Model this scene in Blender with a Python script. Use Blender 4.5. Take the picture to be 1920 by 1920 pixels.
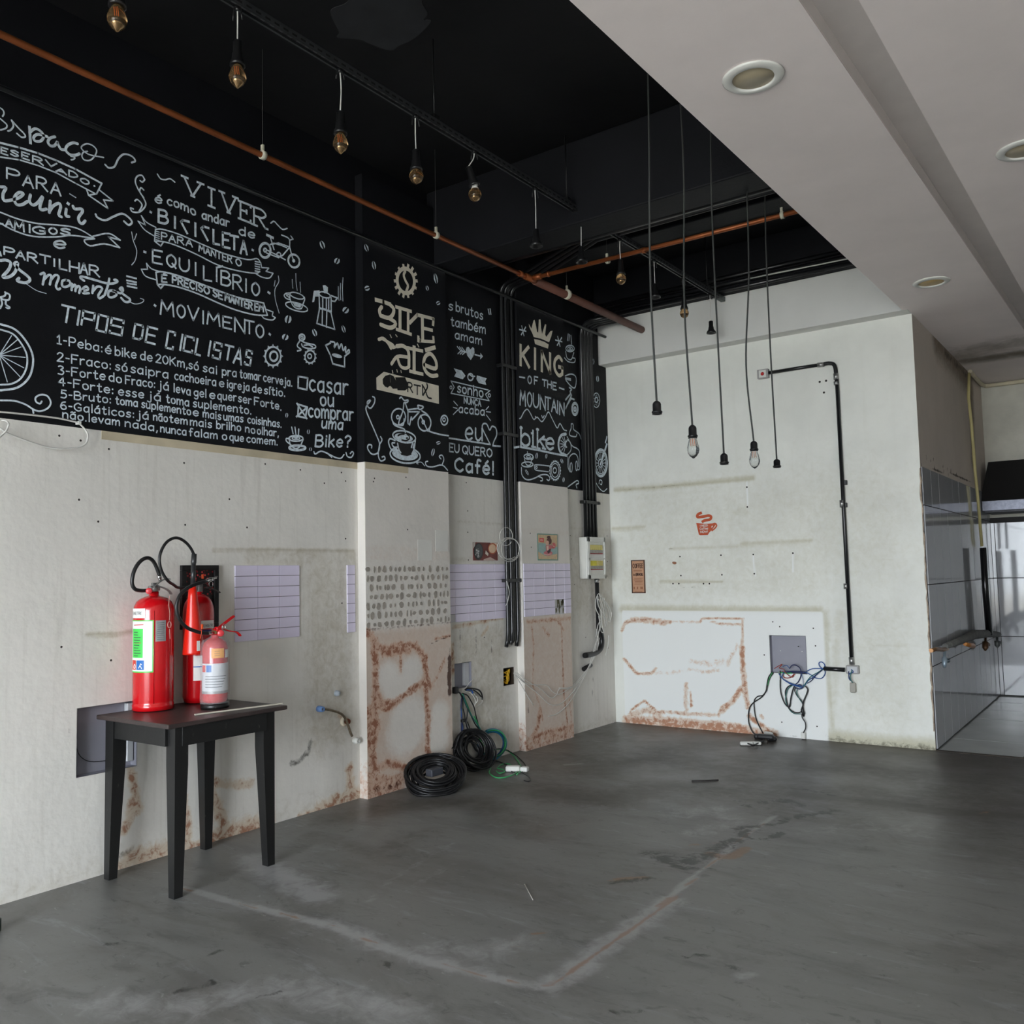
import bpy, bmesh, math, random
import numpy as np
from mathutils import Vector, Matrix

for o in list(bpy.data.objects): bpy.data.objects.remove(o)
S = bpy.context.scene
COL = S.collection

# ------------------------------------------------------------------ camera
H = 1.45
CR = np.array([[0.8096161, 0.58656777, -0.02144825],
               [-0.05972191, 0.04597008, -0.99715598],
               [-0.58391358, 0.80859446, 0.07224906]])   # rows: image right, image down, forward
FP = 1656.335                                            # focal length in pixels of a 1920 frame
cd = bpy.data.cameras.new('camera'); cam = bpy.data.objects.new('camera', cd); COL.objects.link(cam)
cd.sensor_width = 36; cd.sensor_fit = 'HORIZONTAL'; cd.lens = FP / 1920 * 36; cd.clip_start = .02
m = Matrix.Identity(4)
for i in range(3):
    m[i][0] = CR[0][i]; m[i][1] = -CR[1][i]; m[i][2] = -CR[2][i]
m[2][3] = H
cam.matrix_world = m
S.camera = cam

# ------------------------------------------------------------------ light and exposure
S.view_settings.view_transform = 'Standard'; S.view_settings.look = 'None'
S.view_settings.gamma = 1; S.view_settings.use_curve_mapping = False
S.view_settings.exposure = 1.05
W = bpy.data.worlds.new('daylight'); S.world = W; W.use_nodes = True
bg = W.node_tree.nodes['Background']
bg.inputs[0].default_value = (.86, .93, 1.0, 1); bg.inputs[1].default_value = 11
def area(name, loc, rot, sx, sy, power, col, portal=False):
    l = bpy.data.lights.new(name, 'AREA'); l.shape = 'RECTANGLE'; l.size = sx; l.size_y = sy
    l.energy = power; l.color = col
    o = bpy.data.objects.new(name, l); COL.objects.link(o); o.location = loc; o.rotation_euler = rot
    if portal: l.cycles.is_portal = True
    return o
# shop front opening behind the camera: the room's daylight comes in there
area('shopfront_portal', (-1.3, -4.5, 1.55), (math.radians(90), 0, 0), 4.2, 3.1, 1, (1, 1, 1), True)
sl = bpy.data.lights.new('sun', 'SUN'); sl.energy = 34; sl.angle = .01; sl.color = (1, .95, .88)     # falls on the pavement outside, from behind the building
so = bpy.data.objects.new('sun', sl); COL.objects.link(so); so.rotation_euler = (math.radians(-38), 0, math.radians(8))

# ------------------------------------------------------------------ projection helpers (photo pixel -> point on a real plane)
ORG = np.array([0, 0, H])
def on(axis, val, p):
    d = CR.T @ np.array([(p[0] - 960) / FP, (p[1] - 960) / FP, 1.0])
    return ORG + d * ((val - ORG[axis]) / d[axis])
def onv(axis, val, P):
    P = np.asarray(P, float)
    c = np.stack([(P[:, 0] - 960) / FP, (P[:, 1] - 960) / FP, np.ones(len(P))], 1)
    d = c @ CR
    return ORG + d * ((val - ORG[axis]) / d[:, axis])[:, None]
def depth(w): return float((CR @ (np.asarray(w, float) - ORG))[2])

XA, XP, YB, ZC, ZG, ZM = -4.36, -4.29, 7.71, 4.40, 3.527, 2.245
XW = -1.48          # passage side wall
YF = 11.3           # far wall of the passage
XR = 3.3; Y0 = -4.5

# ------------------------------------------------------------------ materials
def lin(c):
    return tuple((v / 255 / 12.92 if v / 255 <= .04045 else ((v / 255 + .055) / 1.055) ** 2.4) for v in c) + (1,)
MC = {}
def nd(nt, t, **kw):
    n = nt.nodes.new(t)
    for k, v in kw.items(): setattr(n, k, v)
    return n
def mat(name, rgb, rough=.6, metal=0, var=.12, scale=8, bump=0, bscale=40, spec=.5, trans=0, coat=0, alpha=1, rvar=0, ior=None):
    if name in MC: return MC[name]
    M = bpy.data.materials.new(name); M.use_nodes = True; nt = M.node_tree; b = nt.nodes['Principled BSDF']
    c = lin(rgb)
    tc = nd(nt, 'ShaderNodeTexCoord'); no = nd(nt, 'ShaderNodeTexNoise'); no.inputs['Scale'].default_value = scale; no.inputs['Detail'].default_value = 6
    nt.links.new(tc.outputs['Object'], no.inputs['Vector'])
    r = nd(nt, 'ShaderNodeValToRGB')
    r.color_ramp.elements[0].position = .3; r.color_ramp.elements[1].position = .72
    r.color_ramp.elements[0].color = tuple(x * (1 - var) for x in c[:3]) + (1,)
    r.color_ramp.elements[1].color = tuple(min(1, x * (1 + var)) for x in c[:3]) + (1,)
    nt.links.new(no.outputs['Fac'], r.inputs['Fac']); nt.links.new(r.outputs['Color'], b.inputs['Base Color'])
    b.inputs['Roughness'].default_value = rough; b.inputs['Metallic'].default_value = metal
    b.inputs['Specular IOR Level'].default_value = spec; b.inputs['Transmission Weight'].default_value = trans
    b.inputs['Coat Weight'].default_value = coat; b.inputs['Alpha'].default_value = alpha
    if ior: b.inputs['IOR'].default_value = ior
    if bump:
        n2 = nd(nt, 'ShaderNodeTexNoise'); n2.inputs['Scale'].default_value = bscale; n2.inputs['Detail'].default_value = 4
        nt.links.new(tc.outputs['Object'], n2.inputs['Vector'])
        bp = nd(nt, 'ShaderNodeBump'); bp.inputs['Strength'].default_value = bump; bp.inputs['Distance'].default_value = .01
        nt.links.new(n2.outputs['Fac'], bp.inputs['Height']); nt.links.new(bp.outputs['Normal'], b.inputs['Normal'])
    MC[name] = M
    return M

def stained(name, base, layers, rough=.75, bump=.35, bscale=22, spec=.3, nscale=14, var=.08, rough_noise=0, streak=None, bdist=.006, mott=None):
    """surface whose wear follows the vertex attribute 'wear' (R, G, B, A = four kinds of wear), broken up by noise.
    layers: list of (channel, rgb, noise_amount, low, high, strength)"""
    M = bpy.data.materials.new(name); M.use_nodes = True; nt = M.node_tree; L = nt.links.new; b = nt.nodes['Principled BSDF']
    tc = nd(nt, 'ShaderNodeTexCoord')
    at = nd(nt, 'ShaderNodeAttribute', attribute_name='wear'); sp = nd(nt, 'ShaderNodeSeparateColor'); L(at.outputs['Color'], sp.inputs['Color'])
    ch = {'R': sp.outputs[0], 'G': sp.outputs[1], 'B': sp.outputs[2], 'A': at.outputs['Alpha']}
    big = nd(nt, 'ShaderNodeTexNoise'); big.inputs['Scale'].default_value = 1.3; big.inputs['Detail'].default_value = 7; big.inputs['Roughness'].default_value = .62
    L(tc.outputs['Object'], big.inputs['Vector'])
    fine = nd(nt, 'ShaderNodeTexNoise'); fine.inputs['Scale'].default_value = nscale; fine.inputs['Detail'].default_value = 9; fine.inputs['Roughness'].default_value = .68; fine.inputs['Distortion'].default_value = .6
    L(tc.outputs['Object'], fine.inputs['Vector'])
    c = lin(base)
    r = nd(nt, 'ShaderNodeValToRGB'); r.color_ramp.elements[0].position = .3; r.color_ramp.elements[1].position = .7
    r.color_ramp.elements[0].color = tuple(x * (1 - var) for x in c[:3]) + (1,); r.color_ramp.elements[1].color = tuple(min(1, x * (1 + var)) for x in c[:3]) + (1,)
    L(big.outputs['Fac'], r.inputs['Fac']); cur = r.outputs['Color']
    if streak:
        mp = nd(nt, 'ShaderNodeMapping'); mp.inputs['Scale'].default_value = streak[0]; L(tc.outputs['Object'], mp.inputs['Vector'])
        sn = nd(nt, 'ShaderNodeTexNoise'); sn.inputs['Scale'].default_value = 1; sn.inputs['Detail'].default_value = 6; L(mp.outputs[0], sn.inputs['Vector'])
        sr = nd(nt, 'ShaderNodeValToRGB'); sr.color_ramp.elements[0].position = streak[1]; sr.color_ramp.elements[1].position = streak[2]
        sr.color_ramp.elements[0].color = (0, 0, 0, 1); L(sn.outputs['Fac'], sr.inputs['Fac'])
        mu = nd(nt, 'ShaderNodeMath', operation='MULTIPLY'); L(sr.outputs['Color'], mu.inputs[0]); mu.inputs[1].default_value = streak[3]
        mx = nd(nt, 'ShaderNodeMix', data_type='RGBA'); L(mu.outputs[0], mx.inputs['Factor']); L(cur, mx.inputs['A']); mx.inputs['B'].default_value = lin(streak[4]); cur = mx.outputs['Result']
    for (msc, lo_, hi_, st_, rgb_) in (mott or ()):          # mottling at several sizes
        mp = nd(nt, 'ShaderNodeMapping'); mp.inputs['Scale'].default_value = msc; mp.inputs['Rotation'].default_value = (0, 0, .5); L(tc.outputs['Object'], mp.inputs['Vector'])
        sn = nd(nt, 'ShaderNodeTexNoise'); sn.inputs['Scale'].default_value = 1; sn.inputs['Detail'].default_value = 8; sn.inputs['Roughness'].default_value = .7; sn.inputs['Distortion'].default_value = .8; L(mp.outputs[0], sn.inputs['Vector'])
        mr = nd(nt, 'ShaderNodeMapRange', interpolation_type='SMOOTHSTEP'); L(sn.outputs['Fac'], mr.inputs['Value']); mr.inputs['From Min'].default_value = lo_; mr.inputs['From Max'].default_value = hi_; mr.inputs['To Max'].default_value = st_
        mx = nd(nt, 'ShaderNodeMix', data_type='RGBA'); L(mr.outputs[0], mx.inputs['Factor']); L(cur, mx.inputs['A']); mx.inputs['B'].default_value = lin(rgb_); cur = mx.outputs['Result']
    for (k, rgb, na, lo, hi, st) in layers:
        a = nd(nt, 'ShaderNodeMath', operation='SUBTRACT'); L(fine.outputs['Fac'], a.inputs[0]); a.inputs[1].default_value = .5
        a2 = nd(nt, 'ShaderNodeMath', operation='MULTIPLY'); L(a.outputs[0], a2.inputs[0]); a2.inputs[1].default_value = na
        # noise only acts where some wear is present
        ss = nd(nt, 'ShaderNodeMath', operation='MULTIPLY', use_clamp=True); L(ch[k], ss.inputs[0]); ss.inputs[1].default_value = 6
        a3 = nd(nt, 'ShaderNodeMath', operation='MULTIPLY'); L(a2.outputs[0], a3.inputs[0]); L(ss.outputs[0], a3.inputs[1])
        a4 = nd(nt, 'ShaderNodeMath', operation='ADD'); L(ch[k], a4.inputs[0]); L(a3.outputs[0], a4.inputs[1])
        mr = nd(nt, 'ShaderNodeMapRange', interpolation_type='SMOOTHSTEP'); L(a4.outputs[0], mr.inputs['Value'])
        mr.inputs['From Min'].default_value = lo; mr.inputs['From Max'].default_value = hi; mr.inputs['To Max'].default_value = st
        mx = nd(nt, 'ShaderNodeMix', data_type='RGBA'); L(mr.outputs[0], mx.inputs['Factor']); L(cur, mx.inputs['A']); mx.inputs['B'].default_value = lin(rgb)
        cur = mx.outputs['Result']
    L(cur, b.inputs['Base Color'])
    b.inputs['Specular IOR Level'].default_value = spec
    if rough_noise:
        rr = nd(nt, 'ShaderNodeMapRange'); L(big.outputs['Fac'], rr.inputs['Value']); rr.inputs['From Min'].default_value = .3; rr.inputs['From Max'].default_value = .7
        rr.inputs['To Min'].default_value = rough - rough_noise; rr.inputs['To Max'].default_value = rough + rough_noise; L(rr.outputs[0], b.inputs['Roughness'])
    else: b.inputs['Roughness'].default_value = rough
    n2 = nd(nt, 'ShaderNodeTexNoise'); n2.inputs['Scale'].default_value = bscale; n2.inputs['Detail'].default_value = 6; L(tc.outputs['Object'], n2.inputs['Vector'])
    bp = nd(nt, 'ShaderNodeBump'); bp.inputs['Strength'].default_value = bump; bp.inputs['Distance'].default_value = bdist
    L(n2.outputs['Fac'], bp.inputs['Height']); L(bp.outputs['Normal'], b.inputs['Normal'])
    MC[name] = M
    return M

# ------------------------------------------------------------------ mesh builder
class MB:
    def __init__(s): s.v = []; s.f = []; s.sm = []; s.mi = []; s.cur = 0
    def add(s, vs, fs, smooth=False):
        o = len(s.v); s.v += [tuple(map(float, v)) for v in vs]
        for f in fs: s.f.append([i + o for i in f]); s.sm.append(smooth); s.mi.append(s.cur)
        return s
    def box(s, a, b, M=None):
        (x0, y0, z0), (x1, y1, z1) = [min(p, q) for p, q in zip(a, b)], [max(p, q) for p, q in zip(a, b)]
        vs = [(x0, y0, z0), (x1, y0, z0), (x1, y1, z0), (x0, y1, z0), (x0, y0, z1), (x1, y0, z1), (x1, y1, z1), (x0, y1, z1)]
        if M is not None: vs = [M @ Vector(v) for v in vs]
        return s.add(vs, [(0, 3, 2, 1), (4, 5, 6, 7), (0, 1, 5, 4), (1, 2, 6, 5), (2, 3, 7, 6), (3, 0, 4, 7)])
    def bbox(s, a, b, bev=.004, M=None):      # box with bevelled edges
        bm = bmesh.new(); bmesh.ops.create_cube(bm, size=1)
        c = [(p + q) / 2 for p, q in zip(a, b)]; d = [abs(p - q) for p, q in zip(a, b)]
        for v in bm.verts: v.co = Vector([c[i] + v.co[i] * d[i] for i in range(3)])
        bmesh.ops.bevel(bm, geom=bm.edges[:], offset=min(bev, min(d) * .45), segments=2, affect='EDGES', profile=.5)
        vs = [v.co.copy() if M is None else M @ v.co for v in bm.verts]
        for i, v in enumerate(bm.verts): v.index = i
        fs = [[v.index for v in f.verts] for f in bm.faces]; bm.free()
        return s.add(vs, fs)
    def tube(s, pts, r, n=8, closed=False, caps=True, smooth=True):
        P = [Vector(p) for p in pts]; N = len(P)
        R = r if isinstance(r, (list, tuple)) else [r] * N
        T = []
        for i in range(N):
            a = P[(i - 1) % N] if (closed or i > 0) else P[i]; b = P[(i + 1) % N] if (closed or i < N - 1) else P[i]
            t = (b - a); T.append(t.normalized() if t.length > 1e-9 else Vector((0, 0, 1)))
        up = Vector((0, 0, 1)) if abs(T[0].z) < .9 else Vector((1, 0, 0))
        u = T[0].cross(up).normalized(); vs = []
        for i in range(N):
            u = (u - T[i] * u.dot(T[i])); u = u.normalized() if u.length > 1e-6 else T[i].orthogonal().normalized()
            w = T[i].cross(u)
            for k in range(n):
                a = 2 * math.pi * k / n; vs.append(P[i] + (u * math.cos(a) + w * math.sin(a)) * R[i])
        fs = []
        for i in range(N if closed else N - 1):
            j = (i + 1) % N
            for k in range(n): fs.append((i * n + k, i * n + (k + 1) % n, j * n + (k + 1) % n, j * n + k))
        s.add(vs, fs, smooth)
        if caps and not closed:
            o = len(s.v) - N * n
            s.f.append([o + k for k in range(n)][::-1]); s.sm.append(False); s.mi.append(s.cur)
            s.f.append([o + (N - 1) * n + k for k in range(n)]); s.sm.append(False); s.mi.append(s.cur)
        return s
    def lathe(s, prof, c=(0, 0, 0), n=24, M=None, smooth=True, a0=0, a1=2 * math.pi):
        full = abs(a1 - a0 - 2 * math.pi) < 1e-6; k_ = n if full else n + 1
        vs = []
        for (r, z) in prof:
            for k in range(k_):
                a = a0 + (a1 - a0) * k / n; v = Vector((r * math.cos(a), r * math.sin(a), z))
                if M is not None: v = M @ v
                vs.append(v + Vector(c))
        fs = []
        for i in range(len(prof) - 1):
            for k in range(n):
                j = (k + 1) % k_ if full else k + 1
                fs.append((i * k_ + k, i * k_ + j, (i + 1) * k_ + j, (i + 1) * k_ + k))
        s.add(vs, fs, smooth)
        if full:
            o = len(s.v) - len(prof) * k_
            if prof[0][0] > 1e-5: s.f.append([o + k for k in range(k_)][::-1]); s.sm.append(False); s.mi.append(s.cur)
            if prof[-1][0] > 1e-5: s.f.append([o + (len(prof) - 1) * k_ + k for k in range(k_)]); s.sm.append(False); s.mi.append(s.cur)
        return s
    def prism(s, poly, vec):       # polygon of 3D points extruded along vec
        n = len(poly); P = [Vector(p) for p in poly]; V = Vector(vec)
        return s.add(P + [p + V for p in P], [tuple(range(n))[::-1], tuple(range(n, 2 * n))] + [(i, (i + 1) % n, (i + 1) % n + n, i + n) for i in range(n)])
    def build(s, name, mats, parent=None, loc=None, sharp=None):
        me = bpy.data.meshes.new(name)
        L = Vector(loc) if loc is not None else (parent.location if parent is not None and parent.parent is None else Vector((0, 0, 0)))
        base = Vector((0, 0, 0))
        if parent is not None:
            q = parent
            while q is not None: base = base + q.location; q = q.parent
        elif loc is not None: base = Vector(loc)
        vs = [(v[0] - base.x, v[1] - base.y, v[2] - base.z) for v in s.v]
        me.from_pydata(vs, [], s.f); me.polygons.foreach_set('use_smooth', s.sm)
        if not isinstance(mats, (list, tuple)): mats = [mats]
        for q in mats: me.materials.append(q)
        if len(mats) > 1: me.polygons.foreach_set('material_index', s.mi)
        me.update()
        o = bpy.data.objects.new(name, me); COL.objects.link(o)
        if parent is not None: o.parent = parent
        elif loc is not None: o.location = loc
        return o

def tag(o, label=None, cat=None, group=None, kind=None):
    if label: o['label'] = label
    if cat: o['category'] = cat
    if group: o['group'] = group
    if kind: o['kind'] = kind
    return o
def struct(o): o['kind'] = 'structure'; return o
def thing(name, label, cat, loc=(0, 0, 0), group=None):
    o = bpy.data.objects.new(name, None); COL.objects.link(o); o.location = loc; o.empty_display_size = .05
    tag(o, label, cat, group); return o
def copy_obj(o, parent=None, loc=None):
    c = o.copy(); COL.objects.link(c)
    if parent is not None: c.parent = parent
    if loc is not None: c.location = loc
    return c
def catmull(P, k=6, closed=False):
    P = [np.asarray(p, float) for p in P]; n = len(P)
    if n < 3: return P
    out = []
    for i in range(n if closed else n - 1):
        p1, p2 = P[i], P[(i + 1) % n]
        p0 = P[i - 1] if (i > 0 or closed) else 2 * p1 - p2
        p3 = P[(i + 2) % n] if (i < n - 2 or closed) else 2 * p2 - p1
        for j in range(k):
            t = j / k
            out.append(.5 * (2 * p1 + (p2 - p0) * t + (2 * p0 - 5 * p1 + 4 * p2 - p3) * t * t + (3 * p1 - p0 - 3 * p2 + p3) * t ** 3))
    if not closed: out.append(P[-1])
    return out
def sm(P, k=6, closed=False): return [Vector(p) for p in catmull(P, k, closed)]
# ------------------------------------------------------------------ surfaces with wear
class Wear:
    def __init__(s, uv, axis, val):
        s.uv = uv; s.a = axis; s.val = val; s.c = np.zeros((len(uv), 4), np.float32)
    def px(s, P):
        w = onv(s.a, s.val, P); return w[:, [i for i in (0, 1, 2) if i != s.a]]
    def parse(s, t, k=None):
        P = [tuple(map(float, q.split(','))) for q in t.split()]
        if k: P = [(k[0] + x / k[2], k[1] + y / k[2]) for x, y in P]
        return s.px(P)
    def line(s, ch, pts, r, st=1., r2=None):
        r2 = r2 or 0; d = np.full(len(s.uv), 1e9, np.float32)
        bb0 = pts.min(0) - r; bb1 = pts.max(0) + r
        idx = np.where((s.uv[:, 0] > bb0[0]) & (s.uv[:, 0] < bb1[0]) & (s.uv[:, 1] > bb0[1]) & (s.uv[:, 1] < bb1[1]))[0]
        if len(idx) == 0: return
        U = s.uv[idx]; d = np.full(len(idx), 1e9)
        if len(pts) == 1: d = np.hypot(*(U - pts[0]).T)
        for a, b in zip(pts[:-1], pts[1:]):
            ab = b - a; t = np.clip(((U - a) @ ab) / max(ab @ ab, 1e-9), 0, 1)
            d = np.minimum(d, np.hypot(*(U - a - t[:, None] * ab).T))
        v = np.clip(1 - (d - r2) / max(r - r2, 1e-6), 0, 1); v = v * v * (3 - 2 * v) * st
        k = 'RGBA'.index(ch); s.c[idx, k] = np.maximum(s.c[idx, k], v)
    def L(s, ch, t, r, st=1., k=None, r2=None): s.line(ch, s.parse(t, k), r, st, r2)
    def rect(s, ch, u0, u1, v0, v1, soft, st=1., mode='max'):
        U = s.uv; f = lambda x, a, b: np.clip((x - a) / soft + .5, 0, 1) * np.clip((b - x) / soft + .5, 0, 1)
        v = f(U[:, 0], u0, u1) * f(U[:, 1], v0, v1) * st; k = 'RGBA'.index(ch)
        s.c[:, k] = np.maximum(s.c[:, k], v) if mode == 'max' else np.clip(s.c[:, k] + v, 0, 1)

def steps(*segs):       # (start, end, step) ... -> sorted coordinates
    o = []
    for a, b, h in segs: o += list(np.linspace(a, b, max(2, int(round((b - a) / h)) + 1)))
    return sorted(set(round(x, 4) for x in o))
def grid(name, axis, val, us, vs, mats, holes=(), paint=None, flip=False, split=None, parent=None):
    us = sorted(set(us) | {round(h[i], 4) for h in holes for i in (0, 1)}); vs = sorted(set(vs) | {round(h[i], 4) for h in holes for i in (2, 3)} | ({split} if split else set()))
    us = np.array(us); vs = np.array(vs); nu, nv = len(us), len(vs)
    UU, VV = np.meshgrid(us, vs, indexing='ij'); uv = np.stack([UU.ravel(), VV.ravel()], 1)
    co = np.zeros((nu * nv, 3)); ax = [i for i in (0, 1, 2) if i != axis]
    co[:, axis] = val; co[:, ax[0]] = uv[:, 0]; co[:, ax[1]] = uv[:, 1]
    I, J = np.meshgrid(np.arange(nu - 1), np.arange(nv - 1), indexing='ij'); I = I.ravel(); J = J.ravel()
    cu = (us[I] + us[I + 1]) / 2; cv = (vs[J] + vs[J + 1]) / 2; keep = np.ones(len(I), bool)
    for h in holes: keep &= ~((cu > h[0]) & (cu < h[1]) & (cv > h[2]) & (cv < h[3]))
    I = I[keep]; J = J[keep]; cv = cv[keep]
    F = np.stack([I * nv + J, (I + 1) * nv + J, (I + 1) * nv + J + 1, I * nv + J + 1], 1)
    if flip: F = F[:, ::-1]
    me = bpy.data.meshes.new(name); me.vertices.add(len(co)); me.vertices.foreach_set('co', co.ravel())
    me.loops.add(F.size); me.loops.foreach_set('vertex_index', F.ravel().astype(np.int32))
    me.polygons.add(len(F)); me.polygons.foreach_set('loop_start', np.arange(len(F), dtype=np.int32) * 4)
    for q in (mats if isinstance(mats, (list, tuple)) else [mats]): me.materials.append(q)
    if split: me.polygons.foreach_set('material_index', (cv > split).astype(np.int32))
    w = Wear(uv, axis, val)
    if paint: paint(w)
    a = me.attributes.new('wear', 'FLOAT_COLOR', 'POINT'); a.data.foreach_set('color', w.c.ravel())
    me.update(calc_edges=True); me.validate()
    o = bpy.data.objects.new(name, me); COL.objects.link(o)
    if parent: o.parent = parent
    return o

# ------------------------------------------------------------------ the setting: materials
RUST = (150, 92, 62); TAN = (176, 160, 128)
LW = stained('old_white_plaster', (224, 221, 214), [('G', (150, 136, 100), .9, .22, .95, .62), ('R', (206, 186, 160), 1.3, .08, .5, .7), ('R', RUST, 3.2, .45, .95, .8), ('B', (205, 192, 160), .3, .2, .8, .8), ('A', (62, 58, 52), 1.1, .35, .75, .85)],
             rough=.8, bump=.45, streak=((0.2, 30, 1.2), .55, .78, .16, (120, 108, 84)), nscale=17)
PW = stained('pilaster_plaster', (224, 219, 212), [('G', (202, 176, 156), .8, .15, .95, .72), ('R', (202, 164, 140), 1.5, .08, .5, .75), ('R', (140, 82, 56), 3.4, .42, .95, .85), ('A', (70, 40, 28), 1.2, .35, .7, .9)],
             rough=.8, bump=.4, nscale=26)
BW = stained('back_wall_plaster', (236, 237, 230), [('G', (176, 168, 126), .7, .16, 1.05, .6), ('B', (244, 246, 244), .2, .2, .8, .9), ('R', (222, 196, 172), 1.4, .08, .45, .75), ('R', (178, 118, 84), 2.8, .42, .92, .85), ('A', (62, 56, 42), 1.3, .4, .85, .85)],
             rough=.75, bump=.22, nscale=20, streak=((18, 1, 1.0), .55, .85, .06, (158, 150, 110)))
BLK = mat('black_wall_paint', (20, 21, 25), rough=.62, var=.3, scale=1.6, bump=.15, bscale=30, spec=.22)
BLC = mat('black_ceiling_paint', (19, 19, 21), rough=.7, var=.45, scale=1.2, bump=.3, bscale=7, spec=.3)
GYP = stained('white_gypsum_ceiling', (244, 234, 231), [('G', (92, 80, 54), .7, .2, .95, .85), ('A', (70, 60, 45), .5, .3, .8, .8)], rough=.75, bump=.06, spec=.3, nscale=4, var=.05)
FL = stained('burnt_cement_floor', (122, 122, 119), [('G', (62, 54, 45), .9, .08, .9, .8), ('B', (172, 172, 172), 1.5, .2, .85, .6), ('R', (140, 106, 80), 1.5, .34, .72, .7), ('A', (40, 38, 36), 2.2, .38, .68, .8)],
             rough=.44, rough_noise=.13, bump=.16, bscale=9, spec=.5, nscale=11, var=.2, streak=((1.3, 5.5, 1), .50, .72, .35, (84, 84, 84)), bdist=.004,
             mott=(((.8, 1.5, 1), .46, .66, .6, (96, 93, 88)), ((2.6, 6, 1), .50, .68, .45, (82, 81, 79)), ((2.0, 8, 1), .56, .70, .5, (150, 152, 155)), ((9, 16, 1), .58, .66, .42, (66, 65, 64)), ((14, 34, 1), .62, .70, .5, (164, 164, 162)), ((30, 44, 1), .55, .72, .35, (74, 73, 70))))
TILE = mat('lavender_glazed_tile', (226, 218, 238), rough=.22, var=.05, scale=5, spec=.5)
GROUT = mat('tile_grout', (205, 203, 205), rough=.8)
KT = mat('grey_glossy_kitchen_tile', (176, 178, 182), rough=.07, var=.05, scale=2, spec=.6)
KG = mat('dark_grout', (52, 50, 50), rough=.8)
GLUE = mat('grey_tile_adhesive', (160, 152, 142), rough=.9, var=.15, scale=30)

# crop frames used while reading the photograph: (x0, y0, zoom)
K1 = (0, 160, 5.647); K2 = (0, 440, 5.647); K3 = (230, 300, 5.647); K4 = (90, 560, 5.647); K5 = (380, 560, 5.647)
K6 = (660, 440, 5.647); K7 = (660, 640, 5.647); K8 = (930, 560, 7.111); K9 = (930, 740, 7.111); K10 = (500, 440, 9.6)
C5 = (660, 960, 4.364); C6 = (560, 1180, 3.84); C8 = (1100, 1100, 3.556); C4 = (100, 1280, 3.84); CS = (1120, 860, 3.84); CL = (620, 840, 3.4286)

# ---- left wall
NICHES = [(2.322, 2.64, .505, .84), (5.245, 5.45, .60, .79), (5.87, 6.012, .555, .695)]
def paint_left(w):
    w.rect('G', -3, 9, -.1, .16, .25, .42)
    w.L('G', '165,1190 215,1190 250,1184', .035, .8); w.L('G', '400,1032 520,1030 664,1032', .03, .75)
    w.rect('G', 3.72, 4.25, .3, 1.66, .3, .55); w.rect('G', 3.3, 4.25, 1.52, 1.66, .06, .5); w.rect('G', 5.2, 6.0, 0, 1.12, .3, .55)
    w.rect('G', 6.8, 7.8, .9, 1.95, .5, .5); w.rect('G', 5.3, 7.7, 1.86, 1.9, .03, .45); w.rect('G', 5.2, 6.0, 1.56, 1.62, .06, .5)
    for t, r in (('243,1440 252,1475 262,1520 250,1500 240,1540', .045), ('236,1545 232,1560', .04), ('232,1632 245,1612 290,1605 335,1592 345,1585', .11), ('262,1600 250,1640', .07),
                 ('395,1465 430,1472 470,1470', .05), ('390,1580 440,1560 500,1545', .12), ('395,1490 420,1540', .07), ('345,1500 352,1570', .05),
                 ('600,1518 640,1502 668,1490', .1), ('655,1440 662,1500', .07), ('560,1532 600,1520', .04), ('905,1190 915,1176', .03), ('850,1176 942,1158', .03), ('845,1210 850,1260', .06),
                 ('640,1346 636,1340', .035)):
        w.L('R', t, r, .62)
    w.L('R', '255,1620 330,1596 420,1572 500,1548', .05, .75)
    for t in ('893,1176 892,1232', '922,1200 922,1224', '863,1180 864,1228'): w.L('A', t, .022, .6)
    w.L('A', '582,1388 578,1410 560,1428 545,1432', .05, .62); w.L('A', '490,1460 500,1462', .03, .6); w.L('A', '225,1605 250,1590', .05, .55)
    w.L('A', '130,1360 128,1392', .03, .5); w.L('G', '1090,1230 1125,1330', .12, .3); w.L('A', '700,1340 706,1360', .01, .3)
    for t in ('1112,1270 1110,1312', '1119,1268 1121,1310'): w.L('A', t, .02, .55)
    w.rect('G', -3, 2.3, 0, .4, .5, .2)
    w.c[:, 3] *= (w.uv[:, 1] < 2.2)
lys = steps((Y0, 1.8, .12), (1.8, 4.6, .02), (4.6, 7.71, .02)); lzs = steps((0, 2.245, .02), (2.245, ZC, .2))
wall_left = struct(grid('wall_left', 0, XA, lys, lzs, [LW, BLK], holes=NICHES, paint=paint_left, split=ZM))

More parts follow.
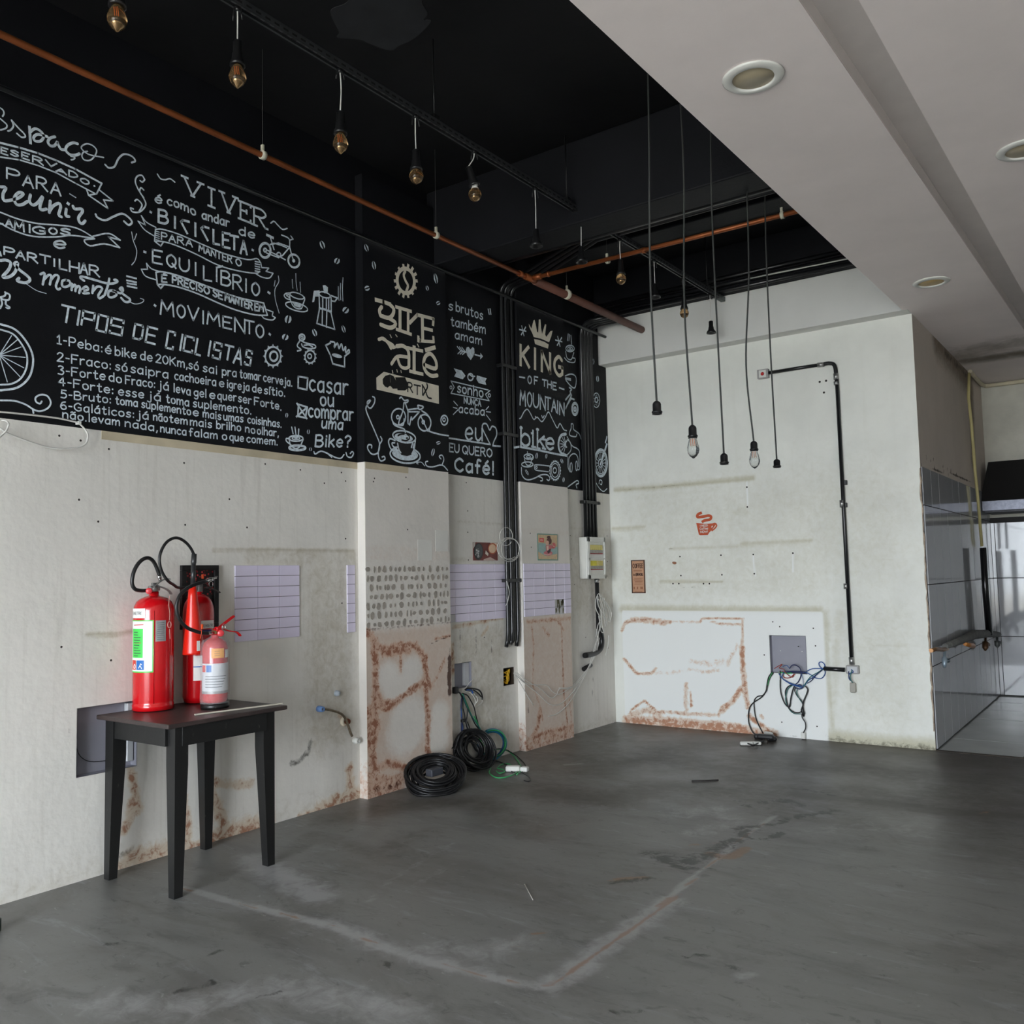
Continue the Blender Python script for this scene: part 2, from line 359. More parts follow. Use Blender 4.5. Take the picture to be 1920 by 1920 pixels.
# ---- the two pilasters standing proud of the left wall
def paint_p1(w):
    w.rect('G', 4, 6, 0, 1.12, .1, .75)
    for i in range(7): w.rect('A', 4, 6, 1.107 + i * .0625, 1.111 + i * .0625, .012, .5)
    for t, r, s in (('128,985 180,1050 192,1250 185,1500 190,1700 175,1920', .055, 1), ('180,1080 260,1130 330,1105 400,1100 520,1090 590,1180 605,1350 640,1420', .05, .95), ('260,1150 330,1150 400,1130 470,1130', .05, 1),
                    ('395,1100 400,1300', .022, .9), ('190,1400 215,1500 240,1570 350,1560 450,1480 575,1400', .045, 1), ('220,1590 300,1600 380,1540', .05, .9), ('600,1400 612,1600 622,1920', .045, 1),
                    ('600,1180 612,1300 620,1420', .035, 1), ('680,1040 810,1010', .02, .9), ('150,1620 190,1640', .08, .8), ('130,1740 190,1740', .09, .9), ('660,1420 720,1300 760,1200', .03, .45)):
        w.L('R', t, r, s * .8, C5)
    for t, r, s in (('500,700 540,1000', .06, 1), ('520,700 545,1010 650,960 760,1000 880,985', .05, 1), ('930,600 930,880 975,960', .05, 1), ('900,930 850,990 820,1000', .045, 1), ('500,1060 620,1080 760,1060', .045, .8),
                    ('500,1130 600,1150 740,1110', .12, .75), ('500,1215 740,1150', .07, .8)):
        w.L('R', t, r, s * .82, C6)
    w.L('A', '800,1200 795,1350 798,1480', .05, .85, C5); w.L('A', '800,1110 805,1220', .03, .6, C5); w.L('A', '650,1075 720,1045 800,1015', .012, .8, C5)
    w.L('A', '560,1150 640,1140 720,1110', .06, .5, C6); w.L('A', '118,965 810,905', .02, .6, C5); w.rect('G', 4, 6, 1.56, 1.69, .05, .35)
    # clean islands where the paint still holds
    for c, r in (('300,1350', .13), ('490,1300', .13), ('420,1420', .1), ('330,1450', .1), ('480,1700', .22), ('420,1800', .2), ('720,1650', .12), ('700,1850', .16)):
        p = w.parse(c, C5)[0]; d = np.hypot(*(w.uv - p).T); f = np.clip(d / r, 0, 1) ** 2; w.c[:, 1] *= f; w.c[:, 0] *= np.clip(d / r * 1.6, 0, 1) ** 2
def paint_p2(w):
    w.rect('G', 5, 8, 0, 1.12, .1, .7); w.rect('G', 5, 8, 1.8, 1.86, .03, .3)
    for t, r, s in (('1470,940 1485,1080 1478,1400', .025, .6), ('1560,950 1610,1010', .035, .7), ('1690,900 1730,960', .03, .9), ('1715,960 1722,1200 1735,1500 1765,1750', .022, .85), ('1480,1420 1545,1600 1560,1700', .02, .85),
                    ('1540,1620 1520,1760 1480,1840', .05, .95), ('1490,1840 1600,1800 1700,1780 1810,1750', .04, .9), ('1780,1530 1800,1760', .015, .7), ('1430,900 1780,870', .03, .7)):
        w.L('R', t, r, s * .75, C5)
    w.rect('R', 5, 8, -.1, .13, .12, .42)
    w.L('A', '1440,1560 1445,1640', .03, .6, C5); w.L('A', '1715,1000 1722,1200', .01, .5, C5)
def pilaster(name, y0, y1, paint, ztop):
    o = struct(grid(name, 0, XP, steps((y0, y1, .013)), steps((0, ZM, .013), (ZM, ztop, .2)), [PW, BLK], paint=paint, split=ZM))
    for nm, y, fl in (('side_face', y0, True), ('side_face', y1, False)):      # returns
        g = grid(nm, 1, y, [XA, XA + .035, XP], steps((0, ZM, .03), (ZM, ztop, .2)), [PW, BLK], split=ZM, flip=not fl, parent=o, paint=lambda w: (w.rect('R', -9, 9, -.1, .22, .2, .35), w.rect('A', -9, 9, -.1, .05, .1, .3)))
    t = MB(); t.box((XA, y0, ztop), (XP, y1, ztop + .01)); t.build('top_face', BLK, o)
    return o
trim_1 = pilaster('trim_1', 4.245, 5.125, paint_p1, 4.255)
trim_2 = pilaster('trim_2', 6.07, 6.815, paint_p2, 4.255)

# ---- back wall, the beam above it and the black soffit
def paint_back(w):
    w.rect('G', -4.4, -1.4, 1.05, 2.5, .9, .42); w.rect('G', -4.4, -2.2, 1.1, 1.75, .4, .45); w.rect('G', -2.33, -1.48, 0, 1.3, .5, .42)
    w.rect('B', -4.26, -2.312, -1, 1.088, .02, 1)
    w.c[:, 1] *= 1 - .93 * w.c[:, 2]
    w.L('G', '130,225 400,208 700,180 900,160 1120,140', .05, 1, CS); w.L('A', '130,225 400,208 700,180 1115,138', .012, .5, CS)
    w.L('G', '110,508 250,502 340,496', .035, .95, CS); w.L('G', '520,645 1000,625 1540,590', .03, .8, CS); w.L('G', '1040,615 1300,605 1520,590', .05, .8, CS); w.L('G', '450,885 700,885 900,885', .03, .95, CS)
    w.L('A', '560,918 640,928 740,918', .02, .5, CS); w.L('G', '270,285 450,270 700,240 880,215', .09, .45, CS); w.L('G', '980,380 1080,390', .1, .55, CS); w.L('G', '450,570 600,580', .11, .4, CS)
    w.L('G', '870,750 890,880', .06, .5, CS); w.L('G', '180,1080 600,1085 1100,1090 1600,1095', .09, .85, CS); w.L('G', '1640,1110 1660,1300', .08, .6, CS); w.L('G', '1000,700 1330,720', .1, .3, CS)
    w.L('G', '820,270 760,330 640,480', .03, .5, CS); w.L('A', '510,650 550,650', .015, .6, CS)
    for t, r, s in (('235,290 258,240 330,222 400,215 480,235 560,235', .028, .95), ('300,220 400,225 520,240', .045, .8), ('560,235 760,238', .014, .7), ('762,238 765,215 880,208 1040,215', .014, .95), ('830,235 900,250 1030,252', .018, .8),
                    ('1040,215 1035,420', .018, 1), ('1035,400 1040,500 1045,560 1055,680 1075,800', .04, 1), ('1030,680 1000,730 960,780 900,830', .04, .9), ('1000,390 950,490 940,530', .04, .32),
                    ('250,480 290,530 330,575 350,582', .025, .95), ('350,582 440,575 460,545', .025, .75), ('440,580 560,575 700,550 780,570 880,560', .035, .34), ('700,500 820,520 900,500', .06, .3),
                    ('665,650 660,730 665,830', .04, .6), ('690,700 700,800', .02, .8), ('290,830 340,790 385,760 430,800 470,840 500,830', .018, 1), ('300,850 400,820 480,850', .06, .6),
                    ('500,835 600,840 660,850 800,850 880,860', .03, .6), ('880,860 900,800 950,775', .02, .9), ('262,900 500,912 700,930 900,950 1150,978 1250,985', .07, 1), ('262,880 500,890 900,925 1080,950', .06, .95),
                    ('1085,860 1130,900 1200,950 1240,980', .035, 1), ('1160,860 1175,875', .025, .8)):
        w.L('R', t, r, s * .85, C8)
    w.L('G', '1560,1385 1650,1395 1750,1402', .16, 1); w.L('A', '1555,1387 1650,1398 1756,1405', .09, .62); w.L('G', '1548,1150 1552,1250 1562,1380', .05, .7); w.L('A', '1240,985 1500,1010', .02, .5, C8)
    w.L('G', '1600,1212 1700,1210', .04, .55); w.L('G', '1575,1150 1560,1340', .12, .5)
    for x in ('1400,905 1402,945', '1412,1040 1416,1080', '1487,1035 1487,1072'): w.L('B', x, .02, .8)
wall_back = struct(grid('wall_back', 1, YB, steps((XA, XW, .016)), steps((0, 1.5, .016), (1.5, 3.53, .025)), [BW], paint=paint_back, holes=[(-2.787, -2.468, .553, .877)]))
b = MB(); b.bbox((XA, 7.56, ZG), (XW, YB + .1, 3.957), .006); trim_3 = struct(b.build('trim_3', mat('white_beam_paint', (222, 222, 218), rough=.8, var=.04, scale=3, bump=.08, bscale=20)))
b = MB(); b.box((XW - .5, 7.72, 0), (XW - .001, 7.74, 3.52)); b.build('inner_face', BW, wall_back)
# chipped pier corner
pier = MB(); rnd = random.Random(3)
pts = [(XW - .002 + rnd.uniform(-.006, .004), YB - .002, z) for z in np.arange(.15, 2.28, .05)]
pier.tube(pts, [rnd.uniform(.003, .009) for _ in pts], 5); pier.build('chipped_corner', mat('bare_plaster_edge', (178, 160, 142), rough=.9, var=.3, scale=30), wall_back)

# ---- ceilings
b = MB(); b.box((XA - .1, Y0, ZC), (XR, YF + .1, ZC + .15)); ceiling = struct(b.build('ceiling', BLC))
b = MB(); b.bbox((XA, 5.0, 3.82), (-.4, 5.28, ZC), .01); b.build('beam', BLK, ceiling)
b = MB(); b.bbox((XA, 6.25, 4.16), (-.4, 6.5, ZC), .01); b.build('beam', BLK, ceiling)
b = MB(); b.bbox((XA, 7.5, 3.96), (-1.0, YB + .1, ZC), .01); b.build('beam', BLK, ceiling)
b = MB(); rnd = random.Random(8)
pl = on(2, ZC - .004, (720, 40)); a = []
for k in range(17):
    t = 2 * math.pi * k / 17; a.append((pl[0] + .36 * math.cos(t) * rnd.uniform(.6, 1.2), pl[1] + .24 * math.sin(t) * rnd.uniform(.6, 1.2), ZC - .004))
a = [tuple(p) for p in catmull(a, 4, True)]
b.prism(a, (0, 0, .004)); b.build('peeled_patch', mat('bare_ceiling_patch', (36, 37, 41), rough=.85, var=.3, scale=6), ceiling)

def edge(p0, p1, z=ZG):      # straight edge through two seen points, as x(y)
    a = on(2, z, p0); c = on(2, z, p1); k = (c[0] - a[0]) / (c[1] - a[1]); return lambda y: a[0] + k * (y - a[1])
eL = edge((1067, 0), (1688, 578)); sL = edge((1497.5, 0), (1920, 619)); sR = edge((1610, 0), (1880, 480))
zslot = on(0, sL(3.2), (1520, 0))[2]
def paint_gyp(w):
    w.L('G', '1800,668 1840,656 1900,644', .75, .62); w.L('G', '1815,676 1850,672 1920,662', .4, .85); w.L('G', '1690,590 1760,560', .25, .12)
def gyps(name, xa, xb, y0, y1, res=.05, parent=None):
    ys = np.array(steps((y0, 6.5, .25), (6.5, y1, res)) if y0 < 6.5 else steps((y0, y1, res))); n = 24
    t = np.linspace(0, 1, n); co = []; uv = []
    for y in ys:
        for q in t: x = xa(y) * (1 - q) + xb(y) * q; co.append((x, y, ZG)); uv.append((x, y))
    F = [(i * n + j, (i + 1) * n + j, (i + 1) * n + j + 1, i * n + j + 1) for i in range(len(ys) - 1) for j in range(n - 1)]
    nb = len(co)
    # top skin and rim give the board its thickness
    rim = [(xa(y0), y0), (xb(y0), y0), (xb(y1), y1), (xa(y1), y1)]
    co += [(x, y, ZG) for x, y in rim] + [(x, y, ZG + .012) for x, y in rim]
    F += [(nb, nb + 1, nb + 5, nb + 4), (nb + 1, nb + 2, nb + 6, nb + 5), (nb + 2, nb + 3, nb + 7, nb + 6), (nb + 3, nb, nb + 4, nb + 7), (nb + 4, nb + 5, nb + 6, nb + 7)]
    me = bpy.data.meshes.new(name); me.from_pydata([tuple(map(float, c)) for c in co], [], F); me.materials.append(GYP)
    w = Wear(np.array(uv + rim + rim), 2, ZG); paint_gyp(w); a = me.attributes.new('wear', 'FLOAT_COLOR', 'POINT'); a.data.foreach_set('color', w.c.ravel())
    o = bpy.data.objects.new(name, me); COL.objects.link(o)
    if parent: o.parent = parent
    return o
gy = struct(gyps('ceiling', eL, sL, Y0, 7.56)); 
gyps('ceiling_board', lambda y: XW, sL, 7.56, YF, parent=gy)
gyps('ceiling_board', sR, lambda y: XR, Y0, YF, parent=gy)
b = MB(); g2 = mat('cove_paint', (222, 214, 210), rough=.8, var=.03)
ya, yb = Y0, YF
b.add([(sL(ya), ya, ZG), (sL(yb), yb, ZG), (sL(yb), yb, zslot), (sL(ya), ya, zslot)], [(0, 1, 2, 3)])
b.add([(sL(ya), ya, zslot), (sL(yb), yb, zslot), (sR(yb) + .1, yb, zslot), (sR(ya) + .1, ya, zslot)], [(0, 1, 2, 3)])
b.add([(sR(ya), ya, ZG), (sR(yb), yb, ZG), (sR(yb), yb, zslot), (sR(ya), ya, zslot)], [(0, 1, 2, 3)])
b.build('cove_recess', g2, gy)

# ---- floors
def paint_floor(w):
    def P(t): return w.parse(t)
    w.rect('G', -4.4, 3.3, 5.2, 9, 1.6, .62); w.rect('G', -4.4, 3.3, 6.9, 9, .5, .25, 'add'); w.rect('G', .0, 3.3, 3.2, 8, 2., .3, 'add')
    w.line('G', P('980,1480 1150,1500 1250,1470 1100,1440 1250,1420'), .5, .75); w.line('G', P('600,1540 760,1510 900,1500 1000,1560'), .35, .6)
    w.line('G', P('1500,1490 1620,1500 1750,1520 1920,1530'), .22, .95); w.line('G', P('1560,1430 1750,1440 1920,1450'), .4, .8); w.line('G', P('560,1560 700,1600 800,1560'), .2, .4)
    w.line('G', P('420,1640 480,1620'), .1, .35)
    # pale poured strip and the joints of the old counter
    w.line('B', P('340,1665 470,1700 620,1735 760,1790 900,1828 1010,1850'), .055, .8, .008); w.line('B', P('470,1610 520,1640 600,1680'), .2, .8); w.line('B', P('620,1730 760,1790 900,1820'), .14, .55)
    w.line('B', P('1035,1850 1100,1800 1200,1730 1260,1690'), .13, .75); w.line('B', P('1230,1700 1320,1630 1400,1565 1450,1530'), .03, .9, .008); w.line('B', P('820,1780 900,1790 980,1770'), .25, .45)
    w.line('B', P('200,1880 350,1890 500,1850 620,1870 760,1900'), .22, .55); w.line('B', P('1265,1528 1340,1515 1380,1540 1300,1560'), .22, .5); w.line('B', P('1520,1560 1640,1550 1720,1560'), .3, .42)
    w.line('B', P('1270,1920 1340,1850'), .02, .6); w.line('B', P('1410,1826 1385,1830'), .05, .6); w.line('B', P('1060,1434 1090,1432'), .06, .7); w.line('B', P('1380,1477 1440,1485'), .025, .8)
    w.line('B', P('1070,1715 1130,1730'), .02, .9); w.line('B', P('690,1690 740,1645 850,1580'), .04, .45); w.line('B', P('520,1555 560,1540'), .03, .5); w.line('B', P('760,1670 850,1620'), .05, .35)
    w.line('R', P('1330,1600 1370,1610 1400,1590'), .07, .9); w.line('R', P('1150,1650 1210,1645'), .05, .85); w.line('R', P('1000,1750 1018,1750'), .03, .9); w.line('R', P('965,1775 972,1775'), .025, .9)
    w.line('R', P('1290,1585 1350,1580'), .05, .5); w.line('R', P('1840,1525 1860,1520'), .04, .6); w.line('R', P('1230,1700 1320,1630 1400,1565'), .02, .5); w.line('R', P('1010,1850 1060,1835'), .03, .5)
    w.line('A', P('1225,1605 1280,1620 1330,1600 1380,1575 1410,1550'), .16, .6); w.line('A', P('1270,1625 1330,1630'), .08, .62); w.line('A', P('1400,1510 1460,1500 1500,1510'), .1, .6); w.line('A', P('1380,1500 1450,1520'), .05, .55)
    w.line('A', P('1435,1575 1470,1560'), .06, .6); w.line('A', P('1450,1545 1500,1530 1570,1520'), .08, .6); w.line('A', P('1155,1655 1220,1645'), .07, .6); w.line('A', P('1510,1480 1600,1500 1640,1502'), .04, .7)
    w.line('A', P('200,1770 240,1765'), .05, .55); w.line('A', P('330,1860 380,1850 400,1840'), .05, .55); w.line('A', P('240,1870 330,1820 420,1780'), .02, .5); w.line('A', P('1310,1790 1380,1815'), .06, .5); w.line('A', P('1110,1900 1200,1895'), .05, .5)
    w.line('A', P('560,1850 480,1870'), .03, .5); w.line('A', P('690,1805 740,1808'), .08, .4); w.line('A', P('1240,1774 1300,1800'), .05, .4); w.line('A', P('1640,1850 1660,1820 1690,1855'), .03, .4)
    w.line('A', P('1720,1640 1660,1645'), .012, .7); w.line('A', P('1420,1780 1620,1790'), .03, .4); w.line('A', P('1170,1370 1350,1385 1540,1405'), .03, .5)
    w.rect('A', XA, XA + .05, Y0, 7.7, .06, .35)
    w.line('R', P('340,1665 470,1700 620,1735 760,1790 900,1828 1010,1850'), .014, .75); w.line('R', P('1035,1850 1100,1800 1200,1730 1260,1690 1320,1630 1400,1565 1450,1530'), .016, .8); w.line('R', P('1370,1476 1450,1486'), .02, .7)
fx = steps((XA, -1.2, .028), (-1.2, 1.6, .032), (1.6, XR, .15)); fy = steps((Y0, .9, .2), (.9, 3.5, .026), (3.5, 7.72, .034))
floor = struct(grid('floor', 2, 0, fx, fy, [FL], paint=paint_floor))

b = MB(); b.bbox((XW, 7.695, -.03), (XR, 7.735, .004), .002); struct(b.build('trim_4', mat('leak_strip', (70, 62, 54), rough=.8, var=.4, scale=12)))  # dark strip added to close a floor gap where daylight leaked in
# kitchen floor tiles behind, each one a part
rnd = random.Random(5)
b = MB(); b.box((XW - .05, 7.72, -.03), (XR, YF + .05, -.006)); kf = struct(b.build('floor', KG))
KF = mat('pale_floor_tile', (176, 180, 176), rough=.16, var=.08, scale=3, spec=.5)
tm = MB(); tm.bbox((-.297, -.297, -.012), (.297, .297, 0), .003); t0 = tm.build('tile', KF, kf)
first = True
for i in range(8):
    for j in range(6):
        x = XW + .3 + i * .6; y = 7.73 + .3 + j * .6
        if x > XR - .2 or y > YF - .2: continue
        o = t0 if first else copy_obj(t0, kf); first = False
        o.location = (x, y, rnd.uniform(-.001, .001)); o.rotation_euler = (rnd.uniform(-.002, .002), rnd.uniform(-.002, .002), 0)

# ---- passage wall and far wall with glazed tiles
def paint_pass(w):
    w.L('G', '1755,640 1790,680 1820,720 1825,860', .35, .8); w.L('A', '1770,660 1815,705', .15, .5); w.L('A', '1720,878 1760,882 1800,895 1830,905', .02, .7, r2=.006)
    for x, h in ((1722, 866), (1727, 866), (1736, 852), (1744, 856), (1750, 860), (1768, 874), (1776, 878), (1782, 876), (1793, 884)): w.L('A', '%d,%d %d,%d' % (x, h, x + 2, h + 12), .022, .85)
wall_pass = struct(grid('wall_right', 0, XW, steps((YB, YF, .03)), steps((-.05, 2.2, .3), (2.2, ZG, .03)), [stained('passage_plaster', (196, 186, 176), [('G', (96, 78, 52), .6, .15, .95, .8), ('A', (50, 38, 30), .8, .35, .7, .9)], rough=.8, bump=.2)], paint=paint_pass))
rows = [(.012, .655), (.662, 1.305), (1.312, 1.948), (1.955, 2.262)]
b = MB(); b.box((XW, YB + .012, 0), (XW + .004, YF, 2.262)); b.build('grout_bed', KG, wall_pass)
for (z0, z1) in rows:
    y = YB + .018; proto = None
    while y < YF - .05:
        y1 = min(y + .33, YF - .008)
        if y1 - y > .3 and proto: o = copy_obj(proto, wall_pass)
        else:
            tm = MB(); tm.bbox((-.006, 0, z0), (.006, y1 - y - .006, z1), .0012); o = tm.build('tile', KT, wall_pass)
            if y1 - y > .3: proto = o
        o.location = (XW + .006, y, 0); o.rotation_euler = (0, rnd.uniform(-.001, .001), rnd.uniform(-.0025, .0025)); y = y1
wall_far = struct(grid('wall_far', 1, YF, steps((XW, XR, .1)), steps((-.05, ZG, .1)), [mat('far_wall_plaster', (206, 204, 192), rough=.8, var=.1, scale=5, bump=.2)]))
b = MB(); b.box((XW, YF - .004, 0), (XR, YF, 1.99)); b.build('grout_bed', KG, wall_far)
for (z0, z1) in ((.012, .655), (.662, 1.305), (1.312, 1.93)):
    proto = None; x = XW + .055
    tm = MB(); tm.bbox((XW + .014, YF - .014, z0), (XW + .05, YF - .002, z1), .001); tm.build('tile', KT, wall_far)
    while x < XR - .1:
        w_ = min(.5, XR - x)
        if proto and w_ == .5: o = copy_obj(proto, wall_far)
        else: tm = MB(); tm.bbox((0, -.014, z0), (w_ - .004, -.002, z1), .0012); o = tm.build('tile', KT, wall_far); proto = proto or o
        o.location = (x, YF, 0); o.rotation_euler = (0, 0, rnd.uniform(-.002, .002)); x += .5
# unseen remaining walls close the room: right wall, panel above the gypsum added against leaking sun, front lintel
PWH = mat('plain_white_wall', (214, 212, 206), rough=.85, var=.04)
b = MB(); b.box((XR, Y0, 0), (XR + .1, YF, ZC)); b.box((XW, YF, ZG), (XR, YF + .1, ZC)); struct(b.build('wall_side', PWH))
b = MB(); b.box((XA, Y0 - .1, 3.1), (XR, Y0, ZC)); b.box((XA, Y0 - .1, 0), (-3.4, Y0, 3.1)); b.box((.8, Y0 - .1, 0), (XR, Y0, 3.1)); struct(b.build('wall_front', PWH))
b = MB(); b.box((-30, -30, -.06), (30, Y0, -.03)); struct(b.build('pavement', mat('pavement_concrete', (150, 148, 142), rough=.9)))
# ------------------------------------------------------------------ hand lettering and drawings painted on the wall
GL = {
'A': (8, '!0,0 4,12 8,0|!1.5,4.5 6.5,4.5'), 'B': (8, '!0,0 0,12|0,12 5,12 7,9.3 5,6.5 0,6.5|0,6.5 5.5,6.3 8,3.3 5.5,0 0,0'), 'C': (8, '7.5,10 4.5,12 1,9.5 0,6 1,2.5 4.5,0 7.5,2'),
'D': (8, '!0,0 0,12|0,12 4.5,11.3 8,6 4.5,.7 0,0'), 'E': (7, '!7,12 0,12 0,0 7,0|!0,6.3 5.5,6.3'), 'F': (7, '!7,12 0,12 0,0|!0,6.3 5.5,6.3'), 'G': (8.5, '7.5,10 4.5,12 1,9.5 0,6 1,2.5 4.5,0 7.8,1.5|!7.8,1.5 7.8,5.5 4.5,5.5'),
'H': (8, '!0,0 0,12|!8,0 8,12|!0,6 8,6'), 'I': (1, '!.5,0 .5,12'), 'J': (6, '5,12 5,3 3,0 0,2'), 'K': (7.5, '!0,0 0,12|!7,12 0,5|!2,6.5 7.5,0'), 'L': (7, '!0,12 0,0 7,0'), 'M': (10, '!0,0 1,12 5,4 9,12 10,0'),
'N': (8, '!0,0 0,12 8,0 8,12'), 'O': (9, '4.5,12 1,9.5 0,6 1,2.5 4.5,0 8,2.5 9,6 8,9.5 4.5,12'), 'P': (7, '!0,0 0,12|0,12 5,12 7,9 5,6 0,5.8'), 'Q': (9, '4.5,12 1,9.5 0,6 1,2.5 4.5,0 8,2.5 9,6 8,9.5 4.5,12|!5.5,3.5 9,-.5'),
'R': (8, '!0,0 0,12|0,12 5,12 7,9.3 5,6.5 0,6.3|!3,6.3 8,0'), 'S': (7, '7,10.5 3.8,12 .6,9.8 1.2,7.4 5,5.6 7,3.2 4,0 0,1.6'), 'T': (8, '!0,12 8,12|!4,12 4,0'), 'U': (8, '0,12 0,4 2,.6 4,0 6,.6 8,4 8,12'),
'V': (8, '!0,12 4,0 8,12'), 'W': (11, '!0,12 3,0 5.5,9 8,0 11,12'), 'X': (8, '!0,0 8,12|!0,12 8,0'), 'Y': (8, '!0,12 4,6 8,12|!4,6 4,0'), 'Z': (7, '!0,12 7,12 0,0 7,0'),
'a': (6, '5.6,7 3,8 .4,5.8 .2,2 2.6,0 5.4,2|!5.6,8 5.6,0'), 'b': (6, '!0,12.5 0,0|0,5 2.6,8 5.6,6.3 5.8,2 3,0 0,2'), 'c': (5.4, '5.4,7 3,8 .4,6 .2,2.4 2.8,0 5.4,1.2'), 'd': (6, '5.6,6.5 3,8 .3,5.8 .2,2 2.8,0 5.6,2|!5.6,12.5 5.6,0'),
'e': (6, '.3,4 5.8,4.4 5,7.2 3,8 .5,6 .2,2.4 2.8,0 5.6,1.4'), 'f': (4.5, '5,11.8 3,12.5 1.8,10.5 1.8,0|!0,7 4,7'), 'g': (6, '5.6,7 3,8 .3,6 .3,2.6 2.8,.6 5.5,2.6|5.7,8 5.6,-2 3,-4 .4,-3'), 'h': (6, '!0,12.5 0,0|0,5 2.8,8 5.4,6.4 5.6,0'),
'i': (1, '!.5,8 .5,0|!.5,10.6 .5,11.6'), 'j': (3, '2.4,8 2.4,-2 1,-4 -.8,-3.2|!2.4,10.6 2.4,11.6'), 'k': (5.6, '!0,12.5 0,0|!5,8 0,3.6|!1.6,5 5.6,0'), 'l': (1, '!.5,12.5 .5,0'), 'm': (9, '!0,8 0,0|0,5.4 2.4,8 4.2,6.4 4.2,0|4.2,5.4 6.8,8 8.6,6.4 8.8,0'),
'n': (6, '!0,8 0,0|0,5.4 2.8,8 5.4,6.4 5.6,0'), 'o': (6, '3,8 .6,6.6 .1,4 .8,1.2 3,0 5.4,1.4 5.9,4 5.2,6.8 3,8'), 'p': (6, '!0,8 0,-4|0,5 2.6,8 5.6,6.3 5.8,2 3,0 0,2'), 'q': (6, '5.6,7 3,8 .4,6 .3,2 2.8,0 5.6,2|!5.6,8 5.6,-4'),
'r': (4.4, '!0,8 0,0|0,5 2,7.6 4.4,7.6'), 's': (5, '5,7 2.8,8 .6,6.4 1.4,4.6 3.8,3.6 4.8,1.8 2.6,0 0,1'), 't': (4.6, '2,11.5 2,1.6 3.4,0 4.8,.8|!0,8 4.4,8'), 'u': (6, '0,8 .1,2 2.4,0 5.4,2.4|!5.6,8 5.6,0'),
'v': (5.6, '!0,8 2.8,0 5.6,8'), 'x': (5.4, '!0,0 5.4,8|!0,8 5.4,0'), '0': (7, '3.5,12 .8,9.5 0,6 .8,2.5 3.5,0 6.2,2.5 7,6 6.2,9.5 3.5,12'), '1': (4, '!0,8.5 2.4,12 2.4,0|!0,0 4.6,0'), '2': (6.6, '.2,9.5 2.6,12 6,10.6 5.4,7 0,0|!0,0 6.8,.2'),
'3': (6.4, '.4,11 3,12 6,10 3,6.6|3,6.6 6.4,4.4 4.8,.4 0,.8'), '4': (7, '!5,0 5,12 0,4 7,4'), '5': (6.6, '!6,12 1,12 .6,7|.6,7 4,7.6 6.6,4.4 4.4,.4 0,.8'), '6': (6.6, '5.6,11.6 2,10 .2,4 2.2,.2 5.6,.8 6.4,4 4,6.6 .8,5'),
'-': (4, '!.4,5.6 3.8,5.6'), ':': (1.4, '!.5,6.4 .5,7.4|!.5,.4 .5,1.4'), '.': (1.2, '!.4,0 .5,1'), ',': (1.6, '!1,1 .2,-2.2'), '!': (1.6, '!.8,12 .8,3.4|!.8,0 .8,1'), '?': (6, '0,10 2.6,12.2 5.8,10 4.6,7 3,5.6 3,3.6|!3,0 3,1'), '·': (2, '!.6,5 1.2,5.6'),
"'": (1, '!.5,12 .5,9.4')}
ACC = {'é': ('e', '!2.4,9.6 4.6,12.2'), 'á': ('a', '!2.4,9.6 4.6,12.2'), 'ó': ('o', '!2.4,9.6 4.6,12.2'), 'í': ('i', '!.4,9.6 2.4,12.2'), 'ã': ('a', '.4,10 2,11.4 3.6,10.2 5.4,11.6'), 'É': ('E', '!2.6,13.6 4.6,16'), 'Í': ('I', '!.4,13.4 2.6,16')}
SERIF = {'V': (9, '!0,12 4.5,0 9,12|!-1.4,12 2,12|!7,12 10.4,12|!3.6,0 5.6,0'), 'I': (4, '!2,0 2,12|!0,12 4,12|!0,0 4,0'), 'E': (8, '!8,10.4 8,12 0,12|!1.4,12 1.4,0|!0,0 8,0 8,1.8|!1.4,6.4 5.4,6.4|!5.4,7.6 5.4,5.2'),
         'R': (9, '!1.4,0 1.4,12|!0,12 1.4,12|1.4,12 6,12 8.4,9.4 6,6.6 1.4,6.4|!4,6.4 8,.6 9.6,.6|!0,0 3.4,0')}
SQ = {'T': (8, '!0,12 8,12|!4,12 4,0'), 'I': (1, '!.5,0 .5,12'), 'P': (7, '!0,0 0,12 7,12 7,6 0,6'), 'O': (7, '!0,0 0,12 7,12 7,0 0,0'), 'S': (7, '!7,10 7,12 0,12 0,6.4 7,6.4 7,0 0,0 0,1.6'), 'D': (7, '!0,0 0,12 6,12 7,10 7,2 5,0 0,0'), 'E': (7, '!7,12 0,12 0,0 7,0|!0,6.2 6,6.2'),
      'C': (7, '!7,10 7,12 0,12 0,0 7,0 7,1.8'), 'L': (7, '!0,12 0,0 7,0'), 'A': (7, '!0,0 3.5,12 7,0|!1,4 6,4')}

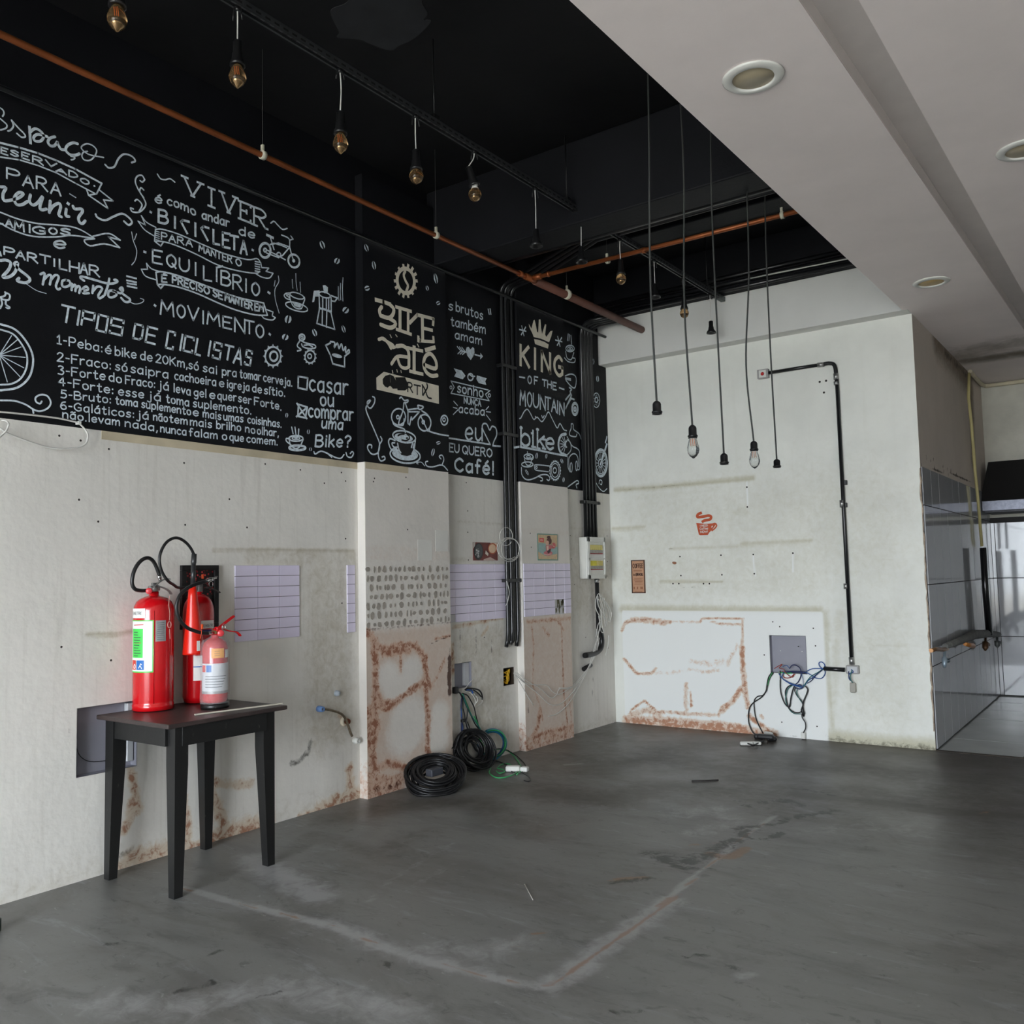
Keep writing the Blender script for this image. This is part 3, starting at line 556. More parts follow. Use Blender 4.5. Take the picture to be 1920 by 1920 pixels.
class Paint:
    """collects flat strokes of paint lying on the wall plane x = X, grouped into named objects"""
    def __init__(s, X, parent): s.X = X; s.par = parent; s.bufs = {}; s.order = []; s.k = None; s.n = 0
    def to(s, name, label=None, K=None, mat=None):
        s.cur = MB(); s.order.append((name, label, s.cur, mat)); s.k = K; return s
    def cv(s, P):
        k = s.k; return [(k[0] + x / k[2], k[1] + y / k[2]) for x, y in P] if k else P
    def stroke(s, P, w, smooth=True, closed=False):       # P in crop pixels, w in photo pixels
        Q = onv(0, s.X, s.cv(P)); uv = Q[:, 1:]
        if smooth and len(uv) > 2: uv = np.array(catmull(list(uv), 4, closed))
        sc = depth(Q[0]) / FP; h = w * sc * .56
        n = len(uv)
        if n < 2: return
        if not smooth:                                       # straight strokes: one quad per segment, overlapping at the corners
            x = s.X + .0022 + .00002 * (s.n % 20); s.n += 1
            for a, b in zip(uv[:-1], uv[1:]):
                t = b - a; L = np.hypot(*t)
                if L < 1e-6: continue
                t /= L; q = np.array([-t[1], t[0]]) * h; e = t * h * .7
                s.cur.add([(x, *(a - e + q)), (x, *(a - e - q)), (x, *(b + e - q)), (x, *(b + e + q))], [(0, 1, 2, 3)])
            return
        d = np.gradient(uv, axis=0) if not closed else (np.roll(uv, -1, 0) - np.roll(uv, 1, 0))
        L = np.linalg.norm(d, axis=1)[:, None]; d = np.where(L > 1e-9, d / np.maximum(L, 1e-9), np.array([[1., 0]]))
        nn = np.stack([-d[:, 1], d[:, 0]], 1) * h
        a = uv + nn; b = uv - nn; x = s.X + .0022 + .00002 * (s.n % 20); s.n += 1
        vs = [(x, *p) for p in a] + [(x, *p) for p in b]
        m = n if closed else n - 1
        s.cur.add(vs, [(i, n + i, n + (i + 1) % n, (i + 1) % n) for i in range(m)])
        if not closed and w >= 2:
            for p, dd, q in ((uv[0], -d[0], nn[0]), (uv[-1], d[-1], nn[-1])):
                s.cur.add([(x, *(p + q)), (x, *(p + dd * h * .8 + q * .5)), (x, *(p + dd * h * .8 - q * .5)), (x, *(p - q))], [(0, 1, 2, 3)])
    def d(s, t, w):          # several strokes in one string: 'x,y x,y|!x,y x,y' ('!' = straight corners)
        for q in t.split('|'):
            q = q.strip(); sh = q.startswith('!'); s.stroke([tuple(map(float, c.split(','))) for c in q.lstrip('!').split()], w, not sh)
    def ell(s, cx, cy, rx, ry, w, rot=0, a0=0, a1=360, n=20):
        r = math.radians(rot); P = []
        full = abs(a1 - a0) >= 360
        for i in range(n if full else n + 1):
            t = math.radians(a0 + (a1 - a0) * i / n); x, y = rx * math.cos(t), ry * math.sin(t)
            P.append((cx + x * math.cos(r) - y * math.sin(r), cy + x * math.sin(r) + y * math.cos(r)))
        s.stroke(P, w, True, full)
    def fill(s, P, lift=0):
        if isinstance(P, str): P = [tuple(map(float, c.split(','))) for c in P.split()]
        Q = onv(0, s.X, s.cv(P)); x = s.X + .0021 + lift
        s.cur.add([(x, q[1], q[2]) for q in Q], [tuple(range(len(Q)))])
    def fell(s, cx, cy, rx, ry, rot=0, lift=0, n=18):
        r = math.radians(rot); P = []
        for i in range(n):
            t = 2 * math.pi * i / n; x, y = rx * math.cos(t), ry * math.sin(t); P.append((cx + x * math.cos(r) - y * math.sin(r), cy + x * math.sin(r) + y * math.cos(r)))
        s.fill(P, lift)
    def glyph(s, ch, f, w, F=None):
        F = F or GL
        if ch in ACC: base, ac = ACC[ch]; s.glyph(base, f, w, F); body = ac
        else: body = (F.get(ch) or GL.get(ch, (4, '')))[1]
        for q in body.split('|'):
            if not q: continue
            sh = q.startswith('!'); P = [f(*map(float, c.split(','))) for c in q.lstrip('!').split()]
            s.stroke(P, w, not sh)
    def words(s, ws, base, h, w, slant=0, h1=None):     # words fitted into x ranges along a baseline
        B = [tuple(map(float, c.split(','))) for c in base.split()]; bx = [b[0] for b in B]; by = [b[1] for b in B]
        X0, X1 = bx[0], bx[-1]
        for (t, x0, x1) in ws:
            adv = []; x = 0
            for c in t:
                g = ACC[c][0] if c in ACC else c; a = (GL.get(g) or (4,))[0]; adv.append(x); x += a + 2.7
            sx = (x1 - x0) / max(x - 2.7, 1)
            for c, a in zip(t, adv):
                def f(gx, gy, a=a):
                    X = x0 + (a + gx) * sx; hh = h if h1 is None else h + (h1 - h) * (X - X0) / (X1 - X0)
                    if X > X1: Y = by[-1] + (X - X1) * (by[-1] - by[-2]) / (bx[-1] - bx[-2])
                    elif X < X0: Y = by[0] + (X - X0) * (by[1] - by[0]) / (bx[1] - bx[0])
                    else: Y = float(np.interp(X, bx, by))
                    return (X + slant * gy / 12 * hh, Y - gy / 12 * hh)
                s.glyph(c, f, w)
    def boxes(s, t, w, slope=0, F=None, slant=0):        # letters fitted into boxes 'A:x0,ytop,x1,ybottom'
        F = F or GL
        for q in t.split():
            ch, r = q[0], q[2:]; x0, y0, x1, y1 = map(float, r.split(','))
            g = ACC[ch][0] if ch in ACC else ch; gw = max((F.get(g) or GL[g])[0], .01)
            k = slope * (x1 - x0); yl = y1 - k; hh = (y1 - y0) - k
            if ch in 'Í': hh *= 12 / 16
            elif ch in 'aceuonmr': hh *= 12 / 8
            elif ch in 'bkdlf': hh *= 12 / 12.5
            hs = 0 if ch == 'I' else abs(slant) * hh
            wd_ = max((x1 - x0) - hs, (x1 - x0) * .25)
            f = lambda gx, gy: (x0 + wd_ * gx / gw + slant * gy / 12 * hh, yl + k * gx / gw - gy / 12 * hh)
            s.glyph(ch, f, w, F)
    def bean(s, cx, cy, rx, ry, rot=0, w=2, solid=False):
        r = math.radians(rot); R = lambda x, y: (cx + x * math.cos(r) - y * math.sin(r), cy + x * math.sin(r) + y * math.cos(r))
        for sg in (-1, 1):
            if solid:
                s.fill([R(sg * rx * .22, -ry * .9), R(sg * rx * .75, -ry * .62), R(sg * rx, 0), R(sg * rx * .75, ry * .62), R(sg * rx * .22, ry * .9), R(sg * rx * .3, 0)])
            else:
                q = .42 - .05 * w; s.fill([R(sg * rx * .22, -ry), R(sg * rx * .7, -ry * .66), R(sg * rx * .98, 0), R(sg * rx * .7, ry * .66), R(sg * rx * .22, ry), R(sg * rx * q, ry * .5), R(sg * rx * q * 1.2, 0), R(sg * rx * q, -ry * .5)])
    def done(s, chalk):
        for name, label, mb, mt in s.order:
            if mb.v:
                o = mb.build(name, mt or chalk, s.par)
                if label: o['label'] = label

CH = mat('chalk_paint', (214, 226, 236), rough=.85, var=.22, scale=60)
CHB = mat('beige_paint', (232, 224, 206), rough=.8, var=.06, scale=20)
INK = mat('peeled_black', (20, 19, 20), rough=.7)
A = Paint(XA, wall_left)
A.to('chalk_lettering', 'looping script word Espaço', K1)
A.d('0,240 30,265 40,300 25,330|0,355 30,380 70,420 60,455 0,475', 2.6); A.d('120,370 140,430 110,475 80,485|120,370 190,450 250,510 265,545 225,550 175,510', 2.8)
A.d('!310,440 320,615|310,500 370,460 430,490 460,540 430,590 370,590 355,550 400,520 500,545|580,545 530,560 505,600 530,640 575,640 605,600 610,620 640,675 680,685|820,620 770,610 710,640 695,690 740,735 800,740 840,725', 4.6)
A.d('745,750 790,765 775,785 750,790|925,700 880,710 865,750 890,790 950,795 1000,750 1020,690 980,640 920,620 870,640 860,670 900,710 960,740 1095,765', 2.4)
A.d('1110,840 1150,875 1210,860 1250,780 1310,730 1390,750 1430,800 1390,820', 3.2)
A.to('chalk_banner', 'ribbon banner reading ESERVADO', K1)
A.d('!0,610 200,660 400,720 600,800 800,890 1075,1040', 3.6); A.d('!0,760 200,790 400,850 600,930 800,1040 1010,1150|!1075,1040 1020,1150 935,1165 915,1105|!1050,1110 1195,1225 1095,1215 1140,1305 935,1165', 2.6)
A.boxes('E:10,655,80,742 S:110,680,190,762 E:228,705,308,795 R:345,745,455,848 V:480,790,598,880 A:590,870,700,948 D:728,900,820,992 O:850,975,940,1058 ·:985,1025,1010,1100', 2.7, .33)
A.to('chalk_lettering', 'capitals PARA above the word reunir', K1)
A.boxes('P:70,875,205,1022 A:240,945,350,1092 R:385,965,500,1125 A:535,1020,640,1172', 3, .27); A.d('!735,1150 800,1190', 1.8)
A.to('chalk_lettering', 'thick script word reunir', K1)
A.d('0,1075 60,1085 30,1150 40,1220 120,1215 200,1190 245,1150 200,1135 150,1190 170,1260 230,1265 290,1230|320,1160 310,1230 350,1270 400,1240 445,1180|450,1185 420,1290 440,1320 490,1310|530,1225 520,1350|525,1330 560,1280 620,1250 640,1290 620,1370 650,1395|700,1310 695,1380 730,1390|!715,1250 725,1258|770,1280 790,1310 860,1310 870,1340 830,1400 840,1450 870,1465 900,1435', 5)
A.d('1010,1365 1030,1400 1110,1430 1200,1390 1290,1360 1360,1400 1395,1450 1360,1480 1310,1440', 3.6)
A.to('chalk_banner', 'wavy ribbon banner reading AMIGOS', K1)
A.d('0,1345 200,1420 400,1465 600,1480 760,1500 870,1540 990,1615|0,1460 150,1540 350,1600 600,1605 750,1590 920,1610 1000,1625|980,1600 1150,1570 1270,1640|!1270,1640 1145,1605 1265,1720|1265,1720 1100,1680 950,1700 890,1640 1000,1625', 2.6)
A.boxes('-:-5,1430,30,1500 A:55,1418,130,1505 M:150,1440,252,1552 I:292,1475,330,1562 G:345,1490,485,1582 O:518,1505,600,1582 S:640,1512,738,1588', 3, .12)
A.to('chalk_scroll', None, K1)
A.d('1530,1000 1500,955 1450,965 1430,1020 1460,1100 1520,1200 1540,1270 1480,1340 1400,1340 1380,1300 1410,1310|1530,1000 1505,1025 1480,1010|1425,1225 1450,1210 1490,1245 1500,1280 1470,1335|1520,1110 1490,1085 1478,1130 1520,1190', 2.6)
A.d('1390,1550 1410,1650 1445,1750 1430,1850 1390,1905|1445,1570 1420,1640', 1.5)
A.to('chalk_lettering', 'words e COMPARTILHAR, cut by the frame', K2)
A.boxes('e:570,60,690,150', 3.4, .1); A.boxes('P:42,130,150,232 A:168,165,260,268 R:290,190,395,302 T:420,210,530,318 I:555,255,590,340 L:628,262,705,378 H:735,280,835,412 A:848,295,925,425 R:945,320,1050,448', 3, .22)
A.d('!-4,180 8,225', 3)
A.to('chalk_lettering', 'thick script word bons momentos', K2)
A.d('0,275 60,270 110,300 90,370 30,440 50,455 110,440 160,390 185,300 150,310 200,370 300,450 310,490 260,510 180,490 200,460', 5); A.d('260,510 380,590 490,625', 1.3)
A.d('425,420 470,410 450,530|460,480 510,430 540,440 525,530|530,490 580,430 620,450 590,540 610,580 635,570|700,480 660,490 655,540 690,555 740,530 730,490 700,485|760,520 755,590|758,560 790,530 800,560 795,600|797,570 830,545 845,570 835,620|870,600 930,580 910,550 870,580 880,620 940,620|985,540 975,620|980,600 1030,550 1080,570 1040,640 1050,675 1095,650|1155,465 1140,540 1105,640|890,490 850,460 870,445 1000,480 1100,510 1180,520 1240,500 1230,480 1205,480|1190,590 1150,600 1145,650 1180,665 1230,640 1220,600 1190,598 1275,622|1280,590 1265,575 1290,560 1300,590 1290,620 1370,680 1365,710 1320,710 1280,670', 4)
A.d('1365,710 1430,735 1500,720 1520,690 1480,675', 1.4); A.d('!1340,440 1440,465|!1340,485 1440,505|!1345,515 1440,530|!1345,545 1445,565', 3)
A.to('chalk_drawing', 'half seen creature above the bicycle wheel', K2)
A.d('50,610 100,640 90,690 40,690 0,670|60,620 45,650 0,662|60,700 60,740 100,770 85,780 62,772|0,780 20,730 10,690', 3)
A.to('chalk_wheel', 'big bicycle wheel cut by the frame', K2)
A.d('0,948 150,1000 260,1110 335,1250 345,1380 300,1520 180,1620 0,1650', 3.6); A.d('0,1005 130,1050 220,1150 280,1270 280,1400 220,1520 120,1580 0,1590', 3)
for e in ('120,1070', '185,1110', '220,1190', '265,1300', '250,1410', '210,1505', '75,1560'): A.d('!-10,1275 ' + e, 1.5)
A.d('0,1755 150,1760 270,1800 350,1850 420,1870 500,1840 535,1780 500,1710 430,1695 375,1725 380,1770 420,1790 440,1765|345,1850 352,1890', 3)
A.to('chalk_lettering', 'square capitals TIPOS DE CICLISTAS', K4)
A.boxes('T:120,68,285,268 I:278,125,340,285 P:350,130,495,305 O:510,170,635,358 S:650,205,800,390 D:898,268,1010,440 E:1030,298,1155,482 C:1245,342,1345,538 I:1380,378,1412,548 C:1430,395,1545,572 L:1555,425,1635,602 I:1675,448,1715,610 S:1740,462,1840,642 T:1853,490,1963,658 A:1960,515,2068,700 S:2080,545,2160,708', 3.6, .2, SQ, .16)
LN = [
 ([('1-Peba:', 95, 575), ('é', 605, 665), ('bike', 710, 930), ('de', 978, 1100), ('20Km,', 1140, 1475), ('só', 1488, 1590), ('sai', 1640, 1785), ('pra', 1843, 1992), ('tomar', 2030, 2250), ('cerveja.', 2280, 2582)], '95,475 300,515 515,555 710,600 930,635 1440,730 1785,800 2250,868 2580,930', 92, 82),
 ([('2-Fraco:', 95, 665), ('só', 712, 835), ('sai', 875, 1040), ('pra', 1065, 1270), ('cachoeira', 1340, 1775), ('e', 1812, 1860), ('igreja', 1895, 2128), ('de', 2163, 2258), ('sítio.', 2288, 2508)], '95,660 610,740 835,775 1270,845 1775,925 2128,978 2258,1003 2508,1038', 92, 80),
 ([('3-Forte', 105, 602), ('do', 645, 775), ('Fraco:', 818, 1132), ('já', 1170, 1275), ('leva', 1330, 1505), ('gel', 1545, 1672), ('e', 1710, 1765), ('quer', 1795, 1992), ('ser', 2013, 2150), ('Forte.', 2183, 2468)], '105,800 600,862 775,895 1130,945 1275,975 1505,1025 1670,1048 1765,1062 1990,1085 2150,1118 2420,1170 2468,1185', 90, 80),
 ([('4-Forte:', 110, 690), ('esse', 745, 1010), ('já', 1060, 1190), ('toma', 1250, 1490), ('suplemento.', 1535, 2150)], '110,915 630,1000 745,1020 1010,1055 1190,1088 1490,1140 1900,1190 2148,1225', 88, 80),
 ([('5-Bruto:', 135, 665), ('toma', 715, 945), ('suplemento', 990, 1508), ('e', 1535, 1590), ('mais', 1640, 1828), ('umas', 1858, 2063), ('coisinhas.', 2113, 2468)], '135,1050 620,1103 945,1145 1225,1190 1500,1232 1590,1245 1828,1283 2063,1308 2468,1365', 82, 76),
 ([('6-Galáticos:', 130, 910), ('já', 945, 1060), ('não', 1115, 1262), ('tem', 1285, 1472), ('mais', 1505, 1730), ('brilho', 1783, 2038), ('no', 2088, 2188), ('olhar,', 2213, 2440)], '130,1168 910,1262 1260,1305 1470,1335 1730,1368 2038,1402 2188,1430 2440,1460', 82, 76),
 ([('não.', 155, 405), ('levam', 430, 755), ('nada,', 815, 1160), ('nunca', 1190, 1460), ('falam', 1492, 1790), ('o', 1843, 1890), ('que', 1923, 2068), ('comem.', 2103, 2428)], '155,1260 400,1298 755,1345 1100,1398 1460,1448 1790,1485 2068,1515 2428,1552', 80, 76)]
for i, (ws, bs, h0, h1) in enumerate(LN):
    A.to('chalk_lettering', 'line %d of the numbered list of cyclist types' % (i + 1), K4); A.words(ws, bs, h0, 2.25, 0, h1)
A.to('chalk_lettering', 'serif capitals VIVER between two swashes', K3)
A.boxes('V:648,178,828,420 I:902,288,974,510 V:1042,338,1196,590 E:1222,430,1352,668 R:1362,488,1524,740', 3.6, .4, SERIF); A.d('365,150 400,200 450,210 500,200 550,235|1565,670 1600,650 1640,690 1690,735 1740,725', 2.4)
A.to('chalk_lettering', 'small words é como andar de', K3)
A.words([('é', 342, 412), ('como', 472, 768), ('andar', 840, 1125), ('de', 1232, 1395)], '340,450 475,475 600,510 770,592 840,622 980,665 1120,708 1235,790 1400,835', 88, 2.8)
A.to('chalk_lettering', 'bold capitals BICICLETA', K3)
A.boxes('B:378,525,478,680 I:540,600,562,725 I:757,668,777,808 L:958,740,1022,898 E:1058,770,1132,935 T:1135,798,1222,958 A:1245,850,1312,1002', 4, .2)
A.d('!700,655 635,638 615,655 680,778|!908,722 855,705 830,725 898,852|!1370,952 1380,958|!290,550 300,556', 4)
A.to('chalk_banner', 'ribbon banner reading PARA MANTER O', K3)
A.d('345,735 420,735 600,790 900,920 1100,1000 1320,1055 1420,1045 1460,1090|335,860 450,870 600,920 800,1010 1000,1110 1200,1170 1400,1200 1450,1180|!345,735 335,860 400,912 425,875', 2.4)
A.d('195,590 250,660 350,715|!195,590 238,690 160,648|160,648 230,740 335,808|!1460,1090 1470,1140 1545,1145 1515,1180 1590,1200|1590,1200 1550,1250 1470,1240 1400,1200', 2.1)
for y in range(5): A.d('!348,%d 385,%d' % (755 + 22 * y, 765 + 22 * y), 1.6); A.d('!1400,%d 1450,%d' % (1075 + 25 * y, 1085 + 25 * y), 2.2)
A.words([('PARA', 408, 735), ('MANTER', 805, 1155), ('O', 1197, 1252)], '405,838 735,922 805,965 1000,1040 1150,1092 1250,1130', 72, 2.5)
A.to('chalk_lettering', 'capitals EQUILÍBRIO', K3)
A.boxes('E:315,950,415,1105 Q:465,995,560,1142 U:600,1040,700,1188 I:757,1085,782,1225 L:855,1125,940,1285 Í:978,1110,1008,1290 B:1040,1172,1140,1338 R:1165,1215,1262,1385 I:1295,1260,1312,1402 O:1365,1292,1445,1442', 3.2, .2); A.d('!225,972 240,978|!1538,1400 1555,1412', 4)
A.to('chalk_banner', 'ribbon banner reading É PRECISO SE MANTER EM', K3)
A.d('350,1190 420,1185 600,1230 900,1340 1200,1450 1490,1515|365,1320 450,1320 600,1350 800,1420 1000,1510 1200,1590 1400,1640 1530,1645|!350,1190 365,1320 400,1360 430,1325|!1490,1515 1530,1645', 2.8)
A.d('!250,1095 262,1158 195,1158|250,1095 300,1150 380,1180|195,1160 240,1230 350,1270|!1510,1580 1590,1610 1580,1650 1615,1670|1615,1670 1580,1695 1500,1680 1470,1650', 2.1)
A.words([('É', 412, 465), ('PRECISO', 525, 915), ('SE', 955, 1055), ('MANTER', 1082, 1370), ('EM', 1397, 1488)], '410,1290 525,1300 720,1360 915,1425 1055,1478 1370,1588 1490,1608', 74, 3)
A.to('chalk_lettering', 'thin capitals MOVIMENTO', K3)
A.boxes('M:398,1482,538,1660 O:575,1525,658,1678 V:688,1545,802,1710 I:840,1598,860,1735 M:893,1605,1025,1762 E:1060,1655,1150,1792 N:1185,1668,1290,1838 T:1290,1695,1388,1848 O:1410,1735,1490,1888', 3.1, .2); A.d('!335,1538 345,1546|!1550,1842 1560,1850', 4)
A.d('1645,1225 1650,1290 1610,1370 1615,1480 1655,1625|1612,1275 1600,1340', 1.5)
A.to('chalk_bicycle', 'small chalk bicycle beside BICICLETA', K3)
A.ell(1505, 958, 58, 76, 4.2); A.ell(1505, 955, 14, 18, 3); A.ell(1810, 1070, 58, 70, 3.6, -20); A.ell(1808, 1068, 8, 10, 3)
A.d('!1560,895 1650,880 1765,922|!1560,895 1600,882 1680,905 1735,930|!1520,952 1660,1022 1690,1012 1765,925|!1520,985 1650,1035|1765,922 1765,850 1740,820 1680,795|!1765,850 1802,838 1778,805|!1765,920 1785,1000 1808,1068|!1670,1030 1720,1058', 2.3); A.d('!1525,795 1590,825', 4.5); A.d('!1560,815 1600,950', 2.6); A.ell(1650, 1005, 22, 24, 2.4)
A.to('chalk_coffee_cup', 'steaming cup beside the moka pot', K10)
A.ell(540, 1100, 130, 48, 2.2, 18); A.ell(535, 1300, 205, 70, 2.2, 16); A.d('410,1090 420,1170 470,1280 540,1330 620,1330 650,1250 680,1170 675,1125|410,1050 340,1060 310,1100 350,1150 420,1170|400,1080 350,1090 400,1130', 2.2); A.fill('455,1205 570,1230 632,1270 600,1318 500,1290')
A.d('455,800 460,900 468,970|520,695 525,850 545,1010|595,850 600,950 605,1045', 1.4)
A.to('chalk_moka_pot', 'chalk moka pot with steam', K10)
A.fill('1005,915 1050,910 1100,950 1095,1060 1030,1055'); A.fill('845,1010 950,1003 942,1118 870,1115 850,1212 815,1218'); A.ell(1040, 1085, 105, 48, 2.4, 18)
A.d('!940,1100 948,1320|!1155,1130 1158,1380|!945,1318 1155,1382|!945,1345 898,1598 1222,1705 1152,1400|!1005,1120 1005,1330|!1070,1150 1070,1350|!1112,1150 1112,1360|!1000,1350 995,1630|!1078,1385 1070,1665|!1160,1100 1270,1140 1222,1205 1160,1190', 2.6)
A.d('945,1328 1050,1350 1155,1395', 3.6); A.d('1285,930 1285,1100 1300,1190|1325,870 1320,1050 1330,1180|1370,770 1360,970 1368,1200', 1.5)
A.to('chalk_coffee_beans', None, K10)
A.bean(998, 185, 45, 78, -22, 2.2); A.bean(1262, 475, 52, 60, 25, 2, True); A.bean(1418, 1360, 60, 62, 40, 2, True); A.bean(1380, 1700, 34, 68, -18, 2.4); A.bean(382, 1525, 62, 80, 12, 2, True); A.bean(330, 1845, 60, 62, 22, 2, True); A.bean(860, 1765, 42, 70, -22, 3.4)
A.to('chalk_sprocket', None, K5)
A.ell(1048, 410, 30, 32, 3); A.ell(1048, 410, 12, 12, 2); A.d('1030,440 998,500 1040,540 1000,555|1030,440 1090,470 1180,490 1190,520 1130,530 1060,510 1045,480|1070,495 1120,490 1160,510', 2.6); A.ell(1135, 615, 54, 66, 2.8); A.ell(1130, 610, 20, 24, 2.4)
for i in range(12):
    t = math.radians(i * 30 + 10); A.d('!%f,%f %f,%f' % (1135 + 54 * math.cos(t), 615 + 66 * math.sin(t), 1135 + 66 * math.cos(t), 615 + 80 * math.sin(t)), 2.2)
A.to('chalk_sprocket', 'toothed chainring after TIPOS DE CICLISTAS', K5)
A.ell(750, 610, 40, 50, 3.6); A.ell(742, 610, 82, 98, 3)
for i in range(12):
    t = math.radians(i * 30); c, q = math.cos(t), math.sin(t); A.d('!%f,%f %f,%f %f,%f' % (742 + 84 * math.cos(t - .12), 610 + 100 * math.sin(t - .12), 742 + 102 * c, 610 + 122 * q, 742 + 84 * math.cos(t + .12), 610 + 100 * math.sin(t + .12)), 2)
A.to('chalk_drawing', 'crown shaped basket', K5)
A.d('!1350,470 1300,495 1350,600 1375,690 1500,722 1500,612 1552,570|1350,455 1395,465 1390,520 1425,470 1440,530 1468,478 1485,550 1512,508 1512,575 1545,540 1552,570', 3); A.fell(1420, 605, 56, 20, 15)
A.to('chalk_lettering', 'words casar ou comprar uma Bike? with tick boxes', K5)
A.d('!1010,825 1110,840 1100,965 1008,945 1010,825|!1012,1120 1105,1150 1085,1262 1005,1245 1012,1120|!995,1110 1100,1270|!1105,1150 990,1250', 3.2)
A.words([('casar', 1130, 1535)], '1130,972 1250,990 1535,1018', 168, 3.6); A.words([('ou', 1245, 1385)], '1245,1130 1385,1142', 138, 3.4); A.words([('comprar', 1120, 1590)], '1120,1250 1590,1292', 138, 3.4); A.words([('uma', 1258, 1478)], '1255,1368 1480,1388', 110, 3.2, .1); A.words([('Bike?', 1190, 1560)], '1190,1565 1560,1572', 118, 3.4, .08)
A.to('chalk_coffee_cup', 'small cup beside Bike?', K5)
A.ell(985, 1480, 74, 30, 2.6); A.ell(985, 1478, 40, 15, 2); A.ell(985, 1475, 14, 6, 2); A.d('912,1485 925,1545 955,1575 990,1588 1030,1560 1062,1490|925,1490 885,1480 885,1510 935,1550|940,1360 955,1430|975,1360 985,1440|1015,1380 1012,1440', 2.4); A.ell(1000, 1580, 86, 25, 4)
A.d('1175,1620 1190,1645 1250,1615 1320,1640 1400,1680 1460,1690 1495,1650|1310,1630 1365,1680|1515,1630 1530,1670 1570,1680 1595,1640 1580,1620 1560,1640', 2.5); A.bean(888, 1235, 16, 26, 5, 2); A.bean(1117, 1410, 16, 26, 5, 2); A.bean(1140, 1595, 16, 20, 5, 2)
# niche wall between the pilasters
A.to('chalk_lettering', 'words os brutos também amam', K6)
A.words([('s', 1020, 1065), ('brutos', 1100, 1382)], '1020,795 1110,812 1385,902', 92, 2.4); A.words([('também', 1045, 1410)], '1045,962 1150,985 1410,1050', 92, 2.4); A.words([('amam', 1090, 1372)], '1090,1100 1375,1168', 88, 2.3); A.d('!1440,790 1450,842|!1460,788 1468,842', 2.6)
A.to('chalk_drawing', 'heart pierced by an arrow', K6)
A.fill('1255,1328 1218,1280 1203,1225 1212,1192 1232,1188 1252,1215 1275,1190 1292,1205 1295,1250 1280,1290'); A.d('!1150,1230 1212,1245|!1298,1270 1365,1288', 2.6); A.fill('1358,1252 1385,1290 1355,1322')
for i in range(3): A.d('!%d,%d %d,%d|!%d,%d %d,%d' % (1112 + 24 * i, 1185 + 4 * i, 1150 + 24 * i, 1232 + 5 * i, 1118 + 24 * i, 1262 + 4 * i, 1150 + 24 * i, 1232 + 5 * i), 2)
A.to('chalk_banner', 'two arrows around an o over a banner reading sonho', K6)
A.fill('1075,1415 1160,1440 1200,1495 1170,1532 1080,1502 1102,1460'); A.fill('1320,1490 1425,1522 1408,1552 1420,1592 1340,1572 1315,1530'); A.ell(1252, 1508, 28, 36, 2.6); A.d('1240,1480 1270,1500 1298,1500', 2.4)
A.d('!1045,1550 1440,1645|!1045,1680 1450,1758|!1045,1550 1080,1615 1045,1680|!1458,1650 1410,1692 1450,1758', 2); A.ell(1045, 1618, 11, 15, 2); A.ell(1452, 1702, 12, 16, 2); A.words([('sonho', 1115, 1385)], '1115,1668 1385,1722', 98, 2.8)
A.to('chalk_lettering', 'words NUNCA acaba with rays', K6)
A.words([('NUNCA', 1185, 1362)], '1185,1785 1365,1818', 62, 2.3); A.words([('acaba', 1130, 1400)], '1130,1882 1400,1915', 84, 2.5); A.k = K7; A.d('!1075,635 1115,680|!1070,700 1110,710|!1120,725 1070,775|!1445,690 1415,725|!1465,750 1420,745|!1420,780 1465,840', 1.8)
A.to('chalk_lettering', 'word eu and an open heart', K7)
A.words([('eu', 1200, 1380)], '1200,1042 1380,1052', 192, 3.8); A.d('1488,1105 1500,1060 1530,990 1520,920 1480,900 1455,940 1425,878 1388,875 1378,920 1425,1020 1462,1095', 2.8); A.d('!1025,1025 1462,1092|!1488,1105 1570,1112', 3)
A.to('chalk_lettering', 'outlined words EU QUERO Café!', K7)
A.words([('EU', 1030, 1130), ('QUERO', 1168, 1480)], '1025,1165 1130,1180 1168,1188 1480,1226', 86, 2.7); A.words([('Café!', 1088, 1500)], '1085,1372 1500,1412', 134, 4.3)
# wall strip near the corner
A.to('chalk_drawing', 'cup, megaphone and half bicycle in the corner strip', K8)
A.d('960,470 948,560|978,478 968,560|995,490 1005,610|925,700 945,790 1000,812 1035,720|910,790 960,840 1040,850 1052,800 1020,790', 2); A.ell(985, 665, 56, 42, 2.2); A.ell(985, 668, 32, 24, 1.8); A.ell(985, 670, 10, 8, 1.8)
A.d('920,1030 1000,1005 1060,1040 1065,1130 1045,1190 1000,1170 930,1090', 2.4); A.d('!925,1065 990,1078', 4.5); A.d('975,1185 1005,1210 985,1240 1005,1290|!925,1350 990,1270 1000,1300 925,1465|!1000,1330 950,1410|1000,1330 1040,1345', 3.2); A.ell(1050, 1470, 38, 76, 5); A.ell(1050, 1475, 14, 24, 4)
A.to('chalk_drawing', 'shoe, frame and headphones in the corner strip', K9)
A.d('1000,390 1025,395 1030,460 1080,500 1110,530 1130,590|1000,390 998,450 980,500 985,545 1060,560 1075,525|945,560 1010,680 1080,720 1112,780 1112,980 1085,1002|945,600 990,640 995,740 945,805|955,830 955,960 985,1030|975,1000 968,860 1010,795 1060,795 1090,850 1095,960', 2.2); A.ell(1000, 970, 14, 62, 2); A.ell(1070, 950, 12, 62, 2); A.d('955,1230 1010,1190 1080,1145 1100,1180 1065,1200 1075,1245', 2.2)
A.to('chalk_wheel', 'bicycle wheel right of the conduits', K9)
A.ell(1395, 910, 84, 176, 4.6); A.ell(1395, 910, 66, 146, 1.6); A.ell(1390, 915, 26, 52, 2)
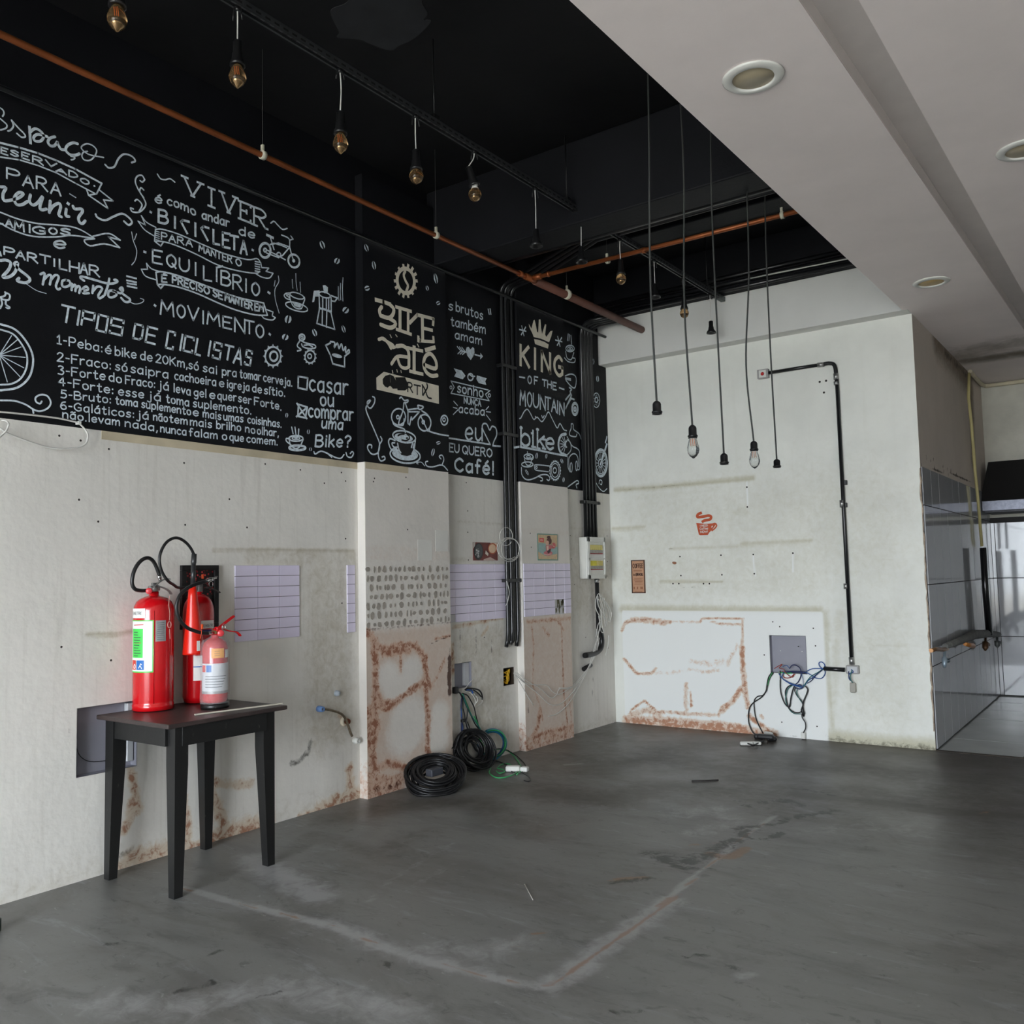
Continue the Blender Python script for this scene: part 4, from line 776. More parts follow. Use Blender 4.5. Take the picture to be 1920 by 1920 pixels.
for i in range(16): t = i * math.pi / 8; A.d('!%f,%f %f,%f' % (1392 + 26 * math.cos(t), 914 + 52 * math.sin(t), 1395 + 64 * math.cos(t), 910 + 140 * math.sin(t)), 1.1)
A.d('!1475,660 1390,930', 4.5); A.d('1455,640 1470,590 1475,560', 3); A.d('1312,1140 1370,1240 1430,1290 1480,1250|1370,1190 1380,1140 1410,1150 1405,1200 1385,1190', 1.7)
A.k = K8; A.bean(1293, 840, 16, 40, 0, 2); A.bean(1352, 1070, 20, 46, -5, 2, True); A.ell(1335, 1355, 46, 96, 1.8); A.ell(1335, 1350, 18, 34, 2.6)
for i in range(9): t = i * math.pi / 4.5; A.fell(1335 + 32 * math.cos(t), 1353 + 66 * math.sin(t), 4, 7)
A.done(CH)

B_ = Paint(XP, trim_1)
B_.to('chalk_coffee_beans', None, K6)
B_.bean(150, 140, 22, 42, -20, 2.2); B_.bean(230, 325, 22, 46, -12, 2.6); B_.bean(158, 568, 28, 30, 70, 2, True); B_.bean(885, 465, 22, 56, -12, 3.4); B_.bean(795, 567, 16, 28, -15, 2.4); B_.bean(910, 725, 22, 24, 60, 2, True); B_.bean(912, 2204, 18, 26, 70, 2, True); B_.bean(855, 2304, 18, 42, 12, 3.2)
B_.to('painted_logo', 'beige cog with a coffee bean', K6, CHB)
B_.ell(567, 490, 90, 132, 6.6, -8, n=26)
for i in range(14):
    t = 2 * math.pi * i / 14; c, q = math.cos(t), math.sin(t); B_.d('!%f,%f %f,%f' % (567 + 96 * c, 490 + 140 * q, 567 + 118 * c, 490 + 172 * q), 5.2)
B_.d('562,385 545,430 565,490 590,540 572,600', 5.2)
B_.to('painted_lettering', 'peeling beige shop name BIKE Café', K6, CHB)
B_.d('!250,690 330,712 400,738|395,738 438,785 430,845 385,882 300,858|300,860 288,805 312,765|385,882 455,930 442,972 390,985 300,952', 7.0); B_.d('!465,765 622,812|!470,1002 622,1055', 5.8); B_.d('!506,785 506,1005', 7.0); B_.d('!592,812 592,1035', 6.0); B_.d('!610,932 690,850 735,862', 6.4); B_.d('!700,850 860,892 856,955|!750,990 845,1012', 5.8); B_.d('!742,870 746,1110', 7.2); B_.d('!700,1095 720,1125 862,1135|!700,1080 700,1130|!858,1085 862,1130', 5.3)
B_.d('280,1110 330,1100 380,1150 410,1205', 5.8); B_.fill('280,1120 330,1092 430,1150 470,1200 430,1215 380,1150 320,1120'); B_.d('470,1182 540,1180 595,1240 600,1400', 7.0); B_.d('600,1300 480,1290 415,1370|480,1310 510,1390 560,1415 600,1400', 5.8); B_.d('!590,1200 742,1232|!612,1445 745,1478', 5.8); B_.d('!655,1190 655,1460', 7.4); B_.d('!780,1222 872,1195', 7.0); B_.d('762,1378 880,1418 885,1340 830,1262 775,1290 755,1370 780,1450 840,1495 900,1490', 7.0)
for t in ('400,1060 415,1090', '460,1060 475,1080', '425,1440 430,1465', '472,1430 478,1455', '515,1440 520,1460', '690,1160 705,1190'): B_.d('!' + t, 2)
B_.fill('255,1515 335,1452 915,1600 918,1792 258,1640')
B_.to('painted_lettering', 'black strokes on the beige plate', K6, INK)
B_.n = 400; B_.X += .0015
B_.fill('322,1530 350,1495 400,1480 400,1560 420,1600 350,1612 325,1580'); B_.fill('400,1480 440,1500 470,1560 480,1630 430,1632 405,1600'); B_.fill('455,1510 560,1510 580,1560 600,1620 560,1650 480,1648 470,1580'); B_.ell(372, 1600, 12, 14, 2)
B_.boxes('R:588,1565,640,1672 T:655,1590,722,1700 I:738,1600,752,1700', 2.6, .2); B_.d('740,1590 770,1640 800,1720 838,1735|790,1580 795,1620 750,1700', 3)
B_.X -= .0015
B_.to('chalk_bicycle', 'single line bicycle rising from the cup', K7)
B_.ell(490, 800, 74, 86, 2.8); B_.ell(483, 803, 14, 18, 2.4); B_.ell(765, 862, 68, 86, 2.8); B_.ell(752, 855, 13, 18, 2.4)
B_.d('500,605 520,592 550,625 592,622 582,645 550,650|548,650 535,740 495,850 500,885 540,885 550,820|!562,655 590,740 590,870 608,886|608,886 625,800 632,830|!632,832 712,745 600,745|!585,725 690,712|690,708 720,722 752,700 738,685 692,680 705,705|735,735 800,780 832,860 815,940|!722,785 800,950|425,840 445,885 500,910 550,930 562,965|800,945 850,965 950,990 1020,1000', 2.7)
B_.ell(975, 835, 36, 50, 2.8); B_.ell(972, 830, 14, 18, 2.4)
B_.d('215,585 238,600 235,650 200,705 168,695 160,640 195,625 150,690 150,740 190,840 250,980 290,1090 270,1180 210,1195 165,1140 170,1098 205,1100 205,1130|290,1090 275,1200 300,1265 345,1250 340,1220 315,1225|290,1090 315,1045 300,1010', 2.6)
B_.d('800,1270 775,1280 790,1320 850,1330 950,1310 1010,1365|950,1310 970,1250 950,1205 920,1220 940,1245', 2.3); B_.d('700,1300 680,1288 730,1280 770,1322', 1.5)
B_.to('painted_coffee_cup', 'big beige coffee cup on a saucer', K7)
B_.ell(560, 1205, 160, 84, 3, 8, n=28); B_.fell(560, 1195, 138, 66, 8, n=26)
B_.to('painted_cup_body', None, K7, INK); B_.fill('445,1040 480,1150 520,1205 580,1215 635,1200 655,1120 665,1050', .0012)
B_.to('painted_coffee_cup', None, K7); B_.X += .002; B_.ell(550, 1010, 122, 60, 2.8, 12, n=26); B_.fell(545, 1018, 98, 42, 12, n=24); B_.d('455,1050 400,1032 385,1075 420,1150 500,1155|450,1075 420,1080 440,1120 485,1120|480,1080 495,1150 515,1180|640,1075 625,1125|655,1085 645,1130|668,1050 655,1140 630,1195', 2.8); B_.X -= .002
B_.to('painted_swirl', None, K7, INK); B_.X += .0035; B_.d('485,1000 510,985 550,982', 3); B_.d('525,1045 570,1052 605,1030 600,1000 580,985', 2.8); B_.fell(580, 1025, 10, 12); B_.X -= .0035
B_.done(CH)

C_ = Paint(XP, trim_2)
C_.to('painted_lettering', 'beige crown over the word KING', K8, CHB)
C_.fill('435,335 470,400 498,290 512,282 530,360 545,440 560,455 568,280 590,278 600,400 612,470 650,340 668,345 652,480 668,510 722,435 752,428 735,500 705,582 600,535 500,512 485,470 438,372'); C_.fill('505,540 560,548 640,575 700,612 690,666 600,635 518,605')
C_.boxes('K:325,620,438,912 I:505,665,530,938 N:608,705,718,992 G:775,760,890,1038', 6.4, .25)
C_.to('chalk_lettering', 'words OF THE MOUNTAIN', K8)
for cx, cy in ((355, 430), (835, 570)): C_.d('!%d,%d %d,%d|!%d,%d %d,%d|!%d,%d %d,%d' % (cx - 15, cy - 65, cx + 15, cy + 65, cx - 45, cy - 18, cx + 42, cy + 5, cx + 38, cy - 50, cx - 22, cy + 52), 2.4)
C_.d('!310,1045 380,1055|!840,1190 905,1210', 2.8); C_.boxes('O:422,1025,470,1138 F:508,1040,555,1148 T:615,1078,668,1172 H:685,1092,735,1198 E:755,1115,802,1218', 2.7, .2)
C_.boxes('M:318,1222,390,1432 O:415,1240,475,1447 U:495,1262,565,1457 N:587,1290,655,1488 T:655,1312,728,1488 A:738,1340,802,1518 I:812,1362,826,1532 N:845,1380,905,1558', 3.1, .22)
C_.d('310,1600 330,1588 370,1510 412,1475 450,1520 500,1610 545,1580 605,1640 650,1590 695,1510 735,1580 770,1650 815,1725 850,1665 900,1745 940,1760|520,1570 530,1590|605,1560 620,1590 640,1560', 2.3)
C_.to('chalk_lettering', 'word bike resting on the long line', K9)
C_.boxes('b:330,428,445,690 i:480,470,500,700 k:550,455,650,722 e:665,575,768,735', 4.4, .12); C_.d('!318,440 345,445|!468,515 495,520|!472,692 525,702|!535,462 565,468|!540,712 585,722|!615,715 660,725|!620,595 665,602', 3.6)
C_.d('!240,705 310,695 560,740 800,792 940,815', 3.6)
C_.to('chalk_wheel', None, K9); C_.d('930,525 872,540 838,600 832,700 868,780 938,812', 5); C_.ell(940, 660, 16, 40, 3, 0, 90, 270, 8)
for t in ('880,570', '862,610', '855,655', '858,700', '872,745', '900,780', '905,555'): C_.d('!928,665 ' + t, 1.4)
C_.to('chalk_coffee_cup', None, K9); C_.ell(430, 825, 60, 34, 2.2); C_.ell(430, 828, 28, 16, 1.8); C_.d('375,860 405,935 455,935 472,860|480,810 498,835 480,865 460,862|415,760 420,800', 2); C_.ell(415, 930, 76, 33, 2.2)
C_.bean(540, 815, 18, 42, 8, 3); C_.bean(668, 820, 14, 34, 8, 3); C_.bean(875, 885, 18, 34, -20, 3); C_.bean(410, 1035, 14, 46, -28, 2.4); C_.bean(898, 1135, 15, 34, 4, 3)
C_.to('chalk_crank', 'pedal crank and chainring', K9); C_.d('740,955 530,935 512,970 535,1008 700,1028', 1.9); C_.ell(535, 970, 12, 14, 1.8); C_.ell(785, 1012, 68, 122, 2.4); C_.ell(785, 1010, 50, 92, 1.6); C_.ell(780, 1010, 22, 36, 2)
for i in range(20): t = i * math.pi / 10; C_.d('!%f,%f %f,%f' % (785 + 69 * math.cos(t), 1012 + 124 * math.sin(t), 785 + 76 * math.cos(t), 1012 + 136 * math.sin(t)), 2)
C_.d('335,970 340,1060 380,1120 440,1135 520,1110 600,1070 680,1070 715,1110 700,1145 675,1130|560,1090 610,1110 615,1145 590,1150', 2.3)
C_.done(CH)
# ------------------------------------------------------------------ object materials
M_BLKPL = mat('black_plastic', (26, 26, 27), rough=.35, var=.1, spec=.5)
M_CABLE = mat('black_cable', (20, 20, 22), rough=.42, var=.15, spec=.5)
M_COND = mat('black_conduit', (24, 25, 27), rough=.3, var=.2, scale=5, spec=.6)
M_WHT = mat('white_plastic', (222, 222, 216), rough=.45, var=.05)
M_WCAB = mat('white_cable', (216, 214, 208), rough=.5, var=.08)
M_BLUE = mat('blue_cable', (40, 84, 150), rough=.4, var=.15); M_NAVY = mat('navy_cable', (28, 38, 84), rough=.4, var=.15)
M_CYAN = mat('light_blue_cable', (34, 132, 176), rough=.4, var=.15); M_GREEN = mat('green_cable', (58, 168, 98), rough=.4, var=.15); M_TEAL = mat('teal_cable', (30, 104, 100), rough=.4, var=.15)
M_YEL = mat('yellow_conduit', (226, 178, 40), rough=.5, var=.15, scale=20); M_REDC = mat('red_cable', (150, 50, 34), rough=.45)
M_STEEL = mat('galvanised_steel', (168, 168, 166), rough=.38, metal=.85, var=.15, scale=20); M_CHROME = mat('chrome', (200, 200, 200), rough=.15, metal=1, var=.03)
M_GREYM = mat('grey_painted_metal', (148, 148, 158), rough=.5, metal=.1, var=.06, scale=4)
M_COPPER = mat('brown_copper_pipe', (150, 84, 46), rough=.45, metal=.55, var=.3, scale=6); M_IRON = mat('brown_painted_pipe', (104, 66, 54), rough=.55, var=.15, scale=6)
M_RED = mat('fire_red_paint', (196, 12, 22), rough=.22, var=.06, scale=3, coat=.4); M_HORN = mat('red_horn_plastic', (214, 34, 18), rough=.3, var=.05)
M_WOOD = stained('black_table_paint', (24, 24, 24), [('R', (60, 60, 58), .1, .3, .9, .0)], rough=.42, bump=.12, spec=.5, nscale=60, var=.3, streak=((60, 60, 18), .69, .76, .5, (110, 110, 100)))
M_TOP = mat('worn_dark_table_top', (62, 52, 50), rough=.4, var=.3, scale=6, bump=.1)
M_AMBER = mat('amber_bulb_glass', (214, 176, 128), rough=.03, var=.02, trans=.92, ior=1.3); M_CLEAR = mat('clear_bulb_glass', (235, 238, 238), rough=.02, var=.01, trans=.96, ior=1.25)
M_FIL = mat('orange_filament', (236, 120, 50), rough=.5); M_MIRR = mat('silver_reflector', (190, 186, 180), rough=.12, metal=1, var=.03)

def ribbons(mb, strokes, w, f, n=1):         # flat pen strokes: list of uv polylines, f maps uv -> 3D
    for P in strokes:
        uv = np.array(P, float)
        if len(uv) < 2: continue
        uv = np.vstack([uv[:1]] + [a + (b - a) * np.linspace(0, 1, max(1, int(np.hypot(*(b - a)) / .006)) + 1)[1:, None] for a, b in zip(uv[:-1], uv[1:])])     # short steps so that print follows round surfaces
        seg = np.diff(uv, axis=0); L = np.linalg.norm(seg, axis=1); seg = seg[L > 1e-9]
        if not len(seg): continue
        seg /= np.linalg.norm(seg, axis=1)[:, None]; keep = [0] + [i + 1 for i in range(len(L)) if L[i] > 1e-9]; uv = uv[keep]
        d = np.vstack([seg[:1], seg[:-1] + seg[1:], seg[-1:]]); d /= np.maximum(np.linalg.norm(d, axis=1)[:, None], 1e-6)
        nn = np.stack([-d[:, 1], d[:, 0]], 1) * w / 2; m_ = len(uv)
        mb.add([f(*p) for p in uv + nn] + [f(*p) for p in uv - nn], [(i, m_ + i, m_ + i + 1, i + 1) for i in range(m_ - 1)])
def text3(mb, t, u0, u1, v0, h, w, f):
    adv = []; x = 0
    for c in t:
        g = ACC[c][0] if c in ACC else c; adv.append(x); x += (GL.get(g) or (4,))[0] + 2.2
    sx = (u1 - u0) / (x - 2.2)
    for c, a in zip(t, adv):
        for body in [(GL.get(ACC[c][0] if c in ACC else c) or (4, ''))[1]] + ([ACC[c][1]] if c in ACC else []):
            for q in body.split('|'):
                if not q: continue
                P = [tuple(map(float, k.split(','))) for k in q.lstrip('!').split()]
                if not q.startswith('!'): P = catmull(P, 3)
                ribbons(mb, [[(u0 + (a + p[0]) * sx, v0 + p[1] / 12 * h) for p in P]], w, f)
def pth(axis, val, t, k=None, off=None):     # a path read from the photograph, lying on a real plane
    P = [tuple(map(float, c.split(','))) for c in t.split()]
    if k: P = [(k[0] + x / k[2], k[1] + y / k[2]) for x, y in P]
    return onv(axis, val, P)
def cable(mb, axis, val, t, r, k=None, wob=0, seed=0, n=6, step=5):
    Q = pth(axis, val, t, k); rn = random.Random(seed)
    if wob:
        for i in range(1, len(Q) - 1): Q[i][axis] += rn.uniform(-wob, wob) * (1 if axis == 0 else -1)
    mb.tube(sm(list(Q), step), r, n)

# ------------------------------------------------------------------ wall tiles left on the left wall
rnd = random.Random(11)
def tiles(parent, X, ycols, z0, z1, rows, skip=()):
    hz = (z1 - z0) / rows; proto = {}
    g = MB(); g.box((X, ycols[0], z0), (X + .003, ycols[-1], z1)); g.build('grout_bed', GROUT, parent)
    g = MB()
    for r_ in range(1, rows): g.box((X + .003, ycols[0], z0 + r_ * hz - .0014), (X + .0085, ycols[-1], z0 + r_ * hz + .0014))
    tag(g.build('grout_line', mat('dark_joint', (108, 104, 116), rough=.9), parent), kind='stuff')
    for c, (a, b_) in enumerate(zip(ycols[:-1], ycols[1:])):
        for r_ in range(rows):
            if (c, r_) in skip: continue
            wd = round(b_ - a, 3)
            if wd in proto: o = copy_obj(proto[wd], parent)
            else: t = MB(); t.bbox((-.003, .0018, .0016), (.006, wd - .0018, hz - .0016), .001); o = t.build('tile', TILE, parent); proto[wd] = o
            o.location = (X + .004, a, z0 + hz * r_); o.rotation_euler = (0, rnd.uniform(-.004, .004), rnd.uniform(-.006, .006))
def yat(X, px, py=1110): return float(on(0, X, (px, py))[1])
tiles(wall_left, XA, [3.245, 3.408, 3.568, 3.728], 1.10, 1.547, 7)
tiles(wall_left, XA, [4.135, 4.207], 1.098, 1.547, 7)
tiles(wall_left, XA, [5.13, yat(XA, 853, 1150), yat(XA, 879), yat(XA, 902.7), yat(XA, 926), yat(XA, 947)], 1.105, 1.55, 7, skip={(0, 0)})
tiles(trim_2, XP, [6.078, yat(XP, 999.6), yat(XP, 1020), yat(XP, 1038.6), yat(XP, 1057), 6.812], 1.105, 1.553, 7, skip={(3, 0), (3, 1)})
g = MB(); rn = random.Random(2)
y0_, y1_ = yat(XP, 1038.6), yat(XP, 1057)
for i in range(10):
    y = y0_ + .02 + (y1_ - y0_ - .04) * rn.random(); z = 1.11 + .12 * rn.random()
    g.prism([(XP + .003, y + .012 * math.cos(t) * rn.uniform(.6, 1.3), z + .03 * math.sin(t) * rn.uniform(.6, 1.2)) for t in np.linspace(0, 5.6, 8)], (.002, 0, 0))
tag(g.build('tile_adhesive', mat('olive_adhesive', (112, 108, 84), rough=.9), trim_2), kind='stuff')
g = MB()
for r_ in range(7):                                            # daubs of adhesive where tiles came off
    zc = 1.14 + r_ * .0625
    y = 4.262
    while y < 5.11:
        wd = rn.uniform(.008, .024); hh = rn.uniform(.013, .029); m_ = 9
        if rn.random() < .1: y += .03; continue
        ph = rn.uniform(-.3, .3); P = []
        for k in range(m_):
            t = 2 * math.pi * k / m_; a = wd * math.cos(t) * rn.uniform(.7, 1.2); c = hh * math.sin(t) * rn.uniform(.8, 1.15)
            P.append((XP + .0005, y + a + c * ph * .3, zc + c))
        g.prism(P, (.0035, 0, 0)); y += wd * 2 + rn.uniform(.012, .028)
tag(g.build('tile_adhesive', GLUE, trim_1), kind='stuff')
# drill holes left by removed fixings
def holes(parent, axis, val, t, k=None, r=.006):
    m_ = MB(); s = 1 if axis == 0 else -1
    for p in pth(axis, val, t, k):
        q = []
        for a in range(8):
            c = math.cos(a * math.pi / 4) * r; d = math.sin(a * math.pi / 4) * r
            q.append((p[0] + .001, p[1] + c, p[2] + d) if axis == 0 else (p[0] + c, p[1] - .001, p[2] + d))
        m_.add(q, [tuple(range(8))[::s]])
    tag(m_.build('drill_holes', mat('dark_hole', (46, 42, 38), rough=1), parent), kind='stuff')
holes(wall_left, 0, XA, '111,817 151,826 204,842 148,937 184,978 345,868 347,984 115,1213 430,936 208,1238 463,989 497,870 563,881 608,906 640,886 648,902 648,1010 641,1131 874,905 877,958 877,998 878,1050 1069,1004 1071,1048 1077,1096 1138,1005 1139,1053 1138,1080 1098,1195 1140,1215 908,1195')
holes(trim_1, 0, XP, '761,895 766,917 702,897 700,903 764,993'); holes(trim_2, 0, XP, '994,1000 996,1026')
holes(wall_back, 1, YB, '595,705 890,695 1123,690 1408,680 602,842 897,836 1130,828 545,900 587,900 765,900 807,900 1077,205 1080,348', CS, .008); holes(wall_back, 1, YB, '1537,716 1549,714 1545,736', None, .01); holes(wall_back, 1, YB, '1449,1166 1462,1175 1525,1178 1529,1211 1433,1228 1523,1272 1532,1362 1466,1354 1497,1212', None, .006)
# paint strip just under the blackboard band
b = MB(); s_ = mat('tan_paint_strip', (196, 184, 158), rough=.7)
for X, ya, yb in ((XA, yat(XA, 190, 815), 4.243), (XP, 4.25, yat(XP, 765, 885))):
    b.box((X, ya, ZM - .045), (X + .003, yb, ZM))
b.build('paint_strip', s_, wall_left)
b = MB()
for X, a, c in ((XP, (783, 1012), (810, 1051)), (XP, (816, 994), (840, 1034))):
    p, q = on(0, X, a), on(0, X, c); b.box((X, p[1], q[2]), (X + .0015, q[1], p[2]))
b.build('unpainted_patch', mat('clean_paint_patch', (222, 220, 214), rough=.8, var=.04), trim_1)

# ------------------------------------------------------------------ recessed electrical boxes
def recess(label, axis, val, u0, u1, z0, z1, dep, mt, d2=None):
    c = ((u0 + u1) / 2)
    loc = (val - dep, c, z0) if axis == 0 else (c, val + dep, z0)
    t = thing('electrical_box', label, 'electrical box', loc)
    m_ = MB(); s = -1 if axis == 0 else 1
    def B(ua, ub, za, zb, da, db):
        if axis == 0: m_.box((val - da, ua, za), (val - db, ub, zb))
        else: m_.box((ua, val + da, za), (ub, val + db, zb))
    e = .002
    B(u0, u1, z0, z1, dep, dep + .004); m_.build('back_plate', mt, t); m_ = MB()
    B(u0 - e, u0, z0, z1, 0, dep); B(u1, u1 + e, z0, z1, 0, dep); B(u0 - e, u1 + e, z0 - e, z0, 0, dep); B(u0 - e, u1 + e, z1, z1 + e, 0, dep)
    m_.build('rim', mt, t)
    return t
nA = recess('large grey steel box sunk in the wall behind the black table', 0, XA, *NICHES[0], .055, M_GREYM)
m_ = MB(); m_.bbox((XA - .054, 2.60, .53), (XA - .02, 2.635, .83), .004); m_.build('lit_inner_side', mat('pale_metal', (196, 198, 200), rough=.5), nA)  # pale colour paints in the lit inner side of the box
m_ = MB(); m_.tube(sm([(XA - .045, 2.34, .66), (XA - .04, 2.36, .60), (XA - .045, 2.42, .56), (XA - .04, 2.52, .55)]), .002, 5); m_.build('wire', M_CABLE, nA)
nB = recess('small grey steel box between the pilasters, cables pouring from its bottom', 0, XA, *NICHES[1], .05, M_GREYM)
m_ = MB(); m_.box((XA - .048, 5.395, .61), (XA - .02, 5.445, .785)); m_.build('lit_inner_side', mat('pale_metal', (196, 198, 200), rough=.5), nB)  # painted lightness of the small box's lit inner side
nC = recess('square hole full of yellow conduit below the black conduits', 0, XA, *NICHES[2], .06, mat('dark_cavity', (48, 36, 24), rough=.9))
m_ = MB(); rn = random.Random(9)
for i in range(7):
    y0_, z0_ = rn.uniform(5.88, 5.95), rn.uniform(.57, .68); m_.tube(sm([(XA - .05, y0_, z0_), (XA - .02, y0_ + .05, z0_ + rn.uniform(-.04, .04)), (XA - .01, y0_ + .04, z0_ + rn.uniform(-.05, .05)), (XA - .05, 5.99, rn.uniform(.57, .68))]), .005, 6)
m_.build('yellow_conduit', M_YEL, nC)
# back wall panel
BX0, BX1, BZ0, BZ1 = -2.787, -2.468, .553, .877
nD = recess('grey steel box sunk in the back wall with a tangle of blue wires', 1, YB, BX0, BX1, BZ0, BZ1, .055, M_GREYM)
m_ = MB()
for x in (-2.71, -2.52): m_ = MB(); m_.lathe([(.004, 0), (.004, .004)], (0, 0, 0), 8, Matrix.Translation((x, YB + .052, .74)) @ Matrix.Rotation(math.pi / 2, 4, 'X')); m_.build('rivet', M_WHT, nD)

# ------------------------------------------------------------------ distribution board
p0 = on(0, XA, (1085, 1047)); yB0 = float(p0[1]); xB = float(on(1, yB0, (1103, 1045))[0]); yB1 = float(on(0, xB, (1136, 1045))[1]); zB0 = float(on(0, xB, (1118, 1085))[2]); zB1 = float(on(0, xB, (1118, 1007))[2])
db = thing('distribution_board', 'white wall mounted breaker box with two rows of yellow breakers', 'electrical panel', (XA + .002, (yB0 + yB1) / 2, zB0))
m_ = MB(); m_.bbox((XA + .002, yB0, zB0), (xB - .012, yB1, zB1), .012); m_.build('housing', M_WHT, db)
yb0, yb1 = yB0 + (yB1 - yB0) * .12, yB0 + (yB1 - yB0) * .93; zh = zB1 - zB0
m_ = MB(); 
for (za, zb) in ((zB0, zB0 + .1 * zh), (zB0 + .46 * zh, zB0 + .5 * zh), (zB0 + .88 * zh, zB1)): m_.bbox((xB - .012, yB0 + .002, za), (xB, yB1 - .002, zb), .003)
for (ya, yb) in ((yB0 + .002, yb0), (yb1, yB1 - .002)): m_.bbox((xB - .012, ya, zB0), (xB, yb, zB1), .003)
m_.build('frame', M_WHT, db)
for k in range(2):
    za = zB0 + (.13 + .38 * k) * zh; zb = za + .30 * zh
    m_ = MB(); m_.box((xB - .008, yb0, za + .08 * zh), (xB - .003, yb1 - .03, za + .085 * zh + .006)); m_.build('red_busbar', mat('red_strip', (150, 24, 30), rough=.5), db)
    m_ = MB(); m_.box((xB - .011, yb0, za + .1 * zh), (xB - .004, yb1 - .03, za + .17 * zh)); m_.build('breaker_row', mat('grey_breaker', (160, 158, 148), rough=.6, var=.2, scale=60), db)
    for i in range(6):
        y = yb0 + (yb1 - yb0 - .03) * i / 6; m_ = MB(); m_.bbox((xB - .011, y + .002, za + .18 * zh), (xB - .002, y + (yb1 - yb0 - .03) / 6 - .002, zb), .002); m_.build('breaker', mat('yellow_breaker', (220, 208, 60), rough=.5) if (k == 0 and i < 3) else mat('pale_yellow_breaker', (216, 202, 120), rough=.5), db)

# ------------------------------------------------------------------ conduits
def conduit(label, pts, r, group=None, mt=None, name='conduit', n=10):
    P = [Vector(p) for p in pts]; m_ = MB(); m_.tube(P, r, n); o = m_.build(name, mt or M_COND, None, loc=P[0]); tag(o, label, 'pipe', group); return o
pos = ['first black conduit from the left beside the narrow pilaster', 'second black conduit from the left beside the narrow pilaster', 'third black conduit from the left beside the narrow pilaster', 'rightmost of the black conduits beside the narrow pilaster']
for i in range(4):
    y = 5.905 + .042 * i; x = XA + .03 + (.012 if i % 2 else 0)
    top = [(x, y, 3.5), (x, y, 3.84)] + [(x + .08 * (1 - math.cos(t)), y, 3.84 + .08 * math.sin(t)) for t in (.5, 1.0, 1.57)] + [(x + .3 + .05 * i, y - .1, 3.92), (-3.2, 5.44 + .05 * i, 3.93), (-.9, 5.44 + .05 * i, 3.93)]
    bot = [(x + .0, y - .03, .87 + .02 * (i % 3)), (x, y - .012, .92), (x, y, 1.0)]
    conduit(pos[i] + ', cut off near waist height', bot + top, .0165, 'vertical black conduits between the pilasters')
for z in (1.40, 2.62, 3.2):
    m_ = MB(); m_.bbox((XA + .0595, 5.858, z), (XA + .066, 6.064, z + .028), .002); m_.bbox((XA + .002, 5.858, z), (XA + .06, 5.879, z + .028), .002); m_.bbox((XA + .002, 6.057, z), (XA + .06, 6.064, z + .028), .002)
    tag(m_.build('conduit_clamp', M_BLKPL, None, loc=(XA + .002, 5.96, z)), {1.40: 'black clamp across the left conduit bundle beside the tiles', 2.62: 'black clamp across the left conduit bundle at the height of the lettering', 3.2: 'highest black clamp across the left conduit bundle'}[z], 'clamp')
for i in range(4):
    y = 7.185 + .058 * i; x = XA + .032
    P = [(x, y, zB1 + .002), (x, y, 3.75)] + [(x + .12 * (1 - math.cos(t)), y, 3.75 + .12 * math.sin(t)) for t in (.5, 1.0, 1.57)] + [(x + .3, y, 3.87)]
    conduit(['leftmost', 'second from left', 'third from left', 'rightmost'][i] + ' black conduit rising from the white breaker box', P, .0205, 'black conduits above the breaker box')
m_ = MB(); m_.bbox((XA + .002, 7.13, 2.12), (XA + .06, 7.41, 2.15), .004); m_.lathe([(.012, 0), (.012, .02)], (XA + .062, 7.15, 2.12), 8); m_.lathe([(.012, 0), (.012, .02)], (XA + .062, 7.395, 2.12), 8)
tag(m_.build('conduit_clamp', M_BLKPL, None, loc=(XA + .002, 7.27, 2.12)), 'black clamp holding the conduits above the breaker box', 'clamp')
yc = float(on(0, XA + .04, (1120, 1120))[1])
cb = thing('conduit', 'single black conduit dropping below the breaker box to a torn elbow', 'pipe', (XA + .04, yc, .9))
m_ = MB(); m_.tube([(XA + .04, yc, zB0 - .002), (XA + .04, yc, 1.2), (XA + .04, yc, .93)], .021, 10); m_.build('pipe', M_COND, cb)
m_ = MB(); m_.lathe([(.026, 0), (.026, .035)], (XA + .04, yc, zB0 - .04), 12); m_.build('coupling', M_STEEL, cb)
m_ = MB(); rn = random.Random(4); m_.tube(sm([(XA + .04, yc + .03, .93), (XA + .04, yc + .06, .82), (XA + .04, yc + .03, .74), (XA + .04, yc - .08, .705), (XA + .04, yc - .26, .70)], 5), .026, 9); m_.build('elbow', M_BLKPL, cb)
m_ = MB(); m_.tube([(XA + .03, yc - .14, .60), (XA + .03, yc - .27, .575)], .022, 9); tag(m_.build('conduit', M_BLKPL, None, loc=(XA + .03, yc - .2, .59)), 'short black conduit stub below the torn elbow', 'pipe')
# black rods and pipes below the black ceiling
conduit('long thin black conduit along the top of the blackboard wall', [(-4.262, Y0, 3.80), (-4.27, 7.57, 3.798)], .014)
for i, (yy, zz) in enumerate(((7.475, 3.975), (7.46, 4.03), (7.47, 4.09))):
    conduit(['lowest black pipe along the top of the back wall', 'middle black pipe along the top of the back wall', 'upper black pipe along the top of the back wall'][i], [(XA + .02, yy, zz), (-1.6, yy, zz)], .021, 'black pipes over the white beam')
conduit('black duct pipe crossing under the ceiling beam', [(XA + .05, 5.34, 3.86), (-.9, 5.34, 3.86)], .03)
m_ = MB(); m_.tube([(-2.72, 7.43, 4.02), (-1.7, 7.43, 4.0)], .006, 6); tag(m_.build('tube_lamp', M_WHT, None, loc=(-2.2, 7.43, 4.01)), 'thin white rod lying along the black pipes over the beam', 'rod')

